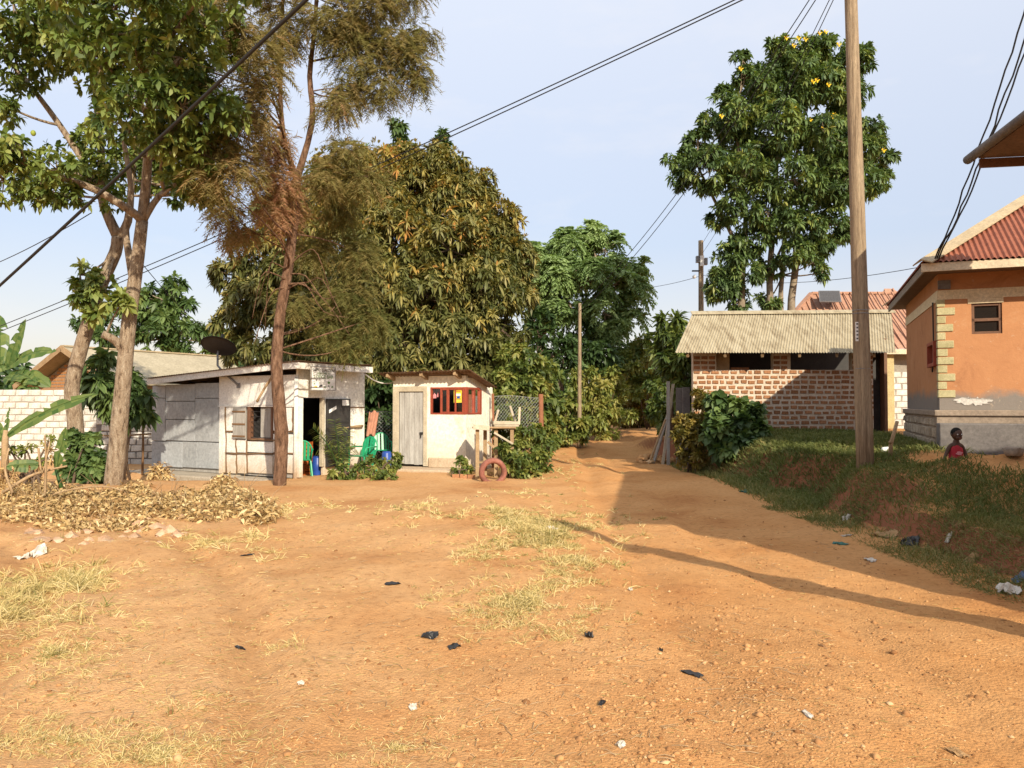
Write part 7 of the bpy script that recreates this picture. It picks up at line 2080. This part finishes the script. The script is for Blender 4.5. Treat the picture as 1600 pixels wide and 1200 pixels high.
# dry leaf heap along the left verge
rng = np.random.default_rng(303)
ls = Leafset()
heap = [(40, 785, 60, 36, 900, .25), (120, 782, 70, 30, 900, .25), (190, 780, 60, 26, 900, .3), (250, 786, 60, 26, 1000, .3), (320, 790, 50, 28, 900, .3), (345, 765, 22, 26, 500, .55), (375, 785, 40, 26, 800, .4), (405, 800, 26, 24, 500, .35), (60, 770, 60, 26, 600, .3), (10, 740, 30, 30, 300, .35), (290, 780, 30, 16, 400, .3), (330, 740, 12, 10, 170, .75), (150, 820, 90, 12, 500, .08), (205, 770, 22, 14, 250, .35)]
for (cx, cy, rx, ry, n, hgt) in heap:
    n = int(n * 1.8)
    a = rng.uniform(0, 6.28, n); q = np.sqrt(rng.uniform(0, 1, n))
    X, Y, Z_ = ground_from_px(cx + rx * q * np.cos(a), np.clip(cy + ry * .35 + ry * .6 * q * np.sin(a), 722, 1200))
    hz = .5 * hgt * np.sqrt(np.clip(1 - q * q, 0, 1)) * rng.uniform(.1, 1.1, n)
    Y = np.minimum(Y + rng.uniform(-.15, .3, n), 16.2); Z_ = gh(X, Y)
    D = np.column_stack([rng.normal(0, 1, n), rng.normal(-.2, .7, n), rng.normal(-.1, .55, n)])
    V_, F_, k_ = leaves(np.column_stack([X, Y, Z_ + hz + .01]), D, rng.uniform(.04, .2, n) * rng.uniform(.6, 1.2, n), rng.uniform(.006, .026, n), .3, .9, 1.3, rng)
    ls.add((V_, F_, k_), rng.uniform(0, 1, n))
o = ls.build('dry_leaf_litter', M['leaf_dry'], None, kind='stuff'); tag(o, 'heap of dry curled leaves along the left verge', 'leaf litter')
# dead branches stuck in the heap
for k, (pts, r0, lab) in enumerate((([(5, 770), (45, 745), (75, 735), (105, 728)], .03, 'long dead branch arching over the dry leaves'), ([(20, 770), (8, 735), (14, 700)], .025, 'dead upright stick at the left edge'), ([(70, 780), (72, 720), (70, 680)], .022, 'thin upright stick near the banana shoot'), ([(30, 800), (90, 770), (160, 760), (200, 770)], .02, 'dead branch lying across the leaf heap'), ([(60, 700), (66, 740), (78, 690)], .018, 'forked dead twig before the white wall'))):
    b_ = G(pts[0][0], 790); mb = MB(); limb(mb, [W(px, py, b_[1]) for px, py in pts], r0, r0 * .5, 6, .1, k)
    o = mb.build('dead_branch', M['timber'], smooth=True); tag(o, lab, 'branch')
# rubble: broken bricks and plaster
M['rubble'] = mat('rubble', [(0.25, (0.38, 0.19, 0.10)), (0.5, (0.50, 0.32, 0.20)), (0.75, (0.56, 0.45, 0.33))], 6, .95, .6, 40, objrand=.25)
rng = np.random.default_rng(404)
for i in range(70):
    px = 30 + 265 * rng.uniform(0, 1); py = 806 + 46 * rng.uniform(0, 1) ** .8 - abs(px - 160) * .05
    p = G(px, py); Vr, Fr_ = rock_verts(rng, np.array([.04 + .10 * rng.uniform(0, 1) ** 1.6]), 1)
    me = bpy.data.meshes.new('rubble_piece'); me.from_pydata([tuple(v) for v in Vr[0]], [], [tuple(f) for f in Fr_]); me.materials.append(M['rubble']); me.update()
    o = bpy.data.objects.new('rubble_piece', me); o.location = tuple(p + [0, 0, -.02]); COL.objects.link(o)
    tag(o, 'pale broken brick or plaster lump before the dry leaf heap', 'rubble', 'rubble lumps before the leaf heap')
hc_ = floor_at(1022, 690, 22); V_, F_ = rock_verts(rng, rng.uniform(.06, .2, 40), 40)
an_, rd_ = rng.uniform(0, 6.28, 40), np.sqrt(rng.uniform(0, 1, 40)) * .6
V_ = V_ + np.stack([hc_[0] + rd_ * np.cos(an_), hc_[1] + rd_ * np.sin(an_), hc_[2] + .3 * (1 - rd_ / .6) * rng.uniform(.2, 1, 40)], -1)[:, None, :]
o = fast_mesh('rubbish_heap', V_.reshape(-1, 3), F_, M['pebble'], rnd=np.repeat(rng.uniform(0, 1, 40), 12), kind='stuff'); tag(o, 'small heap of rubbish at the right edge of the far road', 'heap')
# litter
M['black_plastic'] = mat('black_plastic', (0.018, 0.017, 0.018), 8, .45, .2, 30, spec=.5)
M['dirty_white'] = mat('dirty_white', [(0.3, (0.45, 0.38, 0.30)), (0.7, (0.68, 0.63, 0.56))], 9, .8, .2, 40)
M['card'] = mat('card', (0.40, 0.24, 0.11), 9, .85, .2, 40)
M['teal_plastic'] = mat('teal_plastic', (0.05, 0.17, 0.14), 9, .6, .2, 40)
M['blue_rag'] = mat('blue_rag', (0.12, 0.17, 0.28), 9, .8, .2, 40)
def scrap(label, px, py, w_, d_, m, seed, name='plastic_scrap', h_=.016, cat='litter'):
    rs = random.Random(seed); c = G(px, py); n = 6
    vs_, fs = [], []
    rot = rs.uniform(0, 3.1)
    for j in range(n + 1):
        for i in range(n + 1):
            u, v = i / n - .5, j / n - .5
            e = 1 - .35 * rs.random() if (i in (0, n) or j in (0, n)) else 1
            x, y = u * w_ * e, v * d_ * e
            X, Y = c[0] + x * math.cos(rot) - y * math.sin(rot), c[1] + x * math.sin(rot) + y * math.cos(rot)
            vs_.append((X, Y, min(max(gz(X, Y), c[2] - .03), c[2] + .06) + .006 + h_ * max(0, rs.uniform(-.2, 1)) * (1 - (2 * abs(u)) ** 2 * .6)))
    up_ = len(vs_); vs_ += [(x, y, z - .004) for x, y, z in vs_]
    for j in range(n):
        for i in range(n):
            if (i in (0, n - 1) and j in (0, n - 1) and rs.random() < .6): continue
            a = j * (n + 1) + i; fs += [(a, a + 1, a + n + 2, a + n + 1), (a + up_ + n + 1, a + up_ + n + 2, a + up_ + 1, a + up_)]
    mb = MB(); mb.add(vs_, fs); o = mb.build(name, M[m], org=c); tag(o, label, cat); return o
scrap('black plastic scrap on the dirt left of centre', 614, 913, .16, .08, 'black_plastic', 1)
scrap('larger crumpled black plastic scrap in the foreground dirt', 672, 995, .14, .12, 'black_plastic', 2, h_=.03)
scrap('flat dark scrap just right of the crumpled black plastic', 710, 1013, .12, .06, 'black_plastic', 3)
scrap('small black scrap in the near left dirt', 375, 1015, .07, .05, 'black_plastic', 4)
scrap('black scrap at the edge of the gravel right of centre', 921, 996, .08, .06, 'black_plastic', 5, h_=.04)
scrap('flattened grey black rag on the gravel', 1082, 1055, .15, .08, 'black_plastic', 6, h_=.015)
scrap('small dark scrap low in the foreground centre', 941, 1100, .07, .03, 'black_plastic', 7)
scrap('dark scrap near the leaf heap at left', 386, 869, .18, .05, 'black_plastic', 8)
scrap('tiny dark scrap on the gravel', 1033, 1017, .05, .03, 'black_plastic', 9)
scrap('narrow white paper strip on the foreground gravel', 1262, 1118, .10, .03, 'dirty_white', 10, 'paper_scrap', .01)
scrap('white crumpled paper below the bank at the right edge', 1575, 925, .24, .18, 'dirty_white', 11, 'paper_scrap', .08)
scrap('brown cardboard sheet at the foot of the bank', 1385, 838, .46, .3, 'card', 12, 'cardboard_scrap', .05)
scrap('black plastic bag beside the cardboard at the bank foot', 1422, 852, .26, .2, 'black_plastic', 13, 'plastic_bag', .08)
scrap('small white paper on the bank foot grass', 1482, 847, .08, .08, 'dirty_white', 14, 'paper_scrap', .06)
scrap('tan crumpled paper at the bank foot', 1518, 880, .14, .14, 'card', 15, 'paper_scrap', .06)
scrap('blue rag at the right edge under the bank', 1592, 907, .18, .1, 'blue_rag', 16, 'rag', .05)
scrap('pale torn paper lying on the sunlit road edge', 1360, 877, .2, .1, 'dirty_white', 17, 'paper_scrap', .03)
scrap('pale stone like plastic in the bank foot grass', 1323, 812, .14, .1, 'dirty_white', 18, 'plastic_scrap', .08)
scrap('teal plastic sheet in the shaded road', 1170, 769, .4, .25, 'teal_plastic', 19, 'plastic_sheet', .04)
scrap('dark teal scrap in the road shade below the bank', 1312, 851, .2, .12, 'teal_plastic', 20, 'plastic_scrap', .02)
scrap('white flattened strip in the shade near the bank', 1323, 838, .22, .05, 'dirty_white', 21, 'plastic_scrap', .02)
scrap('white plastic bag by the far grass edge of the road', 1074, 716, .4, .2, 'dirty_white', 22, 'plastic_bag', .14)
scrap('pale triangular sherd on the dry grass strip', 862, 832, .2, .16, 'dirty_white', 23, 'pottery_sherd', .1)
scrap('white plastic litter on the dirt at far left', 60, 865, .35, .2, 'dirty_white', 24, 'plastic_litter', .08)
scrap('white litter beside the left dirt edge', 40, 872, .2, .15, 'dirty_white', 25, 'plastic_litter', .06)
scrap('pale leaf in the lower centre foreground', 970, 1165, .06, .05, 'dirty_white', 26, 'dry_leaf', .015)
scrap('reddish wrapper at the bottom right corner', 1495, 1183, .12, .04, 'card', 27, 'wrapper', .02)
scrap('pale scrap in the near left centre dirt', 470, 1070, .05, .05, 'dirty_white', 28, 'paper_scrap', .01)
scrap('pale flat leaf on the foreground dirt', 645, 1108, .08, .05, 'dirty_white', 29, 'dry_leaf', .015)
scrap('small white pebble like scrap at the top of the gravel', 985, 923, .05, .04, 'dirty_white', 30, 'plastic_scrap', .03)
# thin twigs on the dirt
rng = np.random.default_rng(505); mb = MB()
for i in range(700):
    c = G(rng.uniform(0, 1300), rng.uniform(820, 1190))
    a = rng.uniform(0, 3.14); l_ = rng.uniform(.03, .12); d_ = np.array([math.cos(a) * l_, math.sin(a) * l_, 0])
    mb.tube([c + [0, 0, .006], c + d_ * .5 + [rng.uniform(-.01, .01), rng.uniform(-.01, .01), .012], c + d_ + [0, 0, .008]], [.0022, .002, .001], 4)
o = mb.build('twigs', M['timber'], kind='stuff'); tag(o, 'thin dry twigs scattered over the dirt', 'twigs')
